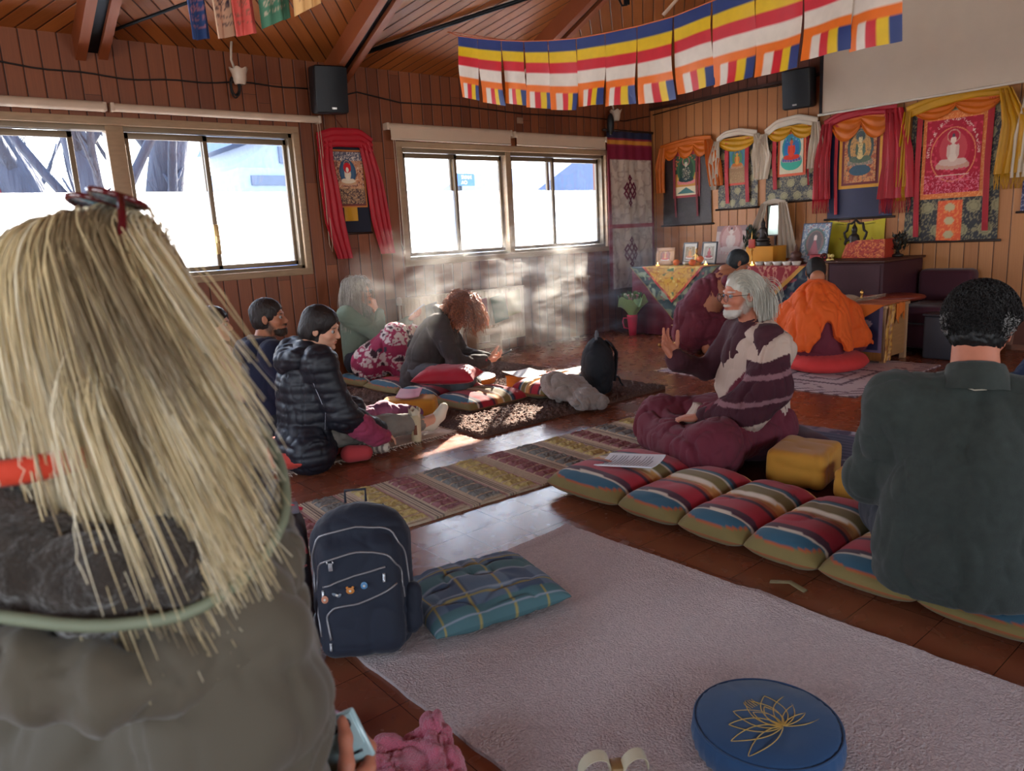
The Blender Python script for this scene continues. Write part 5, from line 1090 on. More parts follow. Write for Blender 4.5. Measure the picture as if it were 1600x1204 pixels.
# 1 green deity on black cloth, saffron scarf
def b1(p): p.c[:] = srgb(42, 30, 30); p.noise(srgb(54, 40, 38), 3, .1, 2)
def i1(p): p.c[:] = srgb(150, 30, 40)
def p1(p):
    p.c[:] = srgb(196, 140, 60); p.set(p.V_ > .55, srgb(46, 80, 60)); p.noise(srgb(206, 120, 70), 1.6, -.2, 4); p.set(p.V_ < .22, srgb(222, 208, 176)); p.tri([(.1, .04), (.9, .04), (.5, .2)], srgb(70, 120, 120))
    seated_figure(p, .5, .50, .62, srgb(24, 40, 44), srgb(30, 56, 60), srgb(34, 66, 50), srgb(60, 100, 60), srgb(210, 120, 120), skin=srgb(190, 190, 170), asp=p.a); p.noise(srgb(230, 220, 190), 5, .05, 9, ((p.U-.5)**2+(p.V_-.55)**2) < .03)
thangka('black-bordered hanging scroll nearest the corner, dark green seated figure, black hem', 5.32, 5.98, 1.22, 2.17, (b1, .08), (.20, .80, .34, .90), ((.07, .05, .08), i1, p1), [(.26, .90, .10, .028), (.74, .90, .10, .028)], valance=lambda m, *a: swag(m, *a, drop=.16, n=3), ribcol=mat('crimson_ribbon', srgb(120, 20, 34), .6))
scarf('silk_scarf', 'saffron scarf draped over the scroll nearest the corner', [drape_strip([(XC-.05, 5.99, 2.15), (XC-.055, 6.03, 1.95), (XC-.05, 6.02, 1.62)], [.09, .15, .13], seed=1), drape_strip([(XC-.05, 5.31, 2.17), (XC-.055, 5.26, 1.95), (XC-.05, 5.20, 1.64)], [.09, .18, .16], seed=2),
    drape_strip([(XC-.045, 6.02, 2.14), (XC-.05, 5.8, 2.17), (XC-.05, 5.5, 2.19), (XC-.05, 5.28, 2.17)], .08, 24, 9, .006, cdir=(0, 0, 1))], m_kora, 'silk scarves draped over the scrolls')
# 2 golden figure, white scarf
def i2(p): p.c[:] = srgb(196, 60, 34)
def p2(p):
    p.c[:] = srgb(70, 130, 140); p.set(p.V_ < .42, srgb(150, 120, 90)); seated_figure(p, .5, .56, .62, srgb(210, 150, 60), srgb(190, 110, 50), srgb(80, 130, 90), srgb(60, 110, 140), srgb(170, 130, 90), asp=p.a); p.noise(srgb(180, 150, 110), 3, .1, 3, p.V_ < .3)
thangka('narrow dark brocade scroll with a golden figure on blue-green, second from the corner', 4.70, 5.20, 1.37, 2.15, (br_dark_medal, .04), (.26, .74, .33, .92), ((.06, .05, .06), i2, p2), [(.24, .98, .08, .05), (.76, .98, .08, .05)], valance=lambda m, *a: swag(m, *a, drop=.17, n=1), vm=m_kyel)
scarf('silk_scarf', 'white scarf draped over the scroll with the golden figure', [drape_strip([(XC-.05, 5.20, 2.13), (XC-.06, 5.24, 1.9), (XC-.05, 5.25, 1.68), (XC-.04, 5.25, 1.60)], [.06, .15, .13, .06], seed=4), drape_strip([(XC-.05, 4.70, 2.15), (XC-.06, 4.63, 1.9), (XC-.05, 4.64, 1.66)], [.06, .22, .15], seed=5),
    drape_strip([(XC-.045, 5.21, 2.13), (XC-.06, 5.1, 2.19), (XC-.06, 4.9, 2.20), (XC-.05, 4.69, 2.15)], .07, 24, 9, .005, cdir=(0, 0, 1))], m_kwhite, 'silk scarves draped over the scrolls')
# 3 red figure on turquoise, white scarf
def i3(p): p.c[:] = srgb(206, 82, 40)
def p3(p):
    p.c[:] = srgb(206, 196, 170); p.ell(.5, .3, .46, .22, srgb(60, 170, 150)); seated_figure(p, .5, .52, .66, srgb(220, 70, 40), srgb(206, 52, 34), srgb(40, 110, 170), srgb(40, 140, 150), srgb(90, 90, 150), skin=srgb(200, 90, 50), asp=p.a); p.noise(srgb(120, 160, 200), 2, -.45, 8, p.V_ > .8)
thangka('dark brocade scroll with a bright red seated figure on turquoise, under the black speaker', 4.02, 4.58, 1.40, 2.18, (br_dark_medal, .06), (.22, .80, .34, .92), ((.09, .06, .06), i3, p3), [(.17, .98, .18, .05), (.85, .98, .2, .02)], valance=lambda m, *a: swag(m, *a, drop=.16, n=2), vm=m_kyel)
scarf('silk_scarf', 'white scarf draped over the scroll with the bright red figure', [drape_strip([(XC-.05, 4.60, 2.13), (XC-.06, 4.62, 1.9), (XC-.05, 4.64, 1.68)], [.06, .20, .14], seed=6), drape_strip([(XC-.05, 4.02, 2.17), (XC-.06, 4.0, 1.95), (XC-.05, 4.03, 1.72)], [.08, .17, .14], seed=7),
    drape_strip([(XC-.045, 4.60, 2.13), (XC-.06, 4.45, 2.21), (XC-.06, 4.2, 2.23), (XC-.05, 4.0, 2.17)], .09, 24, 9, .006, cdir=(0, 0, 1))], m_kwhite, 'silk scarves draped over the scrolls')
# 4 navy border, red scarf
def b4(p): p.c[:] = srgb(30, 34, 72)
def i4(p): p.c[:] = srgb(214, 150, 30); p.rect(.06, .94, .045, 1, srgb(110, 20, 34))
def p4(p):
    p.c[:] = srgb(206, 142, 92); p.noise(srgb(170, 90, 60), 1.2, -.1, 4); seated_figure(p, .5, .52, .66, srgb(216, 190, 130), srgb(90, 110, 90), srgb(196, 150, 90), srgb(70, 90, 90), srgb(150, 140, 120), skin=srgb(220, 200, 150), asp=p.a); p.ell(.5, .22, .34, .10, srgb(60, 90, 110)); p.noise(srgb(60, 80, 90), 3, .06, 5)
thangka('wide navy-bordered scroll with a pale figure, below the white screen', 3.27, 3.86, 1.19, 2.17, (b4, .10), (.14, .86, .30, .92), ((.13, .09, .06), i4, p4), [(.10, .97, .05, .035), (.90, .97, .05, .035)], valance=lambda m, *a: swag(m, *a, drop=.20, n=2))
scarf('silk_scarf', 'fringed crimson scarf draped over the wide navy scroll', [drape_strip([(XC-.06, 3.90, 2.13), (XC-.075, 3.93, 1.8), (XC-.06, 3.94, 1.40)], [.12, .18, .20], seed=8), drape_strip([(XC-.06, 3.25, 2.18), (XC-.075, 3.19, 1.8), (XC-.06, 3.20, 1.36)], [.14, .26, .32], seed=9),
    drape_strip([(XC-.05, 3.93, 2.12), (XC-.06, 3.75, 2.19), (XC-.06, 3.5, 2.21), (XC-.06, 3.22, 2.18)], .10, 24, 9, .006, cdir=(0, 0, 1))], m_kred, 'silk scarves draped over the scrolls', fringe=[((XC-.06, 3.85, 1.40), (XC-.06, 4.03, 1.40), .14), ((XC-.06, 3.06, 1.36), (XC-.06, 3.35, 1.36), .14)])
# 5 crimson embroidered, yellow scarf
def b5(p): br_dark_medal(p); k = (p.U > .36) & (p.U < .64) & (p.V_ < .30); p.c[k] = srgb(226, 84, 30); p.noise(srgb(236, 130, 60), 4, .1, 6, k); k2 = k & (((((p.U-.5)/.055)**2+((p.V_*p.a % .17-.085)/.05)**2)) < 1); p.c[k2] = srgb(196, 176, 130)
def i5(p): p.c[:] = srgb(222, 118, 50); p.noise(srgb(236, 160, 90), 4, .1, 3)
def p5(p):
    p.c[:] = srgb(172, 20, 52); p.noise(srgb(206, 60, 84), 1.5, -.3, 3); q = ((p.U-.5)/.40)**2+((p.V_-.52)/.36)**2; p.set(np.abs(q-1) < .05, srgb(220, 130, 90)); q2 = ((p.U-.5)/.46)**2+((p.V_-.50)/.50)**2
    p.noise(srgb(226, 190, 180), 5, .14, 8, (np.abs(q2-1) < .10) & (p.V_ > .5)); seated_figure(p, .5, .50, .50, srgb(222, 204, 190), srgb(210, 180, 168), srgb(196, 70, 80), srgb(180, 30, 60), srgb(200, 150, 130), skin=srgb(230, 210, 196), asp=p.a)
    p.noise(srgb(220, 120, 140), 2.2, .08, 4, p.V_ < .26); p.rect(.2, .8, .235, .25, srgb(226, 200, 180))
thangka('largest scroll, crimson with a white embroidered figure, long dark brocade hem with orange centre', 2.37, 3.09, .94, 2.17, (b5, .10), (.14, .86, .315, .93), ((.06, .06, .09), i5, p5), [(.10, .98, .04, .05), (.90, .98, .07, .05)], valance=lambda m, *a: swag(m, *a, drop=.10, n=2))
scarf('silk_scarf', 'fringed mustard-yellow scarf draped over the largest crimson scroll', [drape_strip([(XC-.06, 3.12, 2.13), (XC-.07, 3.14, 1.8), (XC-.06, 3.15, 1.46)], [.05, .08, .09], seed=10), drape_strip([(XC-.06, 2.34, 2.20), (XC-.08, 2.24, 1.9), (XC-.06, 2.27, 1.50)], [.10, .22, .24], seed=11),
    drape_strip([(XC-.05, 3.14, 2.12), (XC-.06, 2.9, 2.18), (XC-.06, 2.6, 2.22), (XC-.06, 2.32, 2.20)], .11, 24, 9, .007, cdir=(0, 0, 1))], m_kyel, 'silk scarves draped over the scrolls', fringe=[((XC-.06, 3.11, 1.46), (XC-.06, 3.19, 1.46), .13), ((XC-.06, 2.16, 1.50), (XC-.06, 2.38, 1.50), .13)])
def b6(p): p.c[:] = srgb(40, 50, 96); p.noise(srgb(150, 150, 170), 4, .1, 3)
thangka('blue brocade scroll with white scarf, cut off by the right edge', 1.62, 2.16, 1.17, 2.15, (b6, .06), (.2, .8, .32, .92), ((.08, .06, .06), i1, p2), None)
scarf('silk_scarf', 'white scarf draped over the blue scroll at the right edge', [drape_strip([(XC-.06, 2.16, 2.14), (XC-.07, 2.19, 1.8), (XC-.06, 2.20, 1.46)], [.08, .18, .14], seed=12), drape_strip([(XC-.05, 2.2, 2.12), (XC-.06, 1.9, 2.2), (XC-.06, 1.6, 2.14)], .09, 24, 9, .006, cdir=(0, 0, 1))], m_kwhite, 'silk scarves draped over the scrolls')
# ---- scroll with red scarf on the window wall --------------------------------------------------
r = thing('thangka', 'scroll with white figure before a red aureole, between the two windows', 'hanging scroll', (3.27, YA, 1.30))
def onA(x0, x1, z0, z1, nu, nv, off): u, v = np.meshgrid(np.linspace(0, 1, nu), np.linspace(0, 1, nv), indexing='ij'); return np.stack([x0+(x1-x0)*u-3.27, -off-.003*np.sin(u*8)+0*u, z0+(z1-z0)*v-1.30], -1)
m = M(); m.sheet(onA(3.08, 3.47, 1.30, 2.06, 20, 20, .012), .004); m.build('cloth_border', mat('navy_cloth_border', srgb(24, 28, 46), .8), r)
p = Paint(50, 60, srgb(196, 120, 50)); p.rect(.04, .96, .03, .97, srgb(110, 40, 40)); m = M(); m.sheet(onA(3.09, 3.45, 1.53, 2.03, 50, 60, .020), .003, p.c); m.build('inner_border', m_silk, r, col=True)
p = Paint(90, 120, srgb(190, 130, 96), 1.35); p.noise(srgb(120, 70, 60), 1.4, -.1, 3); p.noise(srgb(226, 200, 170), 2.6, .07, 8); p.set(p.V_ > .84, srgb(90, 90, 110)); p.noise(srgb(220, 210, 200), 2.5, .12, 5, p.V_ > .84); p.set(p.V_ < .30, srgb(80, 60, 62)); p.noise(srgb(200, 160, 120), 3, .12, 4, p.V_ < .34)
p.ell(.52, .66, .19, .16, srgb(196, 24, 36)); seated_figure(p, .52, .52, .42, srgb(230, 222, 206), srgb(226, 214, 190), srgb(60, 96, 130), srgb(50, 80, 110), srgb(200, 160, 120), asp=1.35); p.ell(.52, .70, .12, .10, srgb(206, 24, 36)); p.ell(.52, .66, .045, .05, srgb(235, 225, 210))
m = M(); m.sheet(onA(3.11, 3.43, 1.56, 2.01, 90, 120, .026), .002, p.c); m.build('painting', m_paint, r, col=True)
m = M(); m.sheet(onA(3.21, 3.34, 1.41, 1.53, 8, 8, .022), .003); m.build('yellow_tab', m_kyel, r)
m = M(); m.tube([(-.21, -.016, 0), (.21, -.016, 0)], .010, 10); m.build('bottom_rod', m_rod, r)
m = M(); m.tube([(-.20, -.016, .76), (.20, -.016, .76)], .010, 10); m.build('top_rod', m_rod, r)
m = M(); m.tube([(-.15, -.016, .78), (-.16, -.004, 1.12), (.12, -.016, .78)], .002, 5); m.build('hanging_cord', mat('red_cord'), r)
Z = YA
scarf('silk_scarf', 'crimson scarf draped over the scroll between the windows', [drape_strip([(3.08, Z-.05, 2.10), (3.05, Z-.07, 1.9), (3.09, Z-.06, 1.4), (3.17, Z-.04, 1.08)], [.12, .17, .20, .16], cdir=(1, 0, 0), out=(0, -1, 0), seed=3, fold=.014), drape_strip([(3.46, Z-.05, 2.10), (3.52, Z-.07, 1.8), (3.56, Z-.06, 1.4), (3.62, Z-.04, 1.10)], [.12, .16, .18, .15], cdir=(1, 0, 0), out=(0, -1, 0), seed=5, fold=.014),
    drape_strip([(3.00, Z-.05, 2.08), (3.15, Z-.06, 2.13), (3.42, Z-.06, 2.13), (3.54, Z-.05, 2.06)], .16, 24, 11, .010, cdir=(0, 0, 1), out=(0, -1, 0))], m_kred, 'silk scarves draped over the scrolls')
# ---- door curtain with endless knots, across the corner ------------------------------------------
r = thing('door_curtain', 'tall white hanging with two maroon endless knots and maroon border by the corner', 'wall hanging', (7.02, YA, .5))
def cur(x0, x1, z0, z1, nu, nv, off): u, v = np.meshgrid(np.linspace(x0, x1, nu), np.linspace(z0, z1, nv), indexing='ij'); f = .016*np.sin(u*17+v*1.2)*(1.6-(v-.5)/1.9)+.010*np.sin(u*41+v*3); return np.stack([u-7.02, -off-f*.5-.0*u, v-.5], -1)
p = Paint(60, 160, srgb(196, 186, 176), 1.9)
def CU(u): return (u-6.62)/.94
def CV(z): return (z-.5)/1.84
p.noise(srgb(170, 156, 148), .9, .10, 4); z = p.V_*1.84+.5
p.set((p.U < .055) | (p.U > .955), srgb(120, 24, 48)); p.set(z > 2.02, srgb(126, 18, 54)); p.set((z > 2.20) & (z < 2.245), srgb(206, 140, 50)); p.set((z > 2.17) & (z <= 2.20), srgb(140, 30, 60)); p.set((z > 2.245) & (z < 2.27), srgb(140, 40, 60)); p.set(z > 2.27, srgb(26, 34, 66)); p.set(np.abs(z-1.245) < .022, srgb(150, 20, 50))
m = M(); m.sheet(cur(6.64, 7.46, .5, 2.34, 60, 160, .05), .004, p.c); m.build('curtain_cloth', m_paint, r, col=True)
m_knot = mat('maroon_applique', srgb(104, 28, 58), .8)
for zc in (1.66, .93):
    m = M(); w = .021
    def bar(a, b):
        a = V(*a); b = V(*b); d = nrm(b-a); n_ = V(-d[1], d[0]); q = [a+n_*w/2-d*w/2, b+n_*w/2+d*w/2, b-n_*w/2+d*w/2, a-n_*w/2-d*w/2]
        # lay the strip onto the cloth
        k = 7; L_ = np.linspace(0, 1, k); A = np.stack([q[0]+(q[1]-q[0])*t for t in L_]); B = np.stack([q[3]+(q[2]-q[3])*t for t in L_]); Pn = np.stack([A, B], 1); X = Pn[..., 0]+7.03; Zz = Pn[..., 1]+zc
        f = .016*np.sin(X*17+Zz*1.2)*(1.6-(Zz-.5)/1.9)+.010*np.sin(X*41+Zz*3); m.sheet(np.stack([X-7.02, -.056-f*.5, Zz-.5], -1), .003)
    s = .055; dd = lambda i, j: ((i-j)*s*.72, (i+j)*s*1.0)
    g = [-1.5, -.5, .5, 1.5]
    for t in (-1, 0, 1): bar(dd(t, -1.6), dd(t, 1.6)); bar(dd(-1.6, t), dd(1.6, t))
    bar(dd(-1, 1.6), dd(0, 1.6)); bar(dd(1, -1.6), dd(0, -1.6)); bar(dd(1.6, -1), dd(1.6, 0)); bar(dd(-1.6, 1), dd(-1.6, 0)); bar(dd(-1, -1.6), dd(-1.6, -1.6)); bar(dd(-1.6, -1.6), dd(-1.6, -1)); bar(dd(1, 1.6), dd(1.6, 1.6)); bar(dd(1.6, 1.6), dd(1.6, 1))
    m.build('endless_knot', m_knot, r)
m = M(); m.tube([(-.42, -.04, 1.85), (.46, -.04, 1.85)], .016, 10); m.build('top_rod', m_rod, r)
# ---- projection screen ------------------------------------------------------------------------------
r = thing('projection_screen', 'large off-white projection screen hanging high in front of the scrolls', 'screen', (XC-.16, 2.4, 2.2)); n = 40
y, z = np.meshgrid(np.linspace(0, 1, 60), np.linspace(0, 1, 30), indexing='ij'); m = M(); m.sheet(np.stack([.006*np.sin(y*14+z*3)+.008*vnoise(np.stack([y*3, z*2, y*0], -1), 1.5), 1.50-3.0*y, .02+1.34*z], -1), .002); m.build('screen_cloth', mat('screen_fabric', srgb(205, 190, 172), .9, bump=.1, bs=8, bd=.02, var=.03), r)
m = M(); m.tube([(0, 1.54, .015), (0, -1.54, .015)], .012, 10); m.build('bottom_bar', mat('white_bar', srgb(214, 204, 190), .5), r)
m = M(); m.box((-.05, -1.6, 1.34), (.05, 1.6, 1.43), bev=.01); m.build('case', mat('white_bar'), r, angle=40)
m = M(); m.box((-.002, 1.5, .02), (.002, 1.53, 1.34)); m.build('black_border', mat('black_plastic'), r, smooth=False)
# ---- loudspeakers, cables, wall lamps ----------------------------------------------------------------
m_grille = mat('speaker_grille', srgb(26, 34, 42), .6, bump=.8, bs=500, bd=.001, var=.05); m_box = mat('speaker_box', srgb(24, 26, 30), .5, bump=.1)
def speaker(loc, rz, tilt, label):
    r = thing('loudspeaker', label, 'loudspeaker', loc, rz); m = M(); m.box((-.14, -.12, -.19), (.14, .10, .19), bev=.03); m.xf(rotx(tilt)); m.build('cabinet', m_box, r, angle=40)
    m = M(); nx = 14; x, z = np.meshgrid(np.linspace(-.13, .13, nx), np.linspace(-.175, .175, 10), indexing='ij'); m.sheet(np.stack([x, -.115-.045*np.cos(x/.13*1.3), z], -1), .004); m.xf(rotx(tilt)); m.build('grille', m_grille, r)
    m = M(); m.box((-.02, -.170, -.155), (.02, -.158, -.14)); m.xf(rotx(tilt)); m.build('badge', mat('silver_badge', srgb(190, 190, 190), .3, .6), r, smooth=False)
    m = M(); m.box((-.03, .08, -.05), (.03, .20, .05)); m.build('wall_bracket', m_box, r, smooth=False)
speaker((3.09, YA-.17, 2.49), R(-12), R(8), 'black loudspeaker on the window wall between the two windows')
speaker((XC-.17, 4.14, 2.50), R(-78), R(8), 'black loudspeaker on the altar wall left of the screen')
m_cable = mat('black_cable', srgb(22, 16, 16), .6, bump=0)
def cable(pts, label, r=.006): m = M(); m.tube(pts, r, 6); return tag(m.build('cable', m_cable), label, 'cable')
xs_ = np.linspace(.2, 2.98, 30); cable(np.stack([xs_, 0*xs_+YA-.012, 2.505+.02*np.sin(xs_*3)+.008*np.sin(xs_*11)], -1), 'thin black cable running along the wall above the left window')
cable([(3.24, YA-.015, 2.36), (3.28, YA-.015, 2.38), (3.34, YA-.015, 2.50), (3.45, YA-.015, 2.53), (3.9, YA-.015, 2.47), (4.6, YA-.015, 2.485), (5.4, YA-.015, 2.46), (6.3, YA-.015, 2.48), (7.0, YA-.015, 2.47), (7.46, YA-.015, 2.55)], 'thin black cable running along the wall above the right window')
cable([(XC-.015, 6.15, 2.56), (XC-.015, 5.5, 2.60), (XC-.04, 4.9, 2.62), (XC-.015, 4.5, 2.60), (XC-.02, 4.32, 2.6)], 'thin dark cable running along the altar wall to its loudspeaker')
m_lampg = mat('opal_glass', srgb(206, 190, 172), .35, bump=0, spec=.5)
def wall_lamp(x, y, z, label, coil):
    r = thing('wall_lamp', label, 'lamp', (x, y, z)); a = np.linspace(0, 2*math.pi, 36, endpoint=False)
    prof = [(.028, -.06), (.042, -.055), (.052, -.02), (.056, .02), (.066, .045), (.072, .058), (.068, .058), (.060, .040), (.050, .01), (.045, -.03), (.0, -.045)]
    m = M(); P_ = np.stack([np.stack([q[0]*np.cos(a)*(1+.05*np.cos(6*a)*(q[1] > .03)), q[0]*np.sin(a)*(1+.05*np.cos(6*a)*(q[1] > .03)), q[1]+.008*np.cos(6*a)*(q[1] > .03)], -1) for q in prof], 0); m.grid(P_, cv=True, flip=True); m.build('glass_shade', m_lampg, r)
    m = M(); m.tube([(-.03, 0, .05), (-.05, 0, .12), (-.04, .0, .20), (-.02, .01, .30)], .010, 8); m.build('stem', mat('white_tube', srgb(200, 186, 170), .5, bump=0), r)
    if coil:
        m = M(); t = np.linspace(0, 26, 160); m.tube(np.stack([-.035+.045*np.cos(t)*.7, .02+.02*np.sin(t*.37), -.09+.07*np.sin(t)+.004*t*.3], -1), .006, 6); m.build('cable_coil', m_cable, r)
wall_lamp(2.36, YA-.12, 2.545, 'white glass wall lamp with a coil of black cable, above the left window', True)
wall_lamp(6.73, YA-.12, 2.50, 'white glass wall lamp in the corner above the door curtain', False)
m = M(); m.box((5.32, YA-.015, 2.36), (5.40, YA, 2.42), bev=.004); tag(m.build('wall_plate', mat('beige_plate', srgb(150, 120, 100), .5)), 'small beige plate on the wall above the right window', 'plate')
m = M(); m.ball((6.62, YA-.14, 2.40), (.045, .04, .12)); tag(m.build('microphone_cover', m_box), 'dark elongated object hanging beside the corner lamp', 'hanging object')
# ---- roller blinds -------------------------------------------------------------------------------------
m_blind = mat('blind_fabric', srgb(206, 186, 164), .8, bump=.1, bs=200, bd=.001, var=.03); m_tube = mat('blind_tube', srgb(200, 180, 160), .5, bump=0)
def blind(x0, x1, z, drop, label, cord=None, r_=.035, d=.06):
    r = thing('roller_blind', label, 'blind', ((x0+x1)/2, YA-d, z)); L_ = (x1-x0)/2; m = M(); m.tube([(-L_, 0, 0), (L_, 0, 0)], r_, 16); m.build('roller', m_tube, r, angle=50)
    for q in (-1, 1): m = M(); m.box((q*L_-.012, -.03, -.03), (q*L_+.012, d-.005, .03), bev=.004); m.build('bracket', m_tube, r)
    if drop: m = M(); x, zz = np.meshgrid(np.linspace(-L_+.02, L_-.02, 40), np.linspace(0, -drop, 8), indexing='ij'); m.sheet(np.stack([x, -r_+.004+.006*np.sin(x*9)*(zz/-drop), zz], -1), .003); m.build('blind_fabric', m_blind, r); m = M(); m.tube([(-L_+.02, -r_+.004, -drop), (L_-.02, -r_+.004, -drop)], .008, 8); m.build('hem_bar', m_tube, r)
    if cord: m = M(); m.tube([(cord, -.02, 0), (cord+.01, -.01, -.6), (cord+.01, .0, -1.05), (cord+.03, .0, -1.12), (cord+.04, .0, -1.05), (cord+.03, -.01, -.5), (cord+.02, -.02, 0)], .003, 5); m.build('pull_cord', m_tube, r)
    return r
blind(-1.4, 1.37, 2.265, 0, 'rolled-up off-white blind at the far left above the left window', None, .036); blind(1.42, 3.03, 2.265, 0, 'rolled-up off-white blind above the right half of the left window', .78, .030)
blind(3.70, 5.17, 2.245, .115, 'off-white roller blind above the left half of the right window, hem lowered a little', -.69, .032); blind(5.22, 6.60, 2.235, .105, 'off-white roller blind above the right half of the right window', None, .030)
# ---- striped flags ----------------------------------------------------------------------------------------
fl_c = dict(b=srgb(36, 58, 120), y=srgb(228, 190, 20), r=srgb(206, 30, 48), w=srgb(226, 216, 204), o=srgb(236, 116, 24))
def pt(x, y, d):      # a place at distance d along the view through picture position (x, y)
    v = (_f+_r2*((x-800)/F_PX)-_u2*((y-602)/F_PX)).normalized(); return V(0, 0, EYE)+d*V(*v)
# ---- striped flags on a sagging line
px = [715, 746, 783, 818, 856, 900, 945, 995, 1052, 1112, 1180, 1255, 1338, 1420]; py = [56, 60, 63, 64.5, 63.5, 60, 52, 41.5, 26, 2, -24, -52, -85, -118]
pd = [1/(1/6.0+(.0556/395)*(x-717)) for x in px]; top = [pt(a, b, c) for a, b, c in zip(px, py, pd)]
m = M(); m.tube([V(*on_roof(5.0, 5.6, .02))]+[V(*pt(700, 50, 6.1))]+top+[pt(1500, -150, 3.4), pt(1700, -260, 3.0)], .004, 6, col=None); tag(m.build('flag_line', mat('orange_cord', srgb(206, 110, 70), .7)), 'thin orange line carrying the striped flags across the room', 'line')
ordn = ['first', 'second', 'third', 'fourth', 'fifth', 'sixth', 'seventh', 'eighth', 'ninth', 'tenth', 'eleventh', 'twelfth', 'thirteenth']
for i in range(13):
    a, b = top[i], top[i+1]; nu, nv = 26, 40; u, v = np.meshgrid(np.linspace(0, 1, nu), np.linspace(0, 1, nv), indexing='ij'); Hh = .425
    e = (b-a); e = V(e[0], e[1], 0); n_ = nrm(np.cross(e, [0, 0, 1])); uu = .02+.965*u
    ctr = a+(b-a)*uu[..., None]; sag = -.03*np.sin(u*math.pi)*(v > .9)*0
    wv = (.010*np.sin(u*6+i*2)+.018*np.sin(v*3+i)+.012*np.sin(u*3.1+v*5+i*1.3))*v; Pn = ctr+n_*wv[..., None]; Pn[..., 2] -= v*Hh*(1+.03*np.sin(i*2.1)); Pn += (e*(.06*np.sin(i*1.9)*(v**2)))[..., :] if False else (v**2)[..., None]*e*.05*math.sin(i*1.9)
    c = np.zeros((nu, nv, 3)); edges = [(0, .155, 'b'), (.155, .325, 'y'), (.325, .485, 'r'), (.485, .645, 'w'), (.645, 1.01, 'o')]
    for lo, hi, k in edges: c[(v >= lo) & (v < hi)] = fl_c[k]
    for lo, hi, k in ((.20, .38, 'w'), (.38, .58, 'r'), (.58, .79, 'y'), (.79, 1.01, 'b')): c[(v > .765) & (u >= lo) & (u < hi)] = fl_c[k]
    m = M(); m.sheet(Pn, .0015, c); tag(m.build('striped_flag', m_silk, col=True), 'blue, yellow, red, white and orange striped flag, %s from the left end of the line' % ordn[i], 'flag', 'striped flags on the sagging line')
# ---- prayer flags at the upper left
def pflag(l, r_, d, h, base, ink, label, sc=1.0, seed=0):
    a = pt(*l, d); b = pt(*r_, d*1.02); nu, nv = 36, 56; u, v = np.meshgrid(np.linspace(0, 1, nu), np.linspace(0, 1, nv), indexing='ij'); e = b-a; n_ = nrm(np.cross(e, [0, 0, 1]))
    Pn = a+(b-a)*u[..., None]+n_*(.010*np.sin(u*7+v*2+seed)+.006*np.sin(u*17+seed))[..., None]; Pn[..., 2] += v*h
    p = Paint(nu, nv, base, 1.5); p.U = p.U.T if False else p.U; p.noise(ink, 3.2, .09, seed, (p.V_ > .25) & (p.V_ < .9) & (p.U > .3) & (p.U < .7)); rows = (np.sin(p.V_*70) > .1) & (p.U > .12) & (p.U < .88) & (p.V_ > .06); p.noise(ink, 7, .13, seed+3, rows, .75)
    for k in ((0, .05), (.95, 1)): p.rect(k[0], k[1], 0, 1, np.array(base)*.8)
    m = M(); m.sheet(Pn, .0012, p.c); return tag(m.build('prayer_flag', m_paint, col=True), label, 'prayer flag', 'prayer flags at the upper left')
pflag((296, 62), (326, 61), 2.6, .30, srgb(44, 74, 132), srgb(170, 110, 130), 'blue block-printed prayer flag, leftmost in the picture', seed=1)
pflag((338, 61), (371, 56), 2.55, .30, srgb(214, 178, 150), srgb(60, 50, 70), 'cream block-printed prayer flag beside the coral one', seed=2)
pflag((371, 57), (401, 52), 2.5, .30, srgb(218, 92, 84), srgb(120, 90, 70), 'coral red prayer flag beside the cream one', seed=3)
pflag((412, 44), (455, 27), 2.45, .30, srgb(62, 112, 88), srgb(180, 160, 140), 'green prayer flag between the coral and the yellow ones', seed=4)
pflag((464, 24), (503, 4), 2.4, .30, srgb(214, 168, 110), srgb(140, 80, 70), 'pale yellow prayer flag at the right end of its line', seed=5)
t_ = [pt(250, 60, 2.65)+V(0, 0, .31), pt(296, 62, 2.6)+V(0, 0, .30), pt(401, 52, 2.5)+V(0, 0, .30), pt(503, 4, 2.4)+V(0, 0, .30), pt(600, -60, 2.3)+V(0, 0, .30)]
m = M(); m.tube(t_, .002, 5); tag(m.build('prayer_flag_line', mat('white_cord', srgb(200, 190, 180), .8)), 'thin cord of the prayer flags above the left window', 'line')
# bracket and bar under the roof
r = thing('projector_bracket', 'black metal bracket hanging from the roof above the striped flags', 'bracket', tuple(pt(960, -6, 4.6)))
for q in (-.10, .10): m = M(); m.box((q-.012, -.012, -.03), (q+.012, .012, .9)); m.build('arm', m_steel, r, smooth=False)
m = M(); m.tube([(-.10, 0, -.02), (0, 0, .03), (.06, 0, -.04), (.10, 0, -.03)], .006, 6); m.build('wire', m_steel, r)
a, b = pt(1036, 24, 4.4), pt(1056, 1, 4.4); m = M(); m.tube([a, b, b+(b-a)*6], .010, 8); tag(m.build('slanting_rod', mat('pale_rod', srgb(196, 170, 150), .5)), 'thin pale rod slanting up behind the striped flags', 'rod')

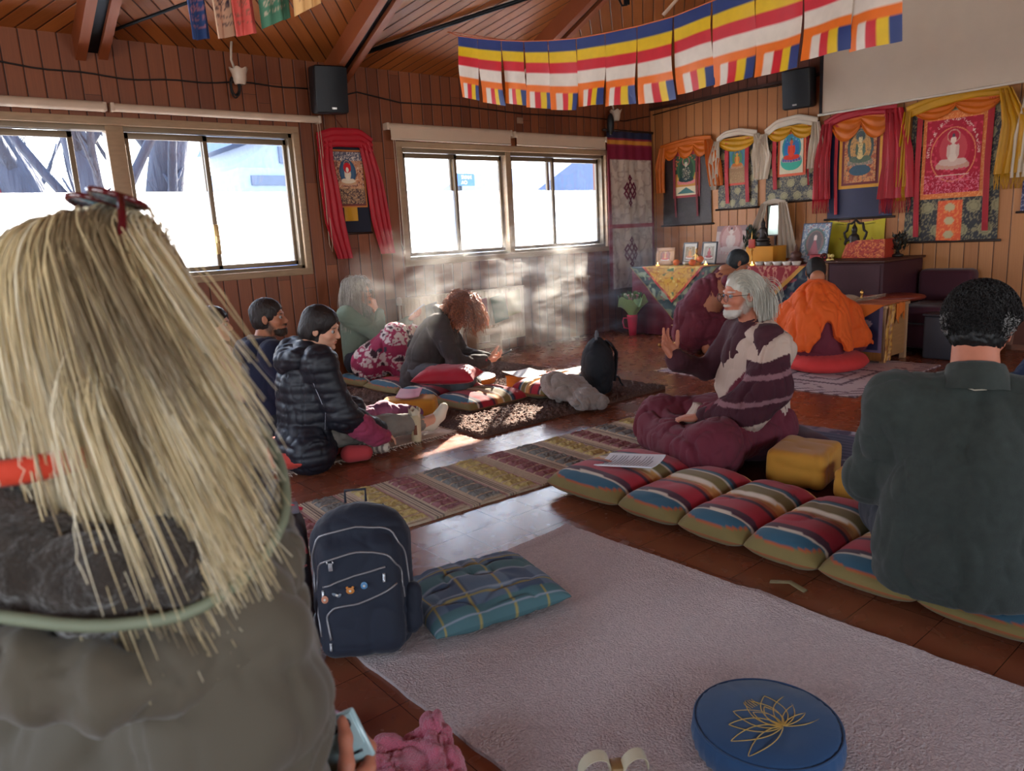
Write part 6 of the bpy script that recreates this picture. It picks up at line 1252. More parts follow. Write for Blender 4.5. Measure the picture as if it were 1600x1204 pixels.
# ================================================================= altar
r = thing('altar_table', 'long altar table covered with plain maroon cloth, at the corner', 'table', (7.03, 4.63, 0)); m_altar = mat('maroon_altar_cloth', srgb(112, 34, 52), .85, **FAB)
m = M(); m.box((-.38, -1.14, .735), (.40, 1.14, .762), bev=.006); m.build('table_top', mat('dark_wood', srgb(70, 36, 26), .5), r, angle=40)
for qx in (-.34, .36):
    for qy in (-1.08, 1.08): m = M(); m.box((qx-.025, qy-.025, 0), (qx+.025, qy+.025, .74)); m.build('leg', mat('dark_wood'), r, smooth=False)
t = np.linspace(0, 1, 240); per = []
pts_ = [(.40, 1.16), (-.40, 1.16), (-.40, -1.16), (.40, -1.16)]; L_ = [0, .8, 3.12, 3.92]; xs2 = np.interp(t*3.92, L_, [q[0] for q in pts_]); ys2 = np.interp(t*3.92, L_, [q[1] for q in pts_]); nxy = np.stack([np.where((t*3.92 > .8) & (t*3.92 < 3.12), -1, 0), np.where(t*3.92 <= .8, 1, np.where(t*3.92 >= 3.12, -1, 0))], -1)
v = np.linspace(0, 1, 24); fold = (.012*np.sin(t*150)+.012*np.sin(t*67+1))[:, None]*v[None]; Pn = np.stack([xs2[:, None]+nxy[:, :1]*(fold+.0+.02*v), ys2[:, None]+nxy[:, 1:]*(fold+.02*v), .764-.755*v[None]+0*fold], -1)
m = M(); m.sheet(Pn, .003); m.grid(np.array([[[.40, 1.16, .7655], [.40, -1.16, .7655]], [[-.40, 1.16, .7655], [-.40, -1.16, .7655]]]), flip=False); m.build('table_cloth', m_altar, r)
# corner cloths
def tri_cloth(name, label, cat, y1, y0, ztip, ytip, paintfn, off, border=None, back=.28, seed=0, ztop=.768):
    """a cloth laid over the altar front: flat on the top, falling in a triangle"""
    nu, nv = 110, 90; u, v = np.meshgrid(np.linspace(0, 1, nu), np.linspace(0, 1, nv), indexing='ij')
    yt = y1+(y0-y1)*u; drop = (ztop-ztip)*np.where(yt > ytip, (y1-yt)/(y1-ytip), (yt-y0)/(ytip-y0)).clip(0, 1)
    tl = back; s_ = v*(tl+drop); x = np.where(s_ < tl, 6.615+tl-s_-off, 6.615-off-.008*np.sin(u*23+seed)*((s_-tl)/.3).clip(0, 1)); z = np.where(s_ < tl, ztop+off*.3, ztop+off*.3-(s_-tl)); z = z-.0
    x = np.where(s_ < tl, 6.615-off+(tl-s_), x); Pn = np.stack([x, yt+0*v, z], -1)
    dd = np.minimum(drop-(s_-tl), 9); c = paintfn(yt, z, dd); m = M(); m.sheet(Pn, .003, c); o = m.build(name, m_silk, col=True); return tag(o, label, cat)
def green_floral(y, z, d):
    X = np.stack([y*10, z*10, 0*y], -1); c = np.tile(np.array(srgb(44, 66, 66)), y.shape+(1,)); c[np.abs(fbm(X, 1.1, 2, 3)) < .13] = srgb(126, 136, 104); c[fbm(X, 1.6, 2, 8) > .30] = srgb(160, 170, 140); c[fbm(X, 1.5, 2, 12) > .42] = srgb(170, 70, 80); c[d < .015] = srgb(150, 120, 60); return c
def gold_br(y, z, d):
    X = np.stack([y*10, z*10, 0*y], -1); c = np.tile(np.array(srgb(222, 170, 62)), y.shape+(1,)); c[np.abs(fbm(X, 1.9, 2, 3)) < .10] = srgb(196, 120, 40); c[fbm(X, 1.4, 2, 9) > .36] = srgb(236, 206, 120); c[fbm(X, 1.9, 2, 21) > .48] = srgb(70, 120, 70); c[fbm(X, 1.9, 2, 31) > .46] = srgb(196, 70, 40); k = d < .035; c[k] = srgb(196, 44, 48); c[k & (fbm(X, 3, 1, 2) > .1)] = srgb(220, 110, 70); return c
def red_br(y, z, d):
    X = np.stack([y*10, z*10, 0*y], -1); c = np.tile(np.array(srgb(158, 32, 44)), y.shape+(1,)); c[np.abs(fbm(X*V(1.6, 1, 1), 2.0, 2, 3)) < .15] = srgb(206, 130, 110); c[fbm(X, 1.8, 2, 9) > .38] = srgb(216, 160, 130); k = (d < .05); c[k] = srgb(206, 150, 66); return c
def blue_br(y, z, d):
    X = np.stack([y*10, z*10, 0*y], -1); c = np.tile(np.array(srgb(38, 50, 70)), y.shape+(1,)); c[np.abs(fbm(X, 1.3, 2, 3)) < .11] = srgb(86, 104, 110); c[fbm(X, 1.6, 2, 5) > .4] = srgb(140, 60, 70); return c
tri_cloth('altar_drape', 'green floral brocade drape with pointed hem, behind the golden one on the altar', 'drape', 5.79, 4.60, .18, 5.18, green_floral, .018, seed=1)
tri_cloth('altar_drape', 'golden brocade drape with red-edged point, over the green one on the altar', 'drape', 5.60, 4.76, .37, 5.18, gold_br, .030, seed=2)
tri_cloth('altar_drape', 'dark blue brocade drape at the right end of the altar front', 'drape', 4.50, 3.49, .16, 3.95, blue_br, .018, seed=3)
tri_cloth('altar_drape', 'red and white brocade drape with gold hem, over the dark blue one', 'drape', 4.42, 3.62, .40, 4.02, red_br, .030, seed=4)
TZ = .775
def frame(name, label, y, x, z, w, h, fm, paintfn, lean=.18, rz=0, fw=.02, cat='picture', mat_=None, mount=None):
    r = thing(name, label, cat, (x, y, z), R(-90)+rz); T = rotx(-lean)     # local: faces -Y ... turned towards the room
    m = M()
    if fw:
        for a, b in (((-w/2, 0, 0), (w/2, .015, fw)), ((-w/2, 0, h-fw), (w/2, .015, h)), ((-w/2, 0, 0), (-w/2+fw, .015, h)), ((w/2-fw, 0, 0), (w/2, .015, h))): m.box(a, b, bev=.003)
        m.xf(T); m.build('frame', fm, r, angle=40)
    g = M(); p = Paint(40, 52, (0, 0, 0), h/w); paintfn(p); u, v = np.meshgrid(np.linspace(-w/2+fw*.8, w/2-fw*.8, 40), np.linspace(fw*.8, h-fw*.8, 52), indexing='ij'); g.sheet(np.stack([u, .006+0*u, v], -1), .003, p.c); g.xf(T); g.build('picture', m_card, r, col=True)
    m = M(); m.box((-.01, .012, 0), (.01, .09, .004)); m.xf(T@rotx(-.5)) ; m.build('stand', mat('dark_wood'), r, smooth=False); return r
def port(p, bg, fig, rb, mount=None):
    p.c[:] = bg
    if mount is not None: p.c[:] = mount; p.rect(.14, .86, .16, .84, bg)
    p.noise(np.array(bg)*.7, 1.5, .12, 3, (p.U > .15) & (p.U < .85) & (p.V_ > .17) & (p.V_ < .83)); seated_figure(p, .5, .42, .5, fig, rb, np.array(bg)*1.15, np.array(bg)*.8, asp=p.a)
frame('picture_frame', 'small horizontal picture in pale wooden frame at the corner end of the altar', 5.60, 6.98, TZ, .27, .20, mat('pale_wood_frame', srgb(196, 150, 110), .5), lambda p: port(p, srgb(150, 90, 70), srgb(220, 180, 120), srgb(190, 60, 50), srgb(206, 160, 110)), fw=.045)
frame('picture_frame', 'small black-framed picture with yellow-orange image behind the oranges', 5.31, 7.06, TZ, .20, .25, mat('black_plastic'), lambda p: port(p, srgb(150, 120, 60), srgb(214, 150, 40), srgb(200, 110, 30), srgb(190, 184, 170)), fw=.016)
frame('picture_frame', 'small black-framed portrait of a person in red beside the crouching person', 5.02, 7.02, TZ, .20, .25, mat('black_plastic'), lambda p: port(p, srgb(150, 140, 120), srgb(190, 60, 60), srgb(160, 30, 40), srgb(190, 184, 170)), fw=.016)
def wh(p): p.c[:] = srgb(196, 176, 170); p.set(p.V_ > .85, srgb(150, 120, 120)); seated_figure(p, .5, .5, .62, srgb(222, 210, 204), srgb(214, 200, 196), srgb(200, 160, 156), srgb(176, 130, 124), srgb(210, 190, 186), asp=p.a)
frame('deity_print', 'large pale pink print of a white figure leaning behind the crouching person', 4.93, 7.28, TZ, .36, .42, m_card, wh, fw=0, lean=.22, rz=R(8))
def bl(p):
    p.c[:] = srgb(110, 130, 150); p.noise(srgb(190, 190, 190), 1.6, .14, 3); p.noise(srgb(150, 60, 60), 2, .06, 6, p.V_ > .75); p.ell(.5, .5, .36, .36, srgb(120, 80, 70), rim=srgb(60, 90, 80)); p.ell(.5, .5, .24, .28, srgb(70, 50, 50)); p.tri([(.3, .16), (.7, .16), (.5, .62)], srgb(150, 50, 60)); p.ell(.5, .62, .06, .07, srgb(220, 190, 180)); p.ell(.5, .36, .08, .18, srgb(160, 60, 70)); p.rect(0, .03, 0, 1, srgb(40, 50, 80)); p.rect(.97, 1, 0, 1, srgb(40, 50, 80)); p.rect(0, 1, .97, 1, srgb(40, 50, 80))
frame('deity_print', 'blue-bordered print of a standing red figure leaning at the right of the altar', 3.92, 7.25, TZ, .34, .40, m_card, bl, fw=0, lean=.20, rz=R(-10))
m_orange = mat('orange_peel', srgb(232, 112, 30), .45, bump=.4, bs=120, bd=.002)
for i, (x, y) in enumerate(((6.80, 5.28), (6.80, 4.96), (6.74, 5.02))):
    m = M(); m.ball((x, y, TZ+.036+(.035 if i == 1 else 0)), (.038, .038, .036), 14); tag(m.build('orange', m_orange), ['orange on the altar left of the silver bowl', 'orange on the altar right of the silver bowl, the higher one', 'orange on the altar right of the silver bowl, in front'][i], 'orange', 'oranges on the altar')
m_silver = mat('silver', srgb(190, 180, 168), .3, .9, bump=0); m_brass = mat('brass', srgb(196, 150, 80), .3, .9, bump=0); m_bronze = mat('dark_bronze', srgb(52, 46, 44), .45, .5, bump=.3, bs=60, bd=.004)
m = M(); m.lathe([(0, 0), (.035, 0), (.058, .015), (.062, .04), (.058, .045), (.05, .02), (0, .012)], 24, (6.82, 5.14, TZ)); tag(m.build('silver_bowl', m_silver), 'small silver bowl on the altar between the oranges', 'bowl')
def figurine(name, label, x, y, z, h, mt, base=True, crown=False):
    r = thing(name, label, 'statuette', (x, y, z)); s = SDF(.012*h/.2); k = h/.2
    s.ell((0, 0, .045*k), (.036*k, .05*k, .018*k)); s.cap((0, 0, .05*k), (0, 0, .11*k), .026*k, .022*k); s.cap((0, -.018*k, .115*k), (-.02*k, -.045*k, .07*k), .009*k, .007*k); s.cap((0, .018*k, .115*k), (-.02*k, .045*k, .08*k), .009*k, .007*k); s.ell((0, 0, .150*k), (.017*k, .016*k, .021*k))
    s.cap((0, 0, .165*k), (0, 0, .195*k), .009*k, .003*k); P_, F_ = s.mesh(.0045*k, 1); m = M(); m.add(P_, F_.tolist()); m.build('figure', mt, r)
    if crown:
        m = M(); a = np.linspace(0, 2*math.pi, 28, endpoint=False); m.tube(np.stack([.012*k+0*a, .060*k*np.cos(a)*(1+.12*np.sin(9*a)), .115*k+.085*k*np.sin(a)*(1+.1*np.sin(9*a))], -1), .007*k, 6, closed=True); m.build('aureole', mt, r)
    m = M(); m.lathe([(.05*k, 0), (.055*k, .01*k), (.042*k, .018*k), (.052*k, .03*k), (.04*k, .034*k), (0, .034*k)], 24); m.build('lotus_base', mt, r); return r
figurine('brass_figurine', 'slender brass figurine on the altar beside the silver bowl', 6.90, 5.08, TZ, .20, m_brass)
figurine('dark_statue', 'black seated statue on the yellow box, before the framed mirror', 7.16, 4.42, .955, .30, m_bronze)
figurine('white_figurine', 'tiny white figurine in front of the yellow box', 6.86, 4.44, TZ, .11, mat('white_porcelain', srgb(216, 206, 196), .3, bump=0))
figurine('white_figurine', 'tiny white figurine beside the head of the crouching person', 6.90, 4.66, TZ, .10, mat('white_porcelain'))
m = M(); m.box((-.13, -.16, 0), (.13, .16, .18), bev=.008); o = m.build('yellow_box', mat('yellow_cloth_box', srgb(214, 146, 40), .7, **FAB), angle=40); o.location = (7.14, 4.37, TZ); tag(o, 'box wrapped in yellow cloth in the middle of the altar', 'box')
r = thing('offering_stand', 'small red and gold upright offering ornament before the yellow box', 'ornament', (6.92, 4.40, TZ)); m = M(); m.lathe([(.03, 0), (.035, .01), (.008, .03), (.008, .14), (.02, .15), (.008, .16), (.005, .30), (0, .34)], 18); m.build('stem', m_brass, r); m = M(); m.box((-.012, -.035, .17), (.012, .035, .26), bev=.006); m.build('red_plaque', mat('red_lacquer', srgb(180, 60, 44), .4, bump=0), r)
# framed mirror with white scarf
r = thing('framed_mirror', 'upright mirror in a white frame between the hanging ends of a white scarf', 'mirror', (7.40, 4.42, 1.05)); m = M()
for a, b in (((-.015, -.10, 0), (.015, .10, .015)), ((-.015, -.10, .32), (.015, .10, .335)), ((-.015, -.10, 0), (.015, -.085, .335)), ((-.015, .085, 0), (.015, .10, .335))): m.box(a, b)
m.build('frame', mat('dark_wood'), r, smooth=False); m = M(); m.box((-.012, -.085, .015), (-.005, .085, .32)); m.build('glass', mat('pale_mirror', srgb(190, 214, 206), .15, .3, bump=0, var=.1, vs=3), r, smooth=False)
m = M(); m.box((-.01, -.008, -.28), (.015, .008, 0)); m.build('stand', mat('dark_wood'), r, smooth=False)
m_kgrey = mat('greyish_silk', srgb(170, 154, 136), .6, bump=.3, bs=40, bd=.004, var=.05, sheen=.3)
scarf('silk_scarf', 'greyish white scarf draped over the framed mirror, its ends spread on the altar', [drape_strip([(7.36, 4.53, 1.40), (7.34, 4.60, 1.15), (7.28, 4.70, .84)], [.07, .14, .22], seed=3, fold=.014), drape_strip([(7.36, 4.31, 1.40), (7.34, 4.27, 1.15), (7.30, 4.20, .82)], [.09, .17, .20], seed=6, fold=.014), drape_strip([(7.37, 4.55, 1.39), (7.37, 4.42, 1.42), (7.37, 4.29, 1.39)], .05, 16, 7, .004, cdir=(0, 0, 1))], m_kgrey)
m = M(); P_ = RNG.normal(size=(140, 3)); P_ = P_/np.linalg.norm(P_, axis=1)[:, None]*RNG.uniform(.5, 1, (140, 1))*V(.06, .085, .15)
rp = thing('potted_plant', 'dark leafy potted plant between the pink print and the mirror', 'plant', (7.30, 4.66, TZ))
def leaves(P_, L_, w_, name, mt, parent):
    m = M()
    for p in P_:
        d = nrm(p+V(0, 0, .02)+RNG.normal(size=3)*.02); s_ = nrm(np.cross(d, [0, 0, 1])); n_ = np.cross(d, s_); t = np.linspace(0, 1, 5); w = w_*np.sin(t*math.pi*.95+.1)
        Pn = np.stack([p+d*L_*t[:, None]-s_*w[:, None]+0*n_, p+d*L_*t[:, None]+n_*(.2*w)[:, None], p+d*L_*t[:, None]+s_*w[:, None]], 1); m.grid(Pn)
    return m.build(name, mt, parent)
m_leafd = mat('dark_leaf', srgb(34, 56, 44), .5, bump=0); leaves(P_+V(0, 0, .24), .045, .012, 'foliage', m_leafd, rp); m = M(); m.lathe([(.035, 0), (.05, .09), (.045, .09), (0, .08)], 20); m.build('pot', mat('terracotta', srgb(120, 60, 44), .8), rp)
m_bowl = mat('white_ceramic', srgb(214, 208, 196), .3, bump=0)
for i, y in enumerate((4.36, 4.19, 4.09, 3.99, 3.89, 3.79)):
    k = 1.0 if i not in (3,) else 1.1; m = M(); m.lathe([(0, 0), (.030*k, 0), (.036*k, .005), (.045*k, .040), (.042*k, .040), (.034*k, .010), (0, .008)], 24, (6.73, y, TZ)); tag(m.build('offering_bowl', m_bowl), ['white offering bowl at the left end of the row, beside the crouching person', 'second white offering bowl from the left in the altar row', 'third white offering bowl from the left in the altar row', 'largest white offering bowl, fourth in the altar row', 'fifth white offering bowl from the left in the altar row', 'white offering bowl at the right end of the altar row'][i], 'bowl', 'white offering bowls in a row')
m_wax = mat('glowing_wax', srgb(236, 170, 90), .5, bump=0, emit=((1.0, .45, .12), 1.6)); m_flame = mat('candle_flame', (1, .6, .2), .5, bump=0, var=0, emit=((1, .5, .15), 14))
for i, (x, y) in enumerate(((6.73, 4.275), (6.80, 4.55), (6.74, 5.50), (6.86, 4.93))):
    r = thing('tea_light', ['lit tea light between the first two offering bowls', 'lit tea light beside the face of the crouching person', 'lit tea light on the gold drape near the pale wooden frame', 'lit candle before the black-framed portrait'][i], 'candle', (x, y, TZ)); m = M(); m.lathe([(0, 0), (.019, 0), (.020, .016), (.017, .016), (0, .014)], 18); m.build('cup', m_wax, r); m = M(); m.lathe([(.001, 0), (.005, .006), (.0045, .012), (.0005, .026)], 10, (0, 0, .018)); m.build('flame', m_flame, r)
r = thing('stupa_ornament', 'small brown bell-shaped stupa on the altar beside the blue-bordered print', 'ornament', (6.95, 3.92, TZ)); m = M(); m.lathe([(.085, 0), (.085, .02), (.07, .025), (.075, .05), (.045, .06), (.055, .09), (.045, .115), (.018, .13), (.016, .16), (.006, .19), (0, .20)], 28); m.build('stupa', mat('brown_wood_carved', srgb(86, 50, 38), .6, bump=.3, bs=80), r)
r = thing('wrapped_scripture', 'red-wrapped bundle with round gold ends at the right end of the altar', 'book', (6.82, 3.60, TZ)); m = M(); m.box((-.04, -.09, .02), (.04, .09, .10), bev=.012); m.build('red_wrapper', mat('crimson_wrap', srgb(150, 20, 36), .6), r, angle=40)
for i in range(4):
    m = M(); a = V(-.045+.0, -.11-.035*(i % 2), .045+.04*(i//2)); m.lathe([(0, 0), (.010, 0), (.018, .003), (.018, .012), (.010, .015), (0, .015)], 14); m.xf(roty(R(-90)), a); m.build('gold_roll', mat('pale_gold', srgb(214, 190, 110), .4, .3, bump=0), r)
m = M(); m.box((-.05, -.17, 0), (.05, .11, .02), bev=.006); m.build('gold_tray', mat('pale_gold'), r)
# cloth on the wall, dark ornament, brocade throne back
u, v = np.meshgrid(np.linspace(0, 1, 40), np.linspace(0, 1, 30), indexing='ij'); sagc = .03*np.sin(u*math.pi); Pn = np.stack([XC-.012-.014*np.sin(u*11+v*5)*(1-abs(2*v-1)*.4), 3.86-.56*u, .80+.38*v-sagc*(v > .9)], -1); m = M(); m.sheet(Pn, .003)
tag(m.build('yellow_cloth', mat('lemon_silk', srgb(206, 190, 40), .6, bump=.3, bs=30, bd=.004, sheen=.2)), 'lemon yellow cloth pinned to the wall below the navy scroll', 'cloth')
r = thing('altar_cabinet', 'dark maroon cabinet standing right of the altar table', 'cabinet', (7.03, 3.18, 0)); m = M(); m.box((-.40, -.26, 0), (.42, .26, .80), bev=.01); m.build('body', mat('dark_maroon_panel', srgb(62, 22, 34), .6), r, angle=40)
m = M(); m.box((-.43, -.28, .80), (.43, .28, .822), bev=.006); m.build('cabinet_top', mat('dark_wood'), r, angle=40); m = M(); m.box((-.41, .235, 0), (-.395, .255, .80)); m.build('corner_strip', mat('worn_edge', srgb(120, 84, 60), .6), r, smooth=False)
m = M(); m.box((-.41, -.235, .02), (-.40, .22, .78)); m.build('door', mat('dark_maroon_panel'), r, smooth=False)
m = M(); 
for k in range(2): a = np.linspace(0, 9, 40); m.tube(np.stack([0*a, (.035-.003*a)*np.cos(a), (.035-.003*a)*np.sin(a)], -1)+V(-.42, .27, .86), .007, 6)
m.build('scroll_carving', mat('dark_wood'), r)
p = Paint(50, 30, srgb(176, 52, 30), .5); p.noise(srgb(214, 120, 60), 1.6, .12, 4); p.noise(srgb(150, 30, 30), 2.2, -.3, 6)
r = thing('brocade_backrest', 'red and orange brocade-covered box with sloping end on the maroon cabinet', 'box', (7.10, 3.28, .824)); poly = [(-.20, 0), (.20, 0), (.16, .13), (.06, .16), (-.20, .17)]
m = M(); u, v = np.meshgrid(np.linspace(0, 1, 50), np.linspace(0, 1, 30), indexing='ij'); m.sheet(np.stack([-.10+0*u, .20-.40*u, v*np.interp(.20-.40*u, [-.20, .06, .16, .20], [.17, .165, .13, .02])], -1), .004, p.c); m.build('brocade_front', m_silk, r, col=True); m = M(); m.prism(poly, -.095, .09, axis=0); m.build('body', mat('red_lacquer'), r, smooth=False)
figurine('ornate_statue', 'dark ornate seated statue with aureole before the lemon yellow cloth', 7.28, 3.50, .824, .34, m_bronze, crown=True)
rp = thing('dark_floral_ornament', 'dark leafy ornament beside the brocade-covered box', 'ornament', (7.20, 3.05, .824)); P_ = RNG.normal(size=(120, 3)); P_ = P_/np.linalg.norm(P_, axis=1)[:, None]*RNG.uniform(.4, 1, (120, 1))*V(.06, .10, .10); leaves(P_+V(0, 0, .12), .035, .012, 'foliage', mat('black_leaf', srgb(40, 40, 34), .4, bump=0), rp); m = M(); m.lathe([(.05, 0), (.05, .02), (.02, .03), (0, .10)], 16); m.build('base', m_bronze, rp)
# sofa
r = thing('maroon_sofa', 'dark maroon sofa against the altar wall behind the man in green', 'sofa', (7.12, 2.67, 0)); m_sofa = mat('maroon_velvet', srgb(66, 16, 34), .8, sheen=.2, **{k: v for k, v in FAB.items() if k != 'sheen'})
m = M(); m.box((-.36, -.22, .05), (.36, .22, .26), bev=.03); m.build('base', m_sofa, r); m = M(); m.box((-.36, -.20, .26), (.20, .20, .42), bev=.05); m.build('seat_cushion', m_sofa, r); m = M(); m.box((.17, -.23, .20), (.36, .23, .70), bev=.05); m.build('backrest', m_sofa, r)
m = M(); m.box((-.36, -.30, .05), (.36, -.22, .50), bev=.04); m.build('armrest', m_sofa, r)
for qx in (-.3, .3):
    for qy in (-.2, .2): m = M(); m.lathe([(.02, 0), (.025, .06)], 10, (qx, qy, 0)); m.build('leg', mat('dark_wood'), r)
# ---- low table with brocade, beside the orange shawl
r = thing('low_table', 'low book table covered with orange cloth beside the person in the orange shawl', 'table', (6.34, 2.98, 0)); m = M(); m.box((-.20, -.32, .46), (.24, .34, .485), bev=.005); m.build('table_top', mat('pale_wood_frame'), r, angle=40)
for qx in (-.17, .21):
    for qy in (-.29, .31): m = M(); m.box((qx-.02, qy-.02, 0), (qx+.02, qy+.02, .46)); m.build('leg', mat('pale_wood_frame'), r, smooth=False)
m = M(); m.box((-.17, -.30, .05), (.21, -.285, .46)); m.build('side_panel', mat('honey_board', srgb(176, 126, 78), .6, bump=.2, bs=10, stretch=(1, 1, 8)), r, smooth=False)
u, v = np.meshgrid(np.linspace(0, 1, 60), np.linspace(0, 1, 50), indexing='ij'); p = Paint(60, 50, srgb(26, 30, 66), .8)
for (cx, cy_, k) in ((.74, .60, .13), (.48, .40, .12), (.18, .26, .12)): p.ell(cx, cy_, k, k*.75, srgb(150, 130, 136)); p.ell(cx, cy_-.04, k*.6, k*.35, srgb(26, 30, 66)); p.tri([(cx-k*.3, cy_+k*.4), (cx+k*.3, cy_+k*.4), (cx, cy_+k*1.3)], srgb(190, 170, 150)); p.ell(cx, cy_+.02, k*.3, k*.3, srgb(196, 150, 120))
p.rect(.95, 1, 0, 1, srgb(110, 90, 120)); p.rect(0, 1, 0, .05, srgb(110, 90, 120))
Pn = np.stack([-.225-.006*np.sin(u*9)*(1-v), .34-.64*u, .10+.39*v], -1); m = M(); m.sheet(Pn, .004, p.c); m.build('navy_brocade', m_silk, r, col=True)
m = M(); u, v = np.meshgrid(np.linspace(0, 1, 30), np.linspace(0, 1, 8), indexing='ij')
Pn = np.stack([-.224+0*u, .34-.64*u, .10-.07*v+0*u], -1); m.sheet(Pn, .004); m.build('gold_fringe', mat('gold_fringe_cloth', srgb(176, 116, 50), .7, bump=1, bs=60, bd=.01, stretch=(1, 8, .3)), r)
m = M(); u, v = np.meshgrid(np.linspace(0, 1, 40), np.linspace(0, 1, 20), indexing='ij'); Y = .345-.66*u; dz = .24*np.minimum(u/.45, (1-u)/.55)*v; m.sheet(np.stack([-.236+0*u-.004*np.sin(u*20)*v, Y, .492-dz], -1), .003); m.sheet(np.stack([-.236+.48*v, Y, .493+0*v], -1), .003); m.build('orange_cover', mat('orange_cover_cloth', srgb(214, 110, 26), .7, **FAB), r)
u, v = np.meshgrid(np.linspace(0, 1, 16), np.linspace(0, 1, 30), indexing='ij'); c = np.where((np.abs(fbm(np.stack([u*6, v*14, 0*u], -1), 1, 2)) < .2)[..., None], np.array(srgb(150, 90, 40)), np.array(srgb(206, 150, 66))); m = M(); m.sheet(np.stack([-.19+.10*u+.012*np.sin(v*9)-.05*(1-v), -.315-.012-.01*np.sin(u*8), .49-.46*(1-v)*(1-.0*u)], -1), .004, c); m.build('gold_strip', m_silk, r, col=True)
m = M(); m.sheet(np.stack([-.05+.17*u, -.330-.010*np.sin(u*12), .49-.12*(1-v)*(1+.4*np.sin(u*7))], -1), .004); m.build('orange_corner', mat('orange_cover_cloth'), r)
bk = thing('open_book', 'open book with curling pages on the low table by the orange shawl', 'book', (6.28, 2.96, .499), R(4)); m_paper = mat('book_paper', srgb(214, 204, 180), .8, bump=.1, bs=40, var=.04)
for q in (-1, 1):
    u, v = np.meshgrid(np.linspace(0, 1, 20), np.linspace(-1, 1, 6), indexing='ij')
    for k in range(3): m = M(); m.sheet(np.stack([v*.10, q*(.01+.17*u), .002+.006*k+.020*np.sin(u*2.4)*(1+.3*k)+(.025*u**4 if q < 0 else 0)], -1), .002); m.build('page_block', m_paper, bk)
r = thing('ritual_drum', 'flat oval red-brown drum lying behind the low book table', 'drum', (6.72, 2.86, .47), R(15)); m = M(); m.lathe([(0, 0), (.16, 0), (.20, .015), (.21, .03), (.20, .045), (.15, .055), (0, .055)], 40, sq=1.2); m.build('drum_body', mat('red_brown_lacquer', srgb(120, 46, 30), .4, bump=.1), r)
m = M(); m.tube([(0, 0, -.47), (0, 0, 0)], .02, 10); m.build('stand', mat('dark_wood'), r); m = M(); m.lathe([(.0, 0), (.17, 0), (.17, .02), (0, .02)], 20, (0, 0, -.47)); m.build('stand_foot', mat('dark_wood'), r)
m = M(); m.lathe([(.012, 0), (.016, .01), (.007, .02), (.012, .045), (.016, .06), (.008, .075), (.003, .085), (0, .087)], 16, (6.46, 3.02, .497)); tag(m.build('brass_bell', m_brass), 'small brass bell handle standing behind the open book', 'bell')
r = thing('waste_bin', 'dark grey bin between the low table and the man in green', 'bin', (6.70, 2.42, 0)); m = M(); m.box((-.12, -.13, 0), (.12, .13, .36), bev=.02); m.build('bin_body', mat('grey_plastic', srgb(62, 62, 70), .5), r, angle=40); m = M(); m.box((-.13, -.14, .36), (.13, .14, .38), bev=.01); m.build('rim', mat('grey_plastic'), r, angle=40)
r = thing('leaning_frame', 'empty wooden picture frame leaning at the wall near the right edge', 'picture frame', (7.36, 1.95, 0.0), R(-90)); T = rotx(-.22)
m = M()
for a, b in (((-.22, 0, 0), (.22, .02, .05)), ((-.22, 0, .29), (.22, .02, .34)), ((-.22, 0, 0), (-.17, .02, .34)), ((.17, 0, 0), (.22, .02, .34))): m.box(a, b, bev=.005)
m.xf(T); m.build('frame', mat('dusty_frame', srgb(140, 96, 76), .6), r, angle=40); m = M(); m.box((-.17, .01, .05), (.17, .014, .29)); m.box((.02, .004, .05), (.17, .010, .25)); m.xf(T); m.build('backing', mat('dusky_board', srgb(110, 66, 52), .7), r, smooth=False)
# flowers, candle holders
r = thing('flower_mug', 'tall pink mug with handle standing by the corner of the altar', 'mug', (6.47, 5.66, 0)); m = M(); m.lathe([(0, .004), (.042, 0), (.050, .10), (.060, .20), (.062, .24), (.057, .24), (.045, .05), (0, .03)], 28); m.build('mug_body', mat('hot_pink', srgb(226, 56, 92), .4, bump=0), r); m = M(); m.tube([(-.035, .045, .20), (-.055, .085, .20), (-.06, .095, .16), (-.05, .085, .09), (-.03, .045, .08)], .009, 8); m.build('handle', mat('hot_pink'), r)
r = thing('bouquet', 'bouquet of pale pink flowers in green paper standing in the pink mug', 'flowers', (6.47, 5.66, .20)); a = np.linspace(0, 2*math.pi, 60, endpoint=False); pr = np.linspace(0, 1, 14)
Pn = np.stack([np.stack([(.025+.125*q**1.2)*np.cos(a)*(1+.08*np.sin(a*5)), (.025+.16*q**1.2)*np.sin(a)*(1+.08*np.sin(a*5)), q*.21+.05*q**3*np.sin(a*4+1)+.03*q**3*np.sin(a*7)], -1) for q in pr], 0); m = M(); m.sheet(Pn, .002) if False else m.grid(Pn, cv=True); mm = M(); mm.grid(Pn, cv=True); mm.grid(Pn*V(.985, .985, 1), cv=True, flip=True); mm.build('green_wrapper', mat('green_paper', srgb(158, 190, 116), .6, bump=.1, sheen=.1), r)
for i in range(9):
    b_ = V(.07*math.cos(i*2.4)*(i/9)**.5, .11*math.sin(i*2.4)*(i/9)**.5, .24+.02*math.cos(i)); m = M()
    for k in range(16): d = nrm(RNG.normal(size=3)+V(0, 0, 1.2)); m.ball(b_+d*.018, (.014, .014, .007), 5, T=np.stack([nrm(np.cross(d, [0, .1, 1])), nrm(np.cross(d, nrm(np.cross(d, [0, .1, 1])))), d], 1))
    m.build('flower', mat('pink_petal' if i % 3 else 'cream_petal', srgb(196, 120, 130) if i % 3 else srgb(206, 190, 160), .6, bump=0), r)
P_ = RNG.normal(size=(50, 3)); P_ = nrm(P_)*V(.09, .12, .03)+V(0, 0, .23); leaves(P_, .06, .014, 'foliage', mat('green_leaf', srgb(96, 130, 66), .5, bump=0), r)
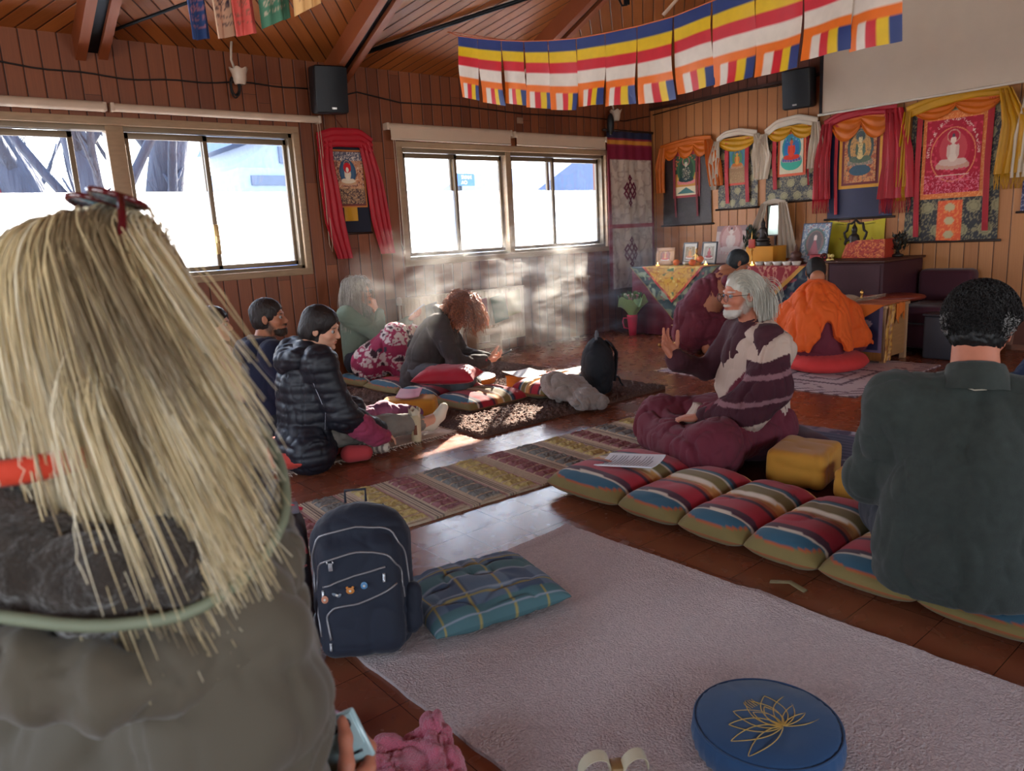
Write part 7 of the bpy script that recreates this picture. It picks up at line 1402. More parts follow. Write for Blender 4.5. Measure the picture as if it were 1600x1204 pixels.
r = thing('candle_stand', 'slender brass butter-lamp stand on the floor left of the crouching person', 'candle holder', (6.15, 4.80, 0)); m = M(); m.lathe([(.05, 0), (.05, .008), (.012, .02), (.010, .17), (.03, .20), (.045, .205), (0, .207)], 18); m.build('stand', m_brass, r)
r = thing('brass_weight', 'small brass dumbbell-shaped object lying on the floor by the lamp stand', 'ornament', (6.0, 4.86, .02), R(20)); m = M(); m.tube([(-.06, 0, 0), (.06, 0, 0)], .006, 8); m.ball((-.06, 0, 0), .018, 8); m.ball((.06, 0, 0), .018, 8); m.build('weight', m_brass, r)
# ================================================================= rugs
def rug(name, label, x0, x1, y0, y1, h, mt, n=(60, 60), rz=0, fn=None, col=None, cat='rug', edge=.004, fringe=None):
    u, v = np.meshgrid(np.linspace(0, 1, n[0]), np.linspace(0, 1, n[1]), indexing='ij'); w, l = x1-x0, y1-y0; X = (u-.5)*w; Y = (v-.5)*l
    q = np.stack([X, Y, 0*X], -1); X2 = X+edge*vnoise(q, 14, 3)*(np.abs(u-.5) > .48); Y2 = Y+edge*vnoise(q, 14, 5)*(np.abs(v-.5) > .48); Z = np.full_like(X, h)
    if fn is not None: Z = Z+fn(X, Y, u, v)
    m = M(); top_ = np.stack([X2, Y2, Z], -1); c = None if col is None else col(X, Y, u, v); m.grid(top_, c)
    bot = top_.copy(); bot[..., 2] = .0008; m.grid(bot, c, flip=True)
    for a, b, f in ((top_[0], bot[0], 1), (top_[-1], bot[-1], 0), (top_[:, 0], bot[:, 0], 0), (top_[:, -1], bot[:, -1], 1)):
        cc = None if c is None else np.stack([c[0] if a.shape[0] == n[1] and n[0] != n[1] else c[:a.shape[0], 0]]*2, 0); m.grid(np.stack([a, b], 0), cc if cc is None or cc.shape[1] == a.shape[0] else None, flip=bool(f))
    o = m.build(name, mt, col=col is not None); o.location = ((x0+x1)/2, (y0+y1)/2, 0); o.rotation_euler = (0, 0, rz); tag(o, label, cat)
    if fringe:
        f = M()
        for side in fringe:
            k = int((l if side in 'lr' else w)/.02)
            for i in range(k):
                t = (i+.5)/k-.5; d = {'l': (-1, 0), 'r': (1, 0), 'n': (0, -1), 'f': (0, 1)}[side]; p = V(d[0]*w/2 if d[0] else t*w, d[1]*l/2 if d[1] else t*l, h*.6); jj = RNG.normal(size=2)*.012
                f.tube([p, p+V(d[0]*.025+jj[0]*.4, d[1]*.025+jj[1]*.4, -h*.3), p+V(d[0]*.05+jj[0], d[1]*.05+jj[1], -h*.45)], [.003, .003, .002], 4)
        f.build('fringe', mt if col is None else mat('fringe_cotton', srgb(206, 190, 166), .9), o)
    return o
m_weave = mat('woven_cotton', srgb(196, 178, 172), .95, bump=1.0, bs=150, bd=.012, var=.16, vs=120)
def leafz(X, Y, u, v): return .006*fbm(np.stack([X, Y, 0*X], -1), 3, 2, 4)*(1-np.abs(2*u-1)**6)+.022*np.exp(-((X-.50)**2+(Y+.05)**2)/.006)*(u > .8)+.004*(u > .965)+.004*(v > .975)+.004*np.abs(fbm(np.stack([X, Y, 0*X], -1), 60, 2, 8))
rug('cotton_rug', 'large off-white woven cotton rug in the foreground', .88, 2.00, .40, 2.09, .011, m_weave, (150, 220), R(1.5), leafz)
SP = [srgb(168, 148, 92), srgb(128, 82, 82), srgb(108, 106, 100)]
def bands(X, Y):
    k = (X+10)/.203; i = np.floor(k).astype(int); f = k-i; r_ = (Y/.6+.5); ribs = r_*7.6; rf = ribs-np.floor(ribs); inside = (f > .16) & (f < .72) & (r_ > .04) & (r_ < .965); tuft = inside*np.clip(np.sin(rf*math.pi), 0, 1)**.6; return i, f, r_, inside, tuft
def strz(X, Y, u, v):
    i, f, r_, ins, tuft = bands(X, Y); q = np.stack([X, Y, 0*X], -1); return tuft*(.013+.006*vnoise(q, 90, 2))*np.clip(np.minimum(f-.16, .72-f)/.06, 0, 1)+.0015*np.sin(X*500)*(~ins)
def strc(X, Y, u, v):
    i, f, r_, ins, tuft = bands(X, Y); c = np.tile(np.array(srgb(196, 176, 148)), X.shape+(1,)); c[((f > .84) | (f < .06)) & (np.sin(X*420) > .2)] = srgb(120, 104, 92); alt = (f > .72) & (f < .80); c[alt] = srgb(176, 140, 132)
    for k in range(3): s_ = (i % 3 == k) & ins & (tuft > .42); c[s_] = np.array(SP[k])*1.15; hi = s_ & (vnoise(np.stack([X, Y, 0*X], -1), 70, 5) > .1) & (tuft > .5); c[hi] = np.array(SP[k])*1.35;
    return c
rug('tufted_runner', 'long beige runner with tufted yellow, maroon and grey bands across the middle of the floor', 1.10, 3.62, 2.56, 3.16, .012, mat('runner_wool', attr=True, rough=.95, bump=.8, bs=150, bd=.003, var=.12, vs=60), (560, 150), R(-3.2), strz, strc, fringe=None)
def shag(X, Y, u, v): q = np.stack([X, Y, 0*X], -1); e = np.minimum(np.minimum(u, 1-u)*2, np.minimum(v, 1-v)*2)*18; return np.clip(e, 0, 1)*.006+.010*vnoise(q, 70, 3)+.006*vnoise(q, 150, 5)
m_shag = mat('brown_shag', srgb(96, 68, 56), .98, bump=1.0, bs=90, bd=.015, var=.4, vs=60)
rug('shag_rug', 'dark brown shaggy rug under the striped mattress and the black backpack', 2.60, 4.36, 3.50, 5.62, .024, m_shag, (260, 300), R(0), shag)
rug('flat_rug', 'cream flat-woven fringed rug under the person in the quilted jacket', 1.42, 2.56, 3.74, 5.05, .008, mat('cream_rug', srgb(206, 180, 160), .95, bump=.8, bs=200, bd=.003, var=.10, vs=8), (60, 60), 0, None, fringe='rn')
rug('pale_mat', 'pale cotton mat half hidden behind the blond woman', .15, 1.20, 3.12, 4.08, .008, mat('pale_cotton', srgb(206, 196, 190), .95, bump=.8, bs=200, bd=.003, var=.08), (40, 40), R(-2))
m = cushion(.40, .42, .055, (30, 30), .3, .5, wr=.004); o = m.build('floor_mat', mat('blue_mat_cloth', srgb(44, 58, 82), .9, **FAB)); o.location = (1.42, 5.22, 0); tag(o, 'dark blue padded mat under the person in the pink fleece', 'mat')
def geo_c(X, Y, u, v):
    c = np.tile(np.array(srgb(196, 176, 176)), X.shape+(1,)); r1 = np.abs(X/1.5)+np.abs(Y/1.2)
    for cx, cy_, s_ in ((-.1, -.35, .30), (-.35, .35, .26), (.35, .1, .22)):
        d = np.maximum(np.abs(X-cx)/s_, np.abs(Y-cy_)/(s_*.8)); st = np.abs(((X+Y)*30) % 1-.5)*.12; c[np.abs(d-1-st) < .07] = srgb(104, 84, 92); c[np.abs(d-.6+st) < .05] = srgb(120, 100, 106)
    k = (np.minimum(np.minimum(u, 1-u), np.minimum(v, 1-v)) < .06) & (np.sin((X+Y)*60) > .3); c[k] = srgb(120, 96, 104); c[(fbm(np.stack([X, Y, 0*X], -1), 16, 2, 3) > .42)] = srgb(130, 106, 112); return c
rug('patterned_rug', 'pale rug with dark geometric outlines under the person in the orange shawl', 4.88, 6.32, 2.30, 4.00, .008, mat('patterned_rug_cloth', attr=True, rough=.95, bump=.5, bs=160, bd=.003, var=.05), (110, 130), R(0), None, geo_c, fringe='f')
def blue_c(X, Y, u, v):
    c = np.tile(np.array(srgb(92, 92, 112)), X.shape+(1,)); c[np.sin(X*120) > .2] = srgb(70, 72, 92); k = np.minimum(np.minimum(u, 1-u), np.minimum(v, 1-v)) < .13; c[k] = srgb(128, 108, 122); c[k & (fbm(np.stack([X, Y, 0*X], -1), 26, 2, 3) > .15)] = srgb(84, 72, 92); c[(fbm(np.stack([X, Y, 0*X], -1), 12, 2, 9) > .45)] = srgb(180, 176, 186); return c
rug('prayer_mat', 'blue-grey patterned mat behind the elder in the cream shawl', 3.36, 4.04, 1.10, 2.30, .010, mat('patterned_rug_cloth'), (80, 100), R(4), lambda X, Y, u, v: .006*fbm(np.stack([X, Y, 0*X], -1), 4, 2), blue_c)
rug('maroon_mat', 'dark maroon mat under the elder and the yellow blocks', 2.74, 3.60, 1.22, 2.62, .006, mat('maroon_mat_cloth', srgb(70, 30, 34), .95, bump=.6, bs=120, var=.25, vs=20), (40, 40), 0)
# ================================================================= striped mattresses
FS = [(0, 'olive'), (.10, 'rust'), (.113, 'teal'), (.235, 'white'), (.25, 'plum'), (.30, 'red'), (.44, 'plum'), (.47, 'rust'), (.50, 'tan'), (.58, 'white'), (.60, 'olive'), (.70, 'white'), (.715, 'teal'), (.745, 'plum'), (.77, 'red'), (.93, 'tan'), (1.01, 'olive')]
FC = dict(olive=srgb(122, 104, 56), rust=srgb(168, 80, 40), teal=srgb(42, 86, 106), white=srgb(206, 190, 170), plum=srgb(70, 28, 46), red=srgb(164, 26, 44), tan=srgb(200, 142, 78))
def stripe(t):
    c = np.zeros(t.shape+(3,)); 
    for (a, n_), (b, _) in zip(FS[:-1], FS[1:]): c[(t >= a) & (t < b)] = FC[n_]
    c[t < 0] = FC['olive']; c[t >= 1] = FC['olive']; return c
def futon(label, loc, rz, W, segs, hz=.085, flat=None, seed=0, swap=False, rev=False):
    """W across; segs = lengths along; stripes run along the length; local x across (0..W), local y runs away 0..-sum"""
    r = thing('striped_mattress', label, 'mattress', loc, rz); y = 0
    for i, L_ in enumerate(segs):
        k = flat[i] if flat else 1.0; m = M(); nu, nv = 64, 30; u, v = np.meshgrid(np.linspace(-1, 1, nu), np.linspace(-1, 1, nv), indexing='ij'); pu = np.sign(u)*(1-(1-np.abs(u))**1.2); pv = np.sign(v)*(1-(1-np.abs(v))**1.2)
        mid = .32*np.exp(-(pu/.07)**2)+.18*np.exp(-((np.abs(pu)-.0)/.3)**2)*0; pf = ((1-np.abs(pu)**5)*(1-np.abs(pv)**3.0)).clip(0)**.5*(1-mid*np.clip(1-np.abs(pv)**2, .3, 1))
        yy = y-L_/2-(L_*.5)*pv*(1-.03*np.abs(pu)**8); X = W/2+W/2*pu*(1-.05*np.abs(pv)**4)
        for sg in (1, -1):
            Z = hz*.62+sg*pf*(hz*.95*k if sg > 0 else hz*.60); q = np.stack([X, yy, Z], -1); Z = Z+sg*pf*.006*(fbm(q, 7, 2, seed+i)+ridges(q, 8, seed+i)); Z = np.maximum(Z, .002)
            t = X/W if not rev else 1-X/W
            c = stripe(np.clip(.11+.89*t, 0, 1)) if sg > 0 else stripe(np.clip(.10*(1-pf)+.0*t, 0, .115))
            if sg > 0: e_ = (pu < -.75); c[e_ & (pf < .50)] = FC['olive']; c[e_ & (pf >= .50) & (pf < .57)] = FC['rust']
            m.grid(np.stack([X, yy, Z], -1), c, flip=sg > 0)
        m.build('section', m_stripe, r, col=True); y -= L_*.985
    return r
m_stripe = mat('striped_canvas', attr=True, rough=.85, bump=.4, bs=300, bd=.001, var=.06, vs=10, sheen=.1)
fut = futon('long striped mattress of several padded sections in front of the elder', (2.20, 2.50, 0), 0, .60, [.46, .32, .30, .29, .32, .34, .34], flat=[1, 1, 1, 1, .8, .45, .45])
fut2 = futon('striped mattress the curly-haired person sits on, its end towards the runner', (2.80, 5.92, 0), R(2), .58, [.5, .5, .48, .48], .075, seed=9, rev=False)
fut3 = futon('short striped cushion roll beside the red pillow, end of the far mattress', (3.42, 3.82, .024), R(97), .36, [.30, .30], .085, seed=19)
m = M(); m.tube([(0, 0, 0), (.02, -.06, .012), (.01, -.12, .004)], .012, 8, flat=.35); o = m.build('fabric_strap', mat('olive_strap', srgb(120, 104, 70), .8)); o.location = (2.10, 1.25, .012); tag(o, 'short olive strap on the floor at the edge of the striped mattress', 'strap')
# ================================================================= cushions
m_ochre = mat('ochre_cloth', srgb(196, 136, 42), .85, bump=.3, bs=200, bd=.001, var=.08, vs=8, sheen=.15)
def block(hx, hy, hz, label, loc, rz, name='block_cushion', mt=None, group=None):
    d = SDF(.02); d.box((0, 0, hz), (hx, hy, hz), .035); P_, F_ = d.mesh(.009, 2); N_ = vnormals(P_, F_); P_ = P_+N_*(.006*(ridges(P_, 7, 3)+.6*fbm(P_, 8, 2, 2)))[:, None]; P_[:, 2] -= P_[:, 2].min()
    m = M(); m.add(P_, F_.tolist()); o = m.build(name, mt or m_ochre); o.location = loc; o.rotation_euler = (0, 0, rz); return tag(o, label, 'cushion', group)
block(.165, .135, .085, 'large ochre block cushion behind the elder', (3.13, 1.70, .007), R(12)); block(.12, .12, .072, 'smaller ochre block cushion partly behind the man in green', (3.08, 1.37, .007), R(4))
d_ = cushion(.27, .25, .12, (34, 34), .35, .5, wr=.003); o = d_.build('seat_cushion', mat('purple_brocade', srgb(64, 34, 50), .8, **FAB)); o.location = (3.42, 2.08, .008); o.rotation_euler = (0, 0, R(-30)); tag(o, 'dark brocade cushion with gold edging under the elder', 'cushion')
m = M(); a = [(-.25, -.23), (.25, -.23), (.25, .23), (-.25, .23), (-.25, -.23)]; m.tube([(p[0], p[1], .063) for p in a], .006, 6); m.build('gold_piping', mat('gold_piping_cord', srgb(190, 150, 90), .6), o)
m = M(); n = 40; th = np.linspace(0, 2*math.pi, 72, endpoint=False); pr = [(0, .002), (.30, .002), (.36, .02), (.39, .055), (.37, .09), (.30, .118), (.15, .128), (0, .13)]
m.lathe(pr, 72, sq=.86); m.disp(lambda v: np.stack([.010*vnoise(v, 7), .010*vnoise(v, 7, 2), .006*np.sin(np.arctan2(v[:, 1], v[:, 0])*30)*(np.hypot(v[:, 0], v[:, 1]) > .22)*(v[:, 2] > .03)], -1)); o = m.build('round_cushion', mat('coral_red_cloth', srgb(206, 52, 50), .85, **FAB)); o.location = (5.75, 2.98, .010); o.rotation_euler = (0, 0, R(20)); tag(o, 'big round coral-red cushion under the person in the orange shawl', 'cushion')
m = cushion(.24, .24, .14, (40, 40), .42, .5, wr=.006, seed=3); o = m.build('red_cushion', mat('brick_red_cloth', srgb(196, 66, 52), .85, **FAB)); o.location = (1.60, 3.93, .006); o.rotation_euler = (0, 0, R(25)); tag(o, 'brick-red buttoned cushion under the person in the quilted jacket', 'cushion')
m = M(); a = [(-.235, -.235), (.235, -.235), (.235, .235), (-.235, .235), (-.235, -.235)]; m.tube([(p[0], p[1], .071) for p in a], .005, 6); m.build('piping', mat('brick_red_cloth'), o)
m = cushion(.24, .17, .13, (40, 34), .5, .35, wr=.010, seed=8, corner=.12); o = m.build('red_pillow', mat('deep_red_satin', srgb(176, 20, 44), .5, bump=.3, bs=20, bd=.004, sheen=.2)); o.location = (3.06, 4.50, .150); o.rotation_euler = (0, 0, R(-50)); tag(o, 'plump deep-red pillow lying on the far striped mattress', 'pillow')
block(.19, .10, .075, 'ochre block cushion with papers on it beside the outstretched leg', (2.58, 4.28, .004), R(-40))
# plaid cushion in the foreground
def plaid(P_, sg):
    x, y = P_[..., 0], P_[..., 1]; c = np.tile(np.array(srgb(92, 110, 128)), x.shape+(1,)); c[(np.abs((x*4.2) % 1-.5) < .2)] = srgb(66, 84, 106); c[(np.abs((y*4.6+.3) % 1-.5) < .16)] = srgb(74, 108, 112)
    c[(np.abs((x*8.4+.2) % 1-.5) < .025)] = srgb(160, 142, 76); c[(np.abs((y*5.2) % 1-.5) < .02)] = srgb(156, 140, 78); c[(np.abs((y*10.4+.35) % 1-.5) < .03)] = srgb(140, 150, 160); return c
m = cushion(.235, .195, .105, (70, 60), .42, .40, col=plaid, wr=.012, seed=5, corner=.02); o = m.build('plaid_cushion', mat('plaid_cotton', attr=True, rough=.85, bump=.3, bs=300, bd=.001, var=.06, vs=10), col=True); o.location = (1.315, 1.835, .012); o.rotation_euler = (0, 0, R(-12)); tag(o, 'blue and green plaid cushion with yellow lines on the cotton rug', 'cushion')
# blue round cushion with lotus
r = thing('meditation_cushion', 'round blue meditation cushion embroidered with a golden lotus', 'cushion', (1.365, .815, .012), R(-10)); m_zb = mat('blue_cotton', srgb(34, 70, 108), .85, bump=.3, bs=400, bd=.001, var=.08, vs=8, sheen=.15)
m = M(); m.lathe([(0, .0), (.150, .0), (.163, .010), (.167, .040), (.163, .066), (.150, .077), (.10, .082), (0, .084)], 90); m.disp(lambda v: np.stack([.003*np.sin(np.arctan2(v[:, 1], v[:, 0])*34)*(v[:, 2] < .07)*v[:, 0]/.16, .003*np.sin(np.arctan2(v[:, 1], v[:, 0])*34)*(v[:, 2] < .07)*v[:, 1]/.16, .003*ridges(v, 9, 3)*(v[:, 2] > .05)+.003*vnoise(v, 12)*(v[:, 2] > .05)], -1)); m.build('cushion_body', m_zb, r)
m = M(); a = np.linspace(0, 2*math.pi, 60, endpoint=False); m.tube(np.stack([.162*np.cos(a), .162*np.sin(a), .070+0*a], -1), .003, 6, closed=True); m.build('piping', m_zb, r)
m = M()
def petal(cx, cy_, ang, L_, W_, o_=1.0):
    L_ *= 1.3; W_ *= 1.35
    t = np.linspace(0, 1, 22); w = W_*np.sin(t*math.pi)**.8*(1-.3*t); x = L_*t
    for q in (-1, 1):
        c_, s_ = math.cos(ang), math.sin(ang); X = cx+x*c_-q*w*s_; Y = cy_+x*s_+q*w*c_; rr = np.hypot(X, Y); m.tube(np.stack([X, Y, .0855-.010*(rr/.14)**3], -1), .0010, 5)
for a_, L_, W_ in ((90, .085, .026), (62, .085, .024), (118, .085, .024), (38, .09, .020), (142, .09, .020), (15, .10, .016), (165, .10, .016), (-8, .10, .014), (188, .10, .014), (75, .055, .015), (105, .055, .015)): petal(.0, -.045, R(a_), L_, W_)
for i in range(5): m.tube([(-.014+.007*i, .035, .0862), (-.014+.007*i, .052, .0862), (-.010+.006*i, .060, .0862)], .0008, 4)
m.build('lotus_embroidery', mat('gold_thread', srgb(196, 160, 80), .5, bump=0), r)
# papers, books, boxes
def sheet_paper(label, loc, rz, w, l, th=.004, name='printed_sheet', tilt=0, cat='paper', lines=True, mt=None, curl=.01):
    r = thing(name, label, cat, loc, rz); m = M(); u, v = np.meshgrid(np.linspace(-.5, .5, 16), np.linspace(-.5, .5, 16), indexing='ij'); z = curl*(2*u)**2+tilt*v; m.sheet(np.stack([u*w, v*l, z+th/2], -1), th); m.build('paper', mt or mat('white_paper', srgb(214, 212, 214), .7, bump=0, var=.03), r)
    if lines:
        m = M()
        for i in range(15): yy = -.38+.76*i/14; x1_ = .36 if i % 4 else .1; m.sheet(np.stack(np.meshgrid(np.linspace(-.38*w, x1_*w, 10), np.linspace(yy*l, yy*l+.004, 2), indexing='ij')+[np.repeat((curl*(2*np.linspace(-.38, x1_, 10))**2+tilt*yy+th+.0008)[:, None], 2, 1)], -1), .0004)
        m.build('printed_lines', mat('grey_ink', srgb(130, 130, 136), .8, bump=0), r)
    return r
sheet_paper('white booklet lying open on the near end of the striped mattress', (2.50, 2.22, .132), R(20), .20, .28, .006, tilt=-.02)
r = thing('wooden_box', 'small light wooden box on the shaggy rug under a white sheet', 'box', (3.66, 4.30, .030), R(8)); m_honey = mat('honey_pine', srgb(214, 140, 70), .5, bump=.1, bs=12, stretch=(1, 1, 6)); m = M(); m.box((-.14, -.085, 0), (.14, .085, .105), bev=.004); m.build('box_body', m_honey, r, angle=40); m = M(); m.box((-.145, -.09, .105), (.145, .09, .117), bev=.003); m.build('lid', m_honey, r, angle=40)
sheet_paper('white sheet of paper lying on the small wooden box', (3.62, 4.28, .150), R(-15), .24, .30, .003, lines=False, curl=.012)
r = thing('round_tray', 'round wooden tray with white top on the shaggy rug beside the curly-haired person', 'tray', (3.52, 4.86, .030), 0); m = M(); m.lathe([(0, 0), (.21, 0), (.215, .01), (.215, .05), (.20, .055)], 48); m.build('tray_rim', m_honey, r, angle=50); m = M(); m.lathe([(.205, .052), (.19, .060), (0, .062)], 48); m.build('white_top', mat('white_paint'), r)
r = thing('copper_tumbler', 'hammered copper tumbler standing on the round tray', 'tumbler', (3.49, 4.83, .093)); m = M(); m.lathe([(0, 0), (.032, 0), (.040, .02), (.042, .06), (.039, .10), (.036, .115), (.033, .115), (.037, .06), (.03, .01), (0, .008)], 32); m.disp(lambda v: v*V(1, 1, 0)*.03*np.sin(np.arctan2(v[:, 1], v[:, 0])*16)[:, None]); m.build('tumbler_body', mat('copper', srgb(196, 120, 90), .3, .9, bump=.2, bs=80), r)
r = thing('travel_cup', 'tall cream paper-sleeved cup stuffed with crumpled wrapping on the bare floor', 'cup', (2.29, 3.755, 0)); m = M(); m.lathe([(0, .003), (.030, 0), (.031, .01), (.036, .17), (.033, .17), (.029, .02), (0, .012)], 30); m.build('cup_body', mat('cream_paper', srgb(206, 188, 150), .6, bump=.05), r)
m = M(); m.sheet(np.stack([.0355*np.cos(np.linspace(-2.5, -1.9, 8))[:, None]+0*np.zeros((1, 4)), .0355*np.sin(np.linspace(-2.5, -1.9, 8))[:, None]+0*np.zeros((1, 4)), np.repeat(np.linspace(.05, .11, 4)[None], 8, 0)], -1), .001); m.build('brown_label', mat('brown_label', srgb(120, 66, 40), .6, bump=0), r)
m = M(); a = np.linspace(0, 2*math.pi, 30, endpoint=False); Pn = np.stack([np.stack([(.030+.006*q)*np.cos(a)*(1+.2*np.sin(a*5+q*3)), (.030+.006*q)*np.sin(a)*(1+.2*np.sin(a*4+q)), .15+.055*q+.012*q*np.sin(a*6)], -1) for q in np.linspace(0, 1, 6)], 0); m.grid(Pn, cv=True); m.build('crumpled_wrapping', mat('cream_wrapping', srgb(210, 196, 170), .7, bump=.5, bs=60, bd=.006), r)
# things by the outstretched leg
sheet_paper('pink-covered folder lying on the ochre block cushion beside the outstretched leg', (2.62, 4.34, .162), R(-38), .16, .30, .005, 'folder', cat='folder', lines=False, mt=mat('pink_cover', srgb(196, 130, 140), .5, bump=0))
d = SDF(.02).chain([((-.06, 0, .05), .045), ((.02, .03, .055), .05), ((.07, -.01, .045), .04)]); mb = cloth(d, .007, .012, 18, 5); o = mb.build('crumpled_scarf', mat('mauve_cloth', srgb(150, 104, 120), .8, **FAB)); o.location = (2.13, 4.16, .012); tag(o, 'small crumpled mauve cloth in front of the person in the quilted jacket', 'cloth')
d = SDF(.03).chain([((0, 0, .12), .085), ((.22, .03, .15), .07), ((.42, .0, .11), .05)]); d.chain([((.05, .10, .10), .07), ((.3, .10, .12), .05)]); mb = cloth(d, .008, .014, 9, 6, (1, 1, .6)); o = mb.build('purple_blanket', mat('purple_wool', srgb(112, 56, 88), .85, **FAB)); o.location = (1.98, 3.96, .02); o.rotation_euler = (0, 0, R(-6)); tag(o, 'purple shawl spread over the outstretched leg', 'shawl')
# grey fleece heap and black backpack
d = SDF(.04); rg = np.random.default_rng(6)
for p, r_ in (((0, 0, .12), .13), ((.10, -.10, .08), .10), ((.02, .12, .12), .11), ((.16, -.22, .05), .07), ((.05, -.18, .06), .09), ((-.06, .05, .16), .10), ((.10, .05, .12), .10)): d.ell(p, (r_, r_*1.1, r_*.8))
d.box((0, 0, -.2), (.6, .6, .2), 0, k=.005, cut=True); mb = cloth(d, .007, .022, 7, 12, fine=.5); o = mb.build('fleece_blanket', mat('grey_fleece', srgb(150, 134, 124), .98, bump=1, bs=150, bd=.006, var=.12, vs=40, sheen=.4)); o.location = (3.46, 3.66, .02); o.rotation_euler = (0, 0, R(-20)); tag(o, 'crumpled greyish-beige fleece blanket against the black backpack', 'blanket')
r = thing('black_backpack', 'black backpack with a loop handle standing on the shaggy rug', 'backpack', (3.88, 3.74, .028), R(35)); m_bb = mat('black_canvas', srgb(20, 21, 27), .8, bump=.3, bs=200, bd=.001, var=.08)
d = SDF(.04).chain([((0, 0, .10), .155), ((0, 0, .20), .165), ((0, .0, .27), .145)], flat=((0, 1, 0), .72)); d.box((0, 0, -.1), (.4, .4, .1), 0, k=.01, cut=True); cloth(d, .008, .010, 8, 14).build('bag_body', m_bb, r)
m = M(); m.tube([(-.035, 0, .385), (-.04, 0, .43), (0, 0, .46), (.04, 0, .43), (.035, 0, .385)], .010, 8, flat=.5); m.build('loop_handle', mat('grey_webbing', srgb(110, 108, 112), .7), r)
m = M(); m.tube([(.06, -.09, .36), (.14, -.12, .28), (.17, -.11, .16), (.13, -.10, .06)], .016, 8, flat=.4); m.build('shoulder_strap', m_bb, r); m = M(); m.tube([(.13, -.10, .10), (.18, -.13, .08), (.22, -.14, .03), (.20, -.16, .01)], .007, 6); m.build('strap_end', m_bb, r)
m = M(); m.sheet(np.stack([np.linspace(-.02, .13, 12)[:, None]+np.zeros((1, 8)), -.06-.05*np.linspace(0, 1, 8)[None]+0*np.linspace(0, 1, 12)[:, None], .395-.05*np.linspace(0, 1, 8)[None]**2-.06*np.linspace(0, 1, 12)[:, None]**2], -1), .006); m.build('top_flap', m_bb, r)
m = M(); m.tube([(-.06, 0, .37), (-.10, .0, .40), (-.13, 0, .385)], .008, 6); m.tube([(-.09, 0, .39), (-.13, -.02, .41)], .012, 6, flat=.4); m.build('pull_strap', m_bb, r)
BX, BY = .91, 1.87
r = thing('navy_backpack', 'navy blue backpack with silver zips and small enamel pins, standing upright', 'backpack', (BX, BY, .0), R(-34)); m_nb = mat('navy_canvas', srgb(19, 26, 42), .75, bump=.35, bs=260, bd=.001, var=.07, vs=10, sheen=.1); m_zip = mat('silver_zip', srgb(150, 146, 146), .4, .5, bump=.5, bs=400, bd=.001)
K = rotx(R(-12))
d = SDF(.035); d.box((0, .02, .20), (.150, .085, .20), .075); d.ell((0, .01, .36), (.125, .085, .09), k=.05); d.box((0, -.075, .13), (.125, .045, .12), .05, k=.02); d.box((0, -.06, .27), (.120, .045, .085), .045, k=.02); mb = cloth(d, .0065, .0045, 9, 17); mb.xf(K); mb.disp(lambda v: np.stack([0*v[:, 0], 0*v[:, 0], -np.minimum(v[:, 2], 0)], -1)); mb.build('bag_body', m_nb, r)
from mathutils.bvhtree import BVHTree
def snapper(ob):
    me = ob.data; return BVHTree.FromPolygons([v.co.copy() for v in me.vertices], [tuple(q.vertices) for q in me.polygons])
def snap(bv, pts, d=(0, 1, 0), off=.002, start=.5, per=6):
    p = np.array(pts, float); t = np.linspace(0, 1, len(p)); tt = np.linspace(0, 1, (len(p)-1)*per+1); q = np.stack([np.interp(tt, t, p[:, k]) for k in range(3)], -1)
    for _ in range(2): q[1:-1] = (q[:-2]+2*q[1:-1]+q[2:])/4
    out = []
    for a in q:
        h = bv.ray_cast(Vector(a)-Vector(d)*start, Vector(d)); out.append(np.array(h[0])-np.array(d)*off if h[0] is not None else None)
    return [o for o in out if o is not None]
bv = snapper(bpy.data.objects[r.children[0].name]); Z0 = 0
def zipl(pts, rr=.0032, name='zip', flat=.5, mt=None): m = M(); q = snap(bv, [(x, 0, z) for x, z in pts]); m.tube(q, rr, 6); return m.build(name, mt or m_zip, r)
zipl([(-.135, .20), (-.14, .30), (-.115, .37), (0, .395), (.10, .375), (.135, .30), (.14, .20)])
zipl([(-.115, .10), (-.128, .22), (-.110, .31), (0, .335), (.09, .32), (.122, .26), (.125, .17)])
zipl([(-.10, .245), (-.03, .262), (.08, .285)]); zipl([(-.085, .10), (-.095, .165), (-.07, .19), (0, .195), (.06, .215), (.11, .235)])
for x, z, nm in ((-.10, .237, 'zip_pull'), (-.087, .092, 'zip_pull'), (.075, .268, 'zip_pull')): m = M(); q = snap(bv, [(x, 0, z), (x, 0, z-.022)]); m.tube(q, .004, 6); m.build(nm, mat('silver_badge'), r)
m = M(); q = snap(bv, [(-.09, 0, .228)], off=.004, per=1); 
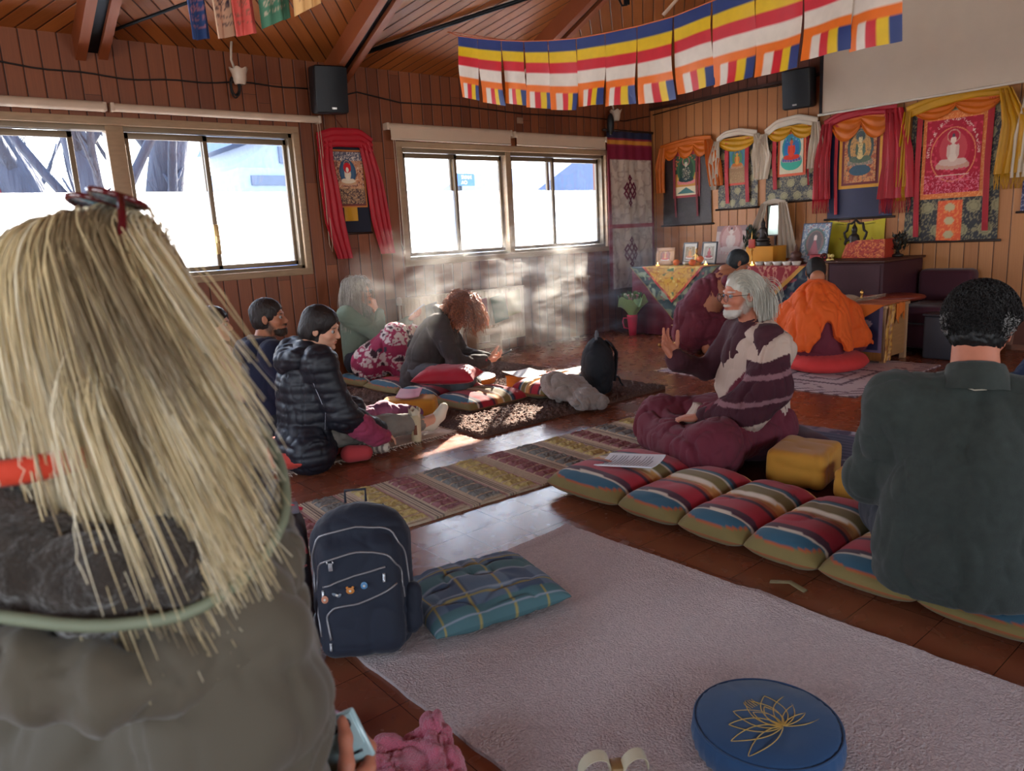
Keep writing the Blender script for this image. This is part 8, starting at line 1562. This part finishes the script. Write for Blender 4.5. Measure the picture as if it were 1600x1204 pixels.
for i, (x, z, c_, sh) in enumerate(((-.095, .214, srgb(206, 140, 110), 'o'), (-.060, .224, srgb(120, 130, 140), 'w'), (-.022, .232, srgb(206, 130, 60), 'b'), (.018, .243, srgb(90, 140, 180), 'o'))):
    q = snap(bv, [(x, 0, z), (x, 0, z+.001)], off=.003)[0]; pn = tag(thing('enamel_pin', 'x', 'pin'), ['round peach pin hanging below the zip of the navy backpack', 'silver-grey leaf-shaped pin on the navy backpack', 'orange animal-head pin on the navy backpack', 'light blue round pin on the navy backpack'][i], 'pin', 'enamel pins on the navy backpack'); pn.parent = None
    m = M(); cc = mat('enamel_%d' % i, c_, .3, bump=0)
    if sh == 'o': m.ball((0, 0, 0), (.010, .003, .012), 10)
    elif sh == 'w': m.ball((-.006, 0, .002), (.009, .003, .005), 8, T=roty(.5)); m.ball((.006, 0, -.002), (.008, .003, .005), 8, T=roty(-.6))
    else: m.ball((0, 0, 0), (.012, .003, .010), 10); m.ball((-.008, 0, .010), (.004, .003, .004), 6); m.ball((.008, 0, .010), (.004, .003, .004), 6)
    m.build('enamel', cc, pn); m = M(); m.ball((0, -.0022, 0), (.004, .002, .004), 6); m.build('enamel_detail', mat('cream_enamel', srgb(220, 210, 196), .3, bump=0), pn)
    pn.matrix_world = Matrix.Translation((BX, BY, 0)) @ Matrix.Rotation(R(-34), 4, 'Z') @ Matrix.Translation(tuple(q))
m = M(); q = snap(bv, [(-.075, 0, .298), (-.075, 0, .301)])[0]; m.box(q+V(-.006, -.002, -.012), q+V(.006, .002, .012), bev=.001); m.box(q+V(-.010, -.003, .010), q+V(-.006, .0, .018)); m.box(q+V(.006, -.003, .010), q+V(.010, .0, .018)); m.build('cloth_badge', mat('silver_badge'), r)
m = M(); m.tube([(-.03, .06, .45), (-.03, .07, .485), (.03, .07, .485), (.03, .06, .45)], .008, 8, flat=.5); m.xf(None); m.build('carry_handle', m_nb, r)
for q_ in (-1, 1): m = M(); m.tube([(q_*.07, .13, .40), (q_*.09, .17, .30), (q_*.10, .16, .16), (q_*.13, .11, .04)], .02, 8, flat=.35); m.build('shoulder_strap', m_nb, r)
d = SDF(.03); d.chain([((.140, .0, .08), .036), ((.145, .02, .17), .030)]); mb = cloth(d, .007, .004, 14, 4); mb.build('side_pocket', m_nb, r)
# grey backpack with red trim behind it
r = thing('grey_backpack', 'dark grey backpack with crimson trim, half hidden behind the navy one', 'backpack', (.76, 2.22, 0), R(-20)); m_gb = mat('grey_canvas', srgb(62, 58, 66), .8, bump=.3, bs=200, bd=.001, var=.08)
d = SDF(.03); d.box((0, 0, .19), (.135, .10, .19), .06); mb = cloth(d, .008, .005, 9, 27); mb.build('bag_body', m_gb, r)
bv = snapper(r.children[0]); zipl([(-.125, .26), (-.11, .33), (0, .355), (.11, .33), (.125, .26)], .005, 'crimson_piping', mt=mat('crimson_trim', srgb(206, 26, 66), .5, bump=0)); zipl([(-.12, .22), (0, .235), (.12, .22)], .004, 'crimson_piping', mt=mat('crimson_trim'))
m = M(); m.tube([(-.12, .02, .375), (-.04, .05, .40), (.06, .05, .40), (.13, .02, .372)], .006, 6); m.build('crimson_piping', mat('crimson_trim'), r); m = M(); m.box((-.11, -.02, .372), (.12, .07, .386), bev=.006); m.build('mesh_top', mat('grey_mesh', srgb(120, 112, 122), .8, bump=1, bs=300), r)
r = thing('water_bottle', 'black bottle with clear lid standing between the coat and the navy backpack', 'bottle', (.715, 1.95, 0)); m = M(); m.lathe([(0, 0), (.036, 0), (.038, .01), (.038, .15), (.030, .165)], 28); m.build('bottle_body', mat('black_plastic'), r); m = M(); m.lathe([(.034, .165), (.036, .18), (.030, .20), (0, .205)], 24); m.build('lid', mat('smoky_lid', srgb(110, 90, 90), .15, bump=0), r)
# pink towel, tissue, ribbon
def heap(name, label, cat, loc, rz, prims, mt, amp=.02, res=.006, s=9, seed=1, fine=.5):
    d = SDF(.03)
    for p in prims: d.ell(*p) if len(p) == 2 else d.cap(*p)
    d.box((0, 0, -.2), (.7, .7, .2), 0, k=.004, cut=True); o = cloth(d, res, amp, s, seed, fine=fine).build(name, mt); o.location = loc; o.rotation_euler = (0, 0, rz); return tag(o, label, cat)
heap('pink_towel', 'crumpled pink towelling cloth on the floor beside the phone', 'towel', (.68, 1.31, .002), R(-20), [((-.02, 0, .05), (.13, .09, .06)), ((.10, .03, .06), (.05, .09, .065)), ((.0, -.10, .06), (.14, .05, .06)), ((-.12, .02, .04), (.06, .08, .05)), ((.09, -.04, .05), (.06, .05, .07))], mat('pink_towelling', srgb(196, 92, 112), .98, bump=1.2, bs=260, bd=.006, var=.10, vs=30, sheen=.5), .022, .0055, 10, 3)
heap('lilac_tissue', 'crumpled lilac tissue on the floor behind the pink towel', 'tissue', (.62, 1.60, .002), R(10), [((0, 0, .02), (.07, .05, .035)), ((.03, -.04, .02), (.05, .04, .03))], mat('lilac_paper', srgb(176, 136, 150), .8, bump=.3, bs=40), .016, .006, 16, 7)
r = thing('ribbon_bow', 'loops of cream and gold ribbon lying on the cotton rug at the bottom edge', 'ribbon', (1.05, .99, .034), R(-35)); r.scale = (1.8, 1.8, 1.8); m_rib = mat('cream_ribbon', srgb(206, 196, 160), .4, bump=0, sheen=.2)
for i, (cx, rr_, k) in enumerate(((-.028, .020, 0), (.022, .017, 1))):
    a = np.linspace(-.3, 3.5, 26); w = np.linspace(-.010, .010, 5); Pn = np.stack([np.repeat((cx+rr_*np.cos(a))[:, None], 5, 1), w[None]+.006*np.cos(a)[:, None], np.repeat((rr_*np.sin(a)*.95)[:, None], 5, 1)], -1); m = M(); m.sheet(Pn, .0008); m.build('ribbon_loop', m_rib, r)
m = M(); m.box((-.008, -.011, -.004), (.008, .011, .006), bev=.002); m.build('knot', mat('gold_ribbon', srgb(150, 116, 70), .4, bump=0), r)
# ================================================================= radiator, crate, small flags on it
r = thing('radiator', 'long cream panel radiator below the right window', 'radiator', (4.45, YA-.10, .13)); m_rad = mat('radiator_enamel', srgb(206, 186, 160), .4, bump=.02)
x = np.linspace(-.74, .74, 440); f = .012*np.abs(np.sin(x*math.pi/.045))**.5; z = np.linspace(0, .53, 4); Pn = np.stack([np.repeat(x[:, None], 4, 1), np.repeat((-f-.01)[:, None], 4, 1), np.repeat(z[None], 440, 0)], -1); m = M(); m.sheet(Pn, .004); m.box((-.75, -.012, -.01), (.75, .045, .54), bev=.008); m.build('panel', m_rad, r, angle=50)
m = M(); m.box((-.75, -.03, .535), (.75, .05, .545), bev=.003); m.build('top_grille', m_rad, r, angle=40); m = M(); m.tube([(-.80, 0, .02), (-.80, 0, .48), (-.74, 0, .48)], .012, 10); m.tube([(-.80, 0, -.12), (-.80, 0, .02)], .012, 10); m.build('pipe', mat('white_tube'), r)
m = M(); m.lathe([(.02, 0), (.026, .01), (.026, .06), (.018, .075), (0, .078)], 18, (-.80, -.0, .48)); m.build('valve', mat('white_ceramic'), r)
for q in (-.5, .5): m = M(); m.box((q-.02, .03, .1), (q+.02, .095, .45)); m.build('wall_bracket', m_rad, r, smooth=False)
for i, (x0, w, h, cn, zc, lb) in enumerate(((3.90, .14, .20, srgb(62, 78, 96), .60, 'dark blue-grey little flag, leftmost on the radiator'), (4.50, .16, .30, srgb(136, 50, 60), .58, 'dull red little flag hanging on the radiator'), (4.70, .19, .27, srgb(104, 126, 112), .60, 'grey-green little flag beside the red one on the radiator'), (4.93, .18, .25, srgb(170, 164, 110), .63, 'yellowish little flag, rightmost on the radiator'))):
    u, v = np.meshgrid(np.linspace(0, 1, 14), np.linspace(0, 1, 16), indexing='ij'); m = M(); m.sheet(np.stack([x0+w*u+.05*(1-v)*(i == 2), YA-.16-.006*np.sin(u*7+v*3), zc-h*(1-v)+.03*(u-.5)], -1), .0015); o = m.build('small_flag', mat('faded_flag_%d' % i, cn, .9, bump=.2, bs=80, bd=.002, var=.12)); tag(o, lb, 'prayer flag', 'faded flags hanging on the radiator')
m = M(); m.tube([(3.72, YA-.145, .69), (4.0, YA-.163, .61), (4.5, YA-.163, .59), (5.0, YA-.163, .64), (5.18, YA-.145, .67)], .002, 5); tag(m.build('flag_string', mat('white_cord')), 'string carrying the faded flags across the radiator', 'line')
r = thing('wooden_crate', 'small wooden rack with a notched rail standing before the radiator', 'rack', (4.46, 5.86, 0), R(-4)); m_crate = mat('grey_pine', srgb(176, 146, 116), .6, bump=.1, bs=12, stretch=(1, 1, 5))
for q in (-1, 1): m = M(); m.box((q*.14-.012, -.09, 0), (q*.14+.012, .09, .30), bev=.003); m.build('side_panel', m_crate, r, angle=40)
m = M(); m.box((-.15, -.09, .12), (.15, .09, .14)); m.build('shelf', m_crate, r, smooth=False); m = M(); m.box((-.15, -.095, .25), (.15, -.08, .31)); m.build('front_rail', m_crate, r, smooth=False); m = M(); m.box((-.15, -.095, .30), (.15, .09, .315)); m.build('top_board', m_crate, r, smooth=False)
m = M()
for i in range(6): m.box((-.145+.05*i, -.09, .315), (-.125+.05*i, -.07, .345))
m.build('notched_rail', m_crate, r, smooth=False)
heap('dark_bag', 'dark grey soft bag lying beside the wooden rack', 'bag', (4.12, 5.72, .0), R(20), [((0, 0, .08), (.16, .12, .10)), ((.10, .02, .06), (.1, .09, .07))], mat('charcoal_bag', srgb(70, 74, 80), .8, **FAB), .016, .009, 8, 9)
# ---------------------------------------------------------------- incense smoke drifting in the light from the right window
def smoke():
    mv = bpy.data.materials.new('incense_smoke'); mv.use_nodes = True; t = mv.node_tree; t.nodes.clear(); N = t.nodes.new; L = t.links.new
    out = N('ShaderNodeOutputMaterial'); vol = N('ShaderNodeVolumePrincipled'); vol.inputs['Color'].default_value = (.95, .93, .9, 1); vol.inputs['Anisotropy'].default_value = .35; L(vol.outputs[0], out.inputs['Volume'])
    tc = N('ShaderNodeTexCoord'); mp = N('ShaderNodeMapping'); mp.inputs['Rotation'].default_value = (R(20), R(-25), R(20)); mp.inputs['Scale'].default_value = (.9, 1.3, 2.2); L(tc.outputs['Object'], mp.inputs[0])
    n1 = N('ShaderNodeTexNoise'); n1.inputs['Scale'].default_value = 2.1; n1.inputs['Detail'].default_value = 5; n1.inputs['Roughness'].default_value = .55; n1.inputs['Distortion'].default_value = 1.6; L(mp.outputs[0], n1.inputs[0])
    mr = N('ShaderNodeMapRange'); mr.inputs[1].default_value = .48; mr.inputs[2].default_value = .68; mr.inputs[3].default_value = .02; mr.inputs[4].default_value = 1.0; mr.interpolation_type = 'SMOOTHERSTEP'; L(n1.outputs[0], mr.inputs[0])
    # fades towards the borders of the cloud
    ln = N('ShaderNodeVectorMath'); ln.operation = 'LENGTH'; sc = N('ShaderNodeMapping'); sc.inputs['Location'].default_value = (0, 0, 0); L(tc.outputs['Object'], sc.inputs[0]); sc.inputs['Scale'].default_value = (1/2.3, 1/1.35, 1/.85); L(sc.outputs[0], ln.inputs[0])
    fd = N('ShaderNodeMapRange'); fd.inputs[1].default_value = .45; fd.inputs[2].default_value = 1.0; fd.inputs[3].default_value = 1; fd.inputs[4].default_value = 0; fd.interpolation_type = 'SMOOTHSTEP'; L(ln.outputs['Value'], fd.inputs[0])
    ml = N('ShaderNodeMath'); ml.operation = 'MULTIPLY'; L(mr.outputs[0], ml.inputs[0]); L(fd.outputs[0], ml.inputs[1]); m2 = N('ShaderNodeMath'); m2.operation = 'MULTIPLY'; m2.inputs[1].default_value = SMOKE; L(ml.outputs[0], m2.inputs[0]); L(m2.outputs[0], vol.inputs['Density'])
    mv.cycles.volume_step_rate = 1.0 if hasattr(mv.cycles, 'volume_step_rate') else 1
    m = M(); m.box((-2.3, -1.35, -.80), (2.3, 1.33, .85)); o = m.build('incense_smoke', mv, smooth=False); o.location = (4.55, 4.80, .86); o['kind'] = 'stuff'; o['label'] = 'thin incense smoke drifting in the sunlight below the right window'; o['category'] = 'smoke'; return o
SMOKE = .55
smoke(); cy.volume_step_rate = 1.0; cy.volume_max_steps = 64
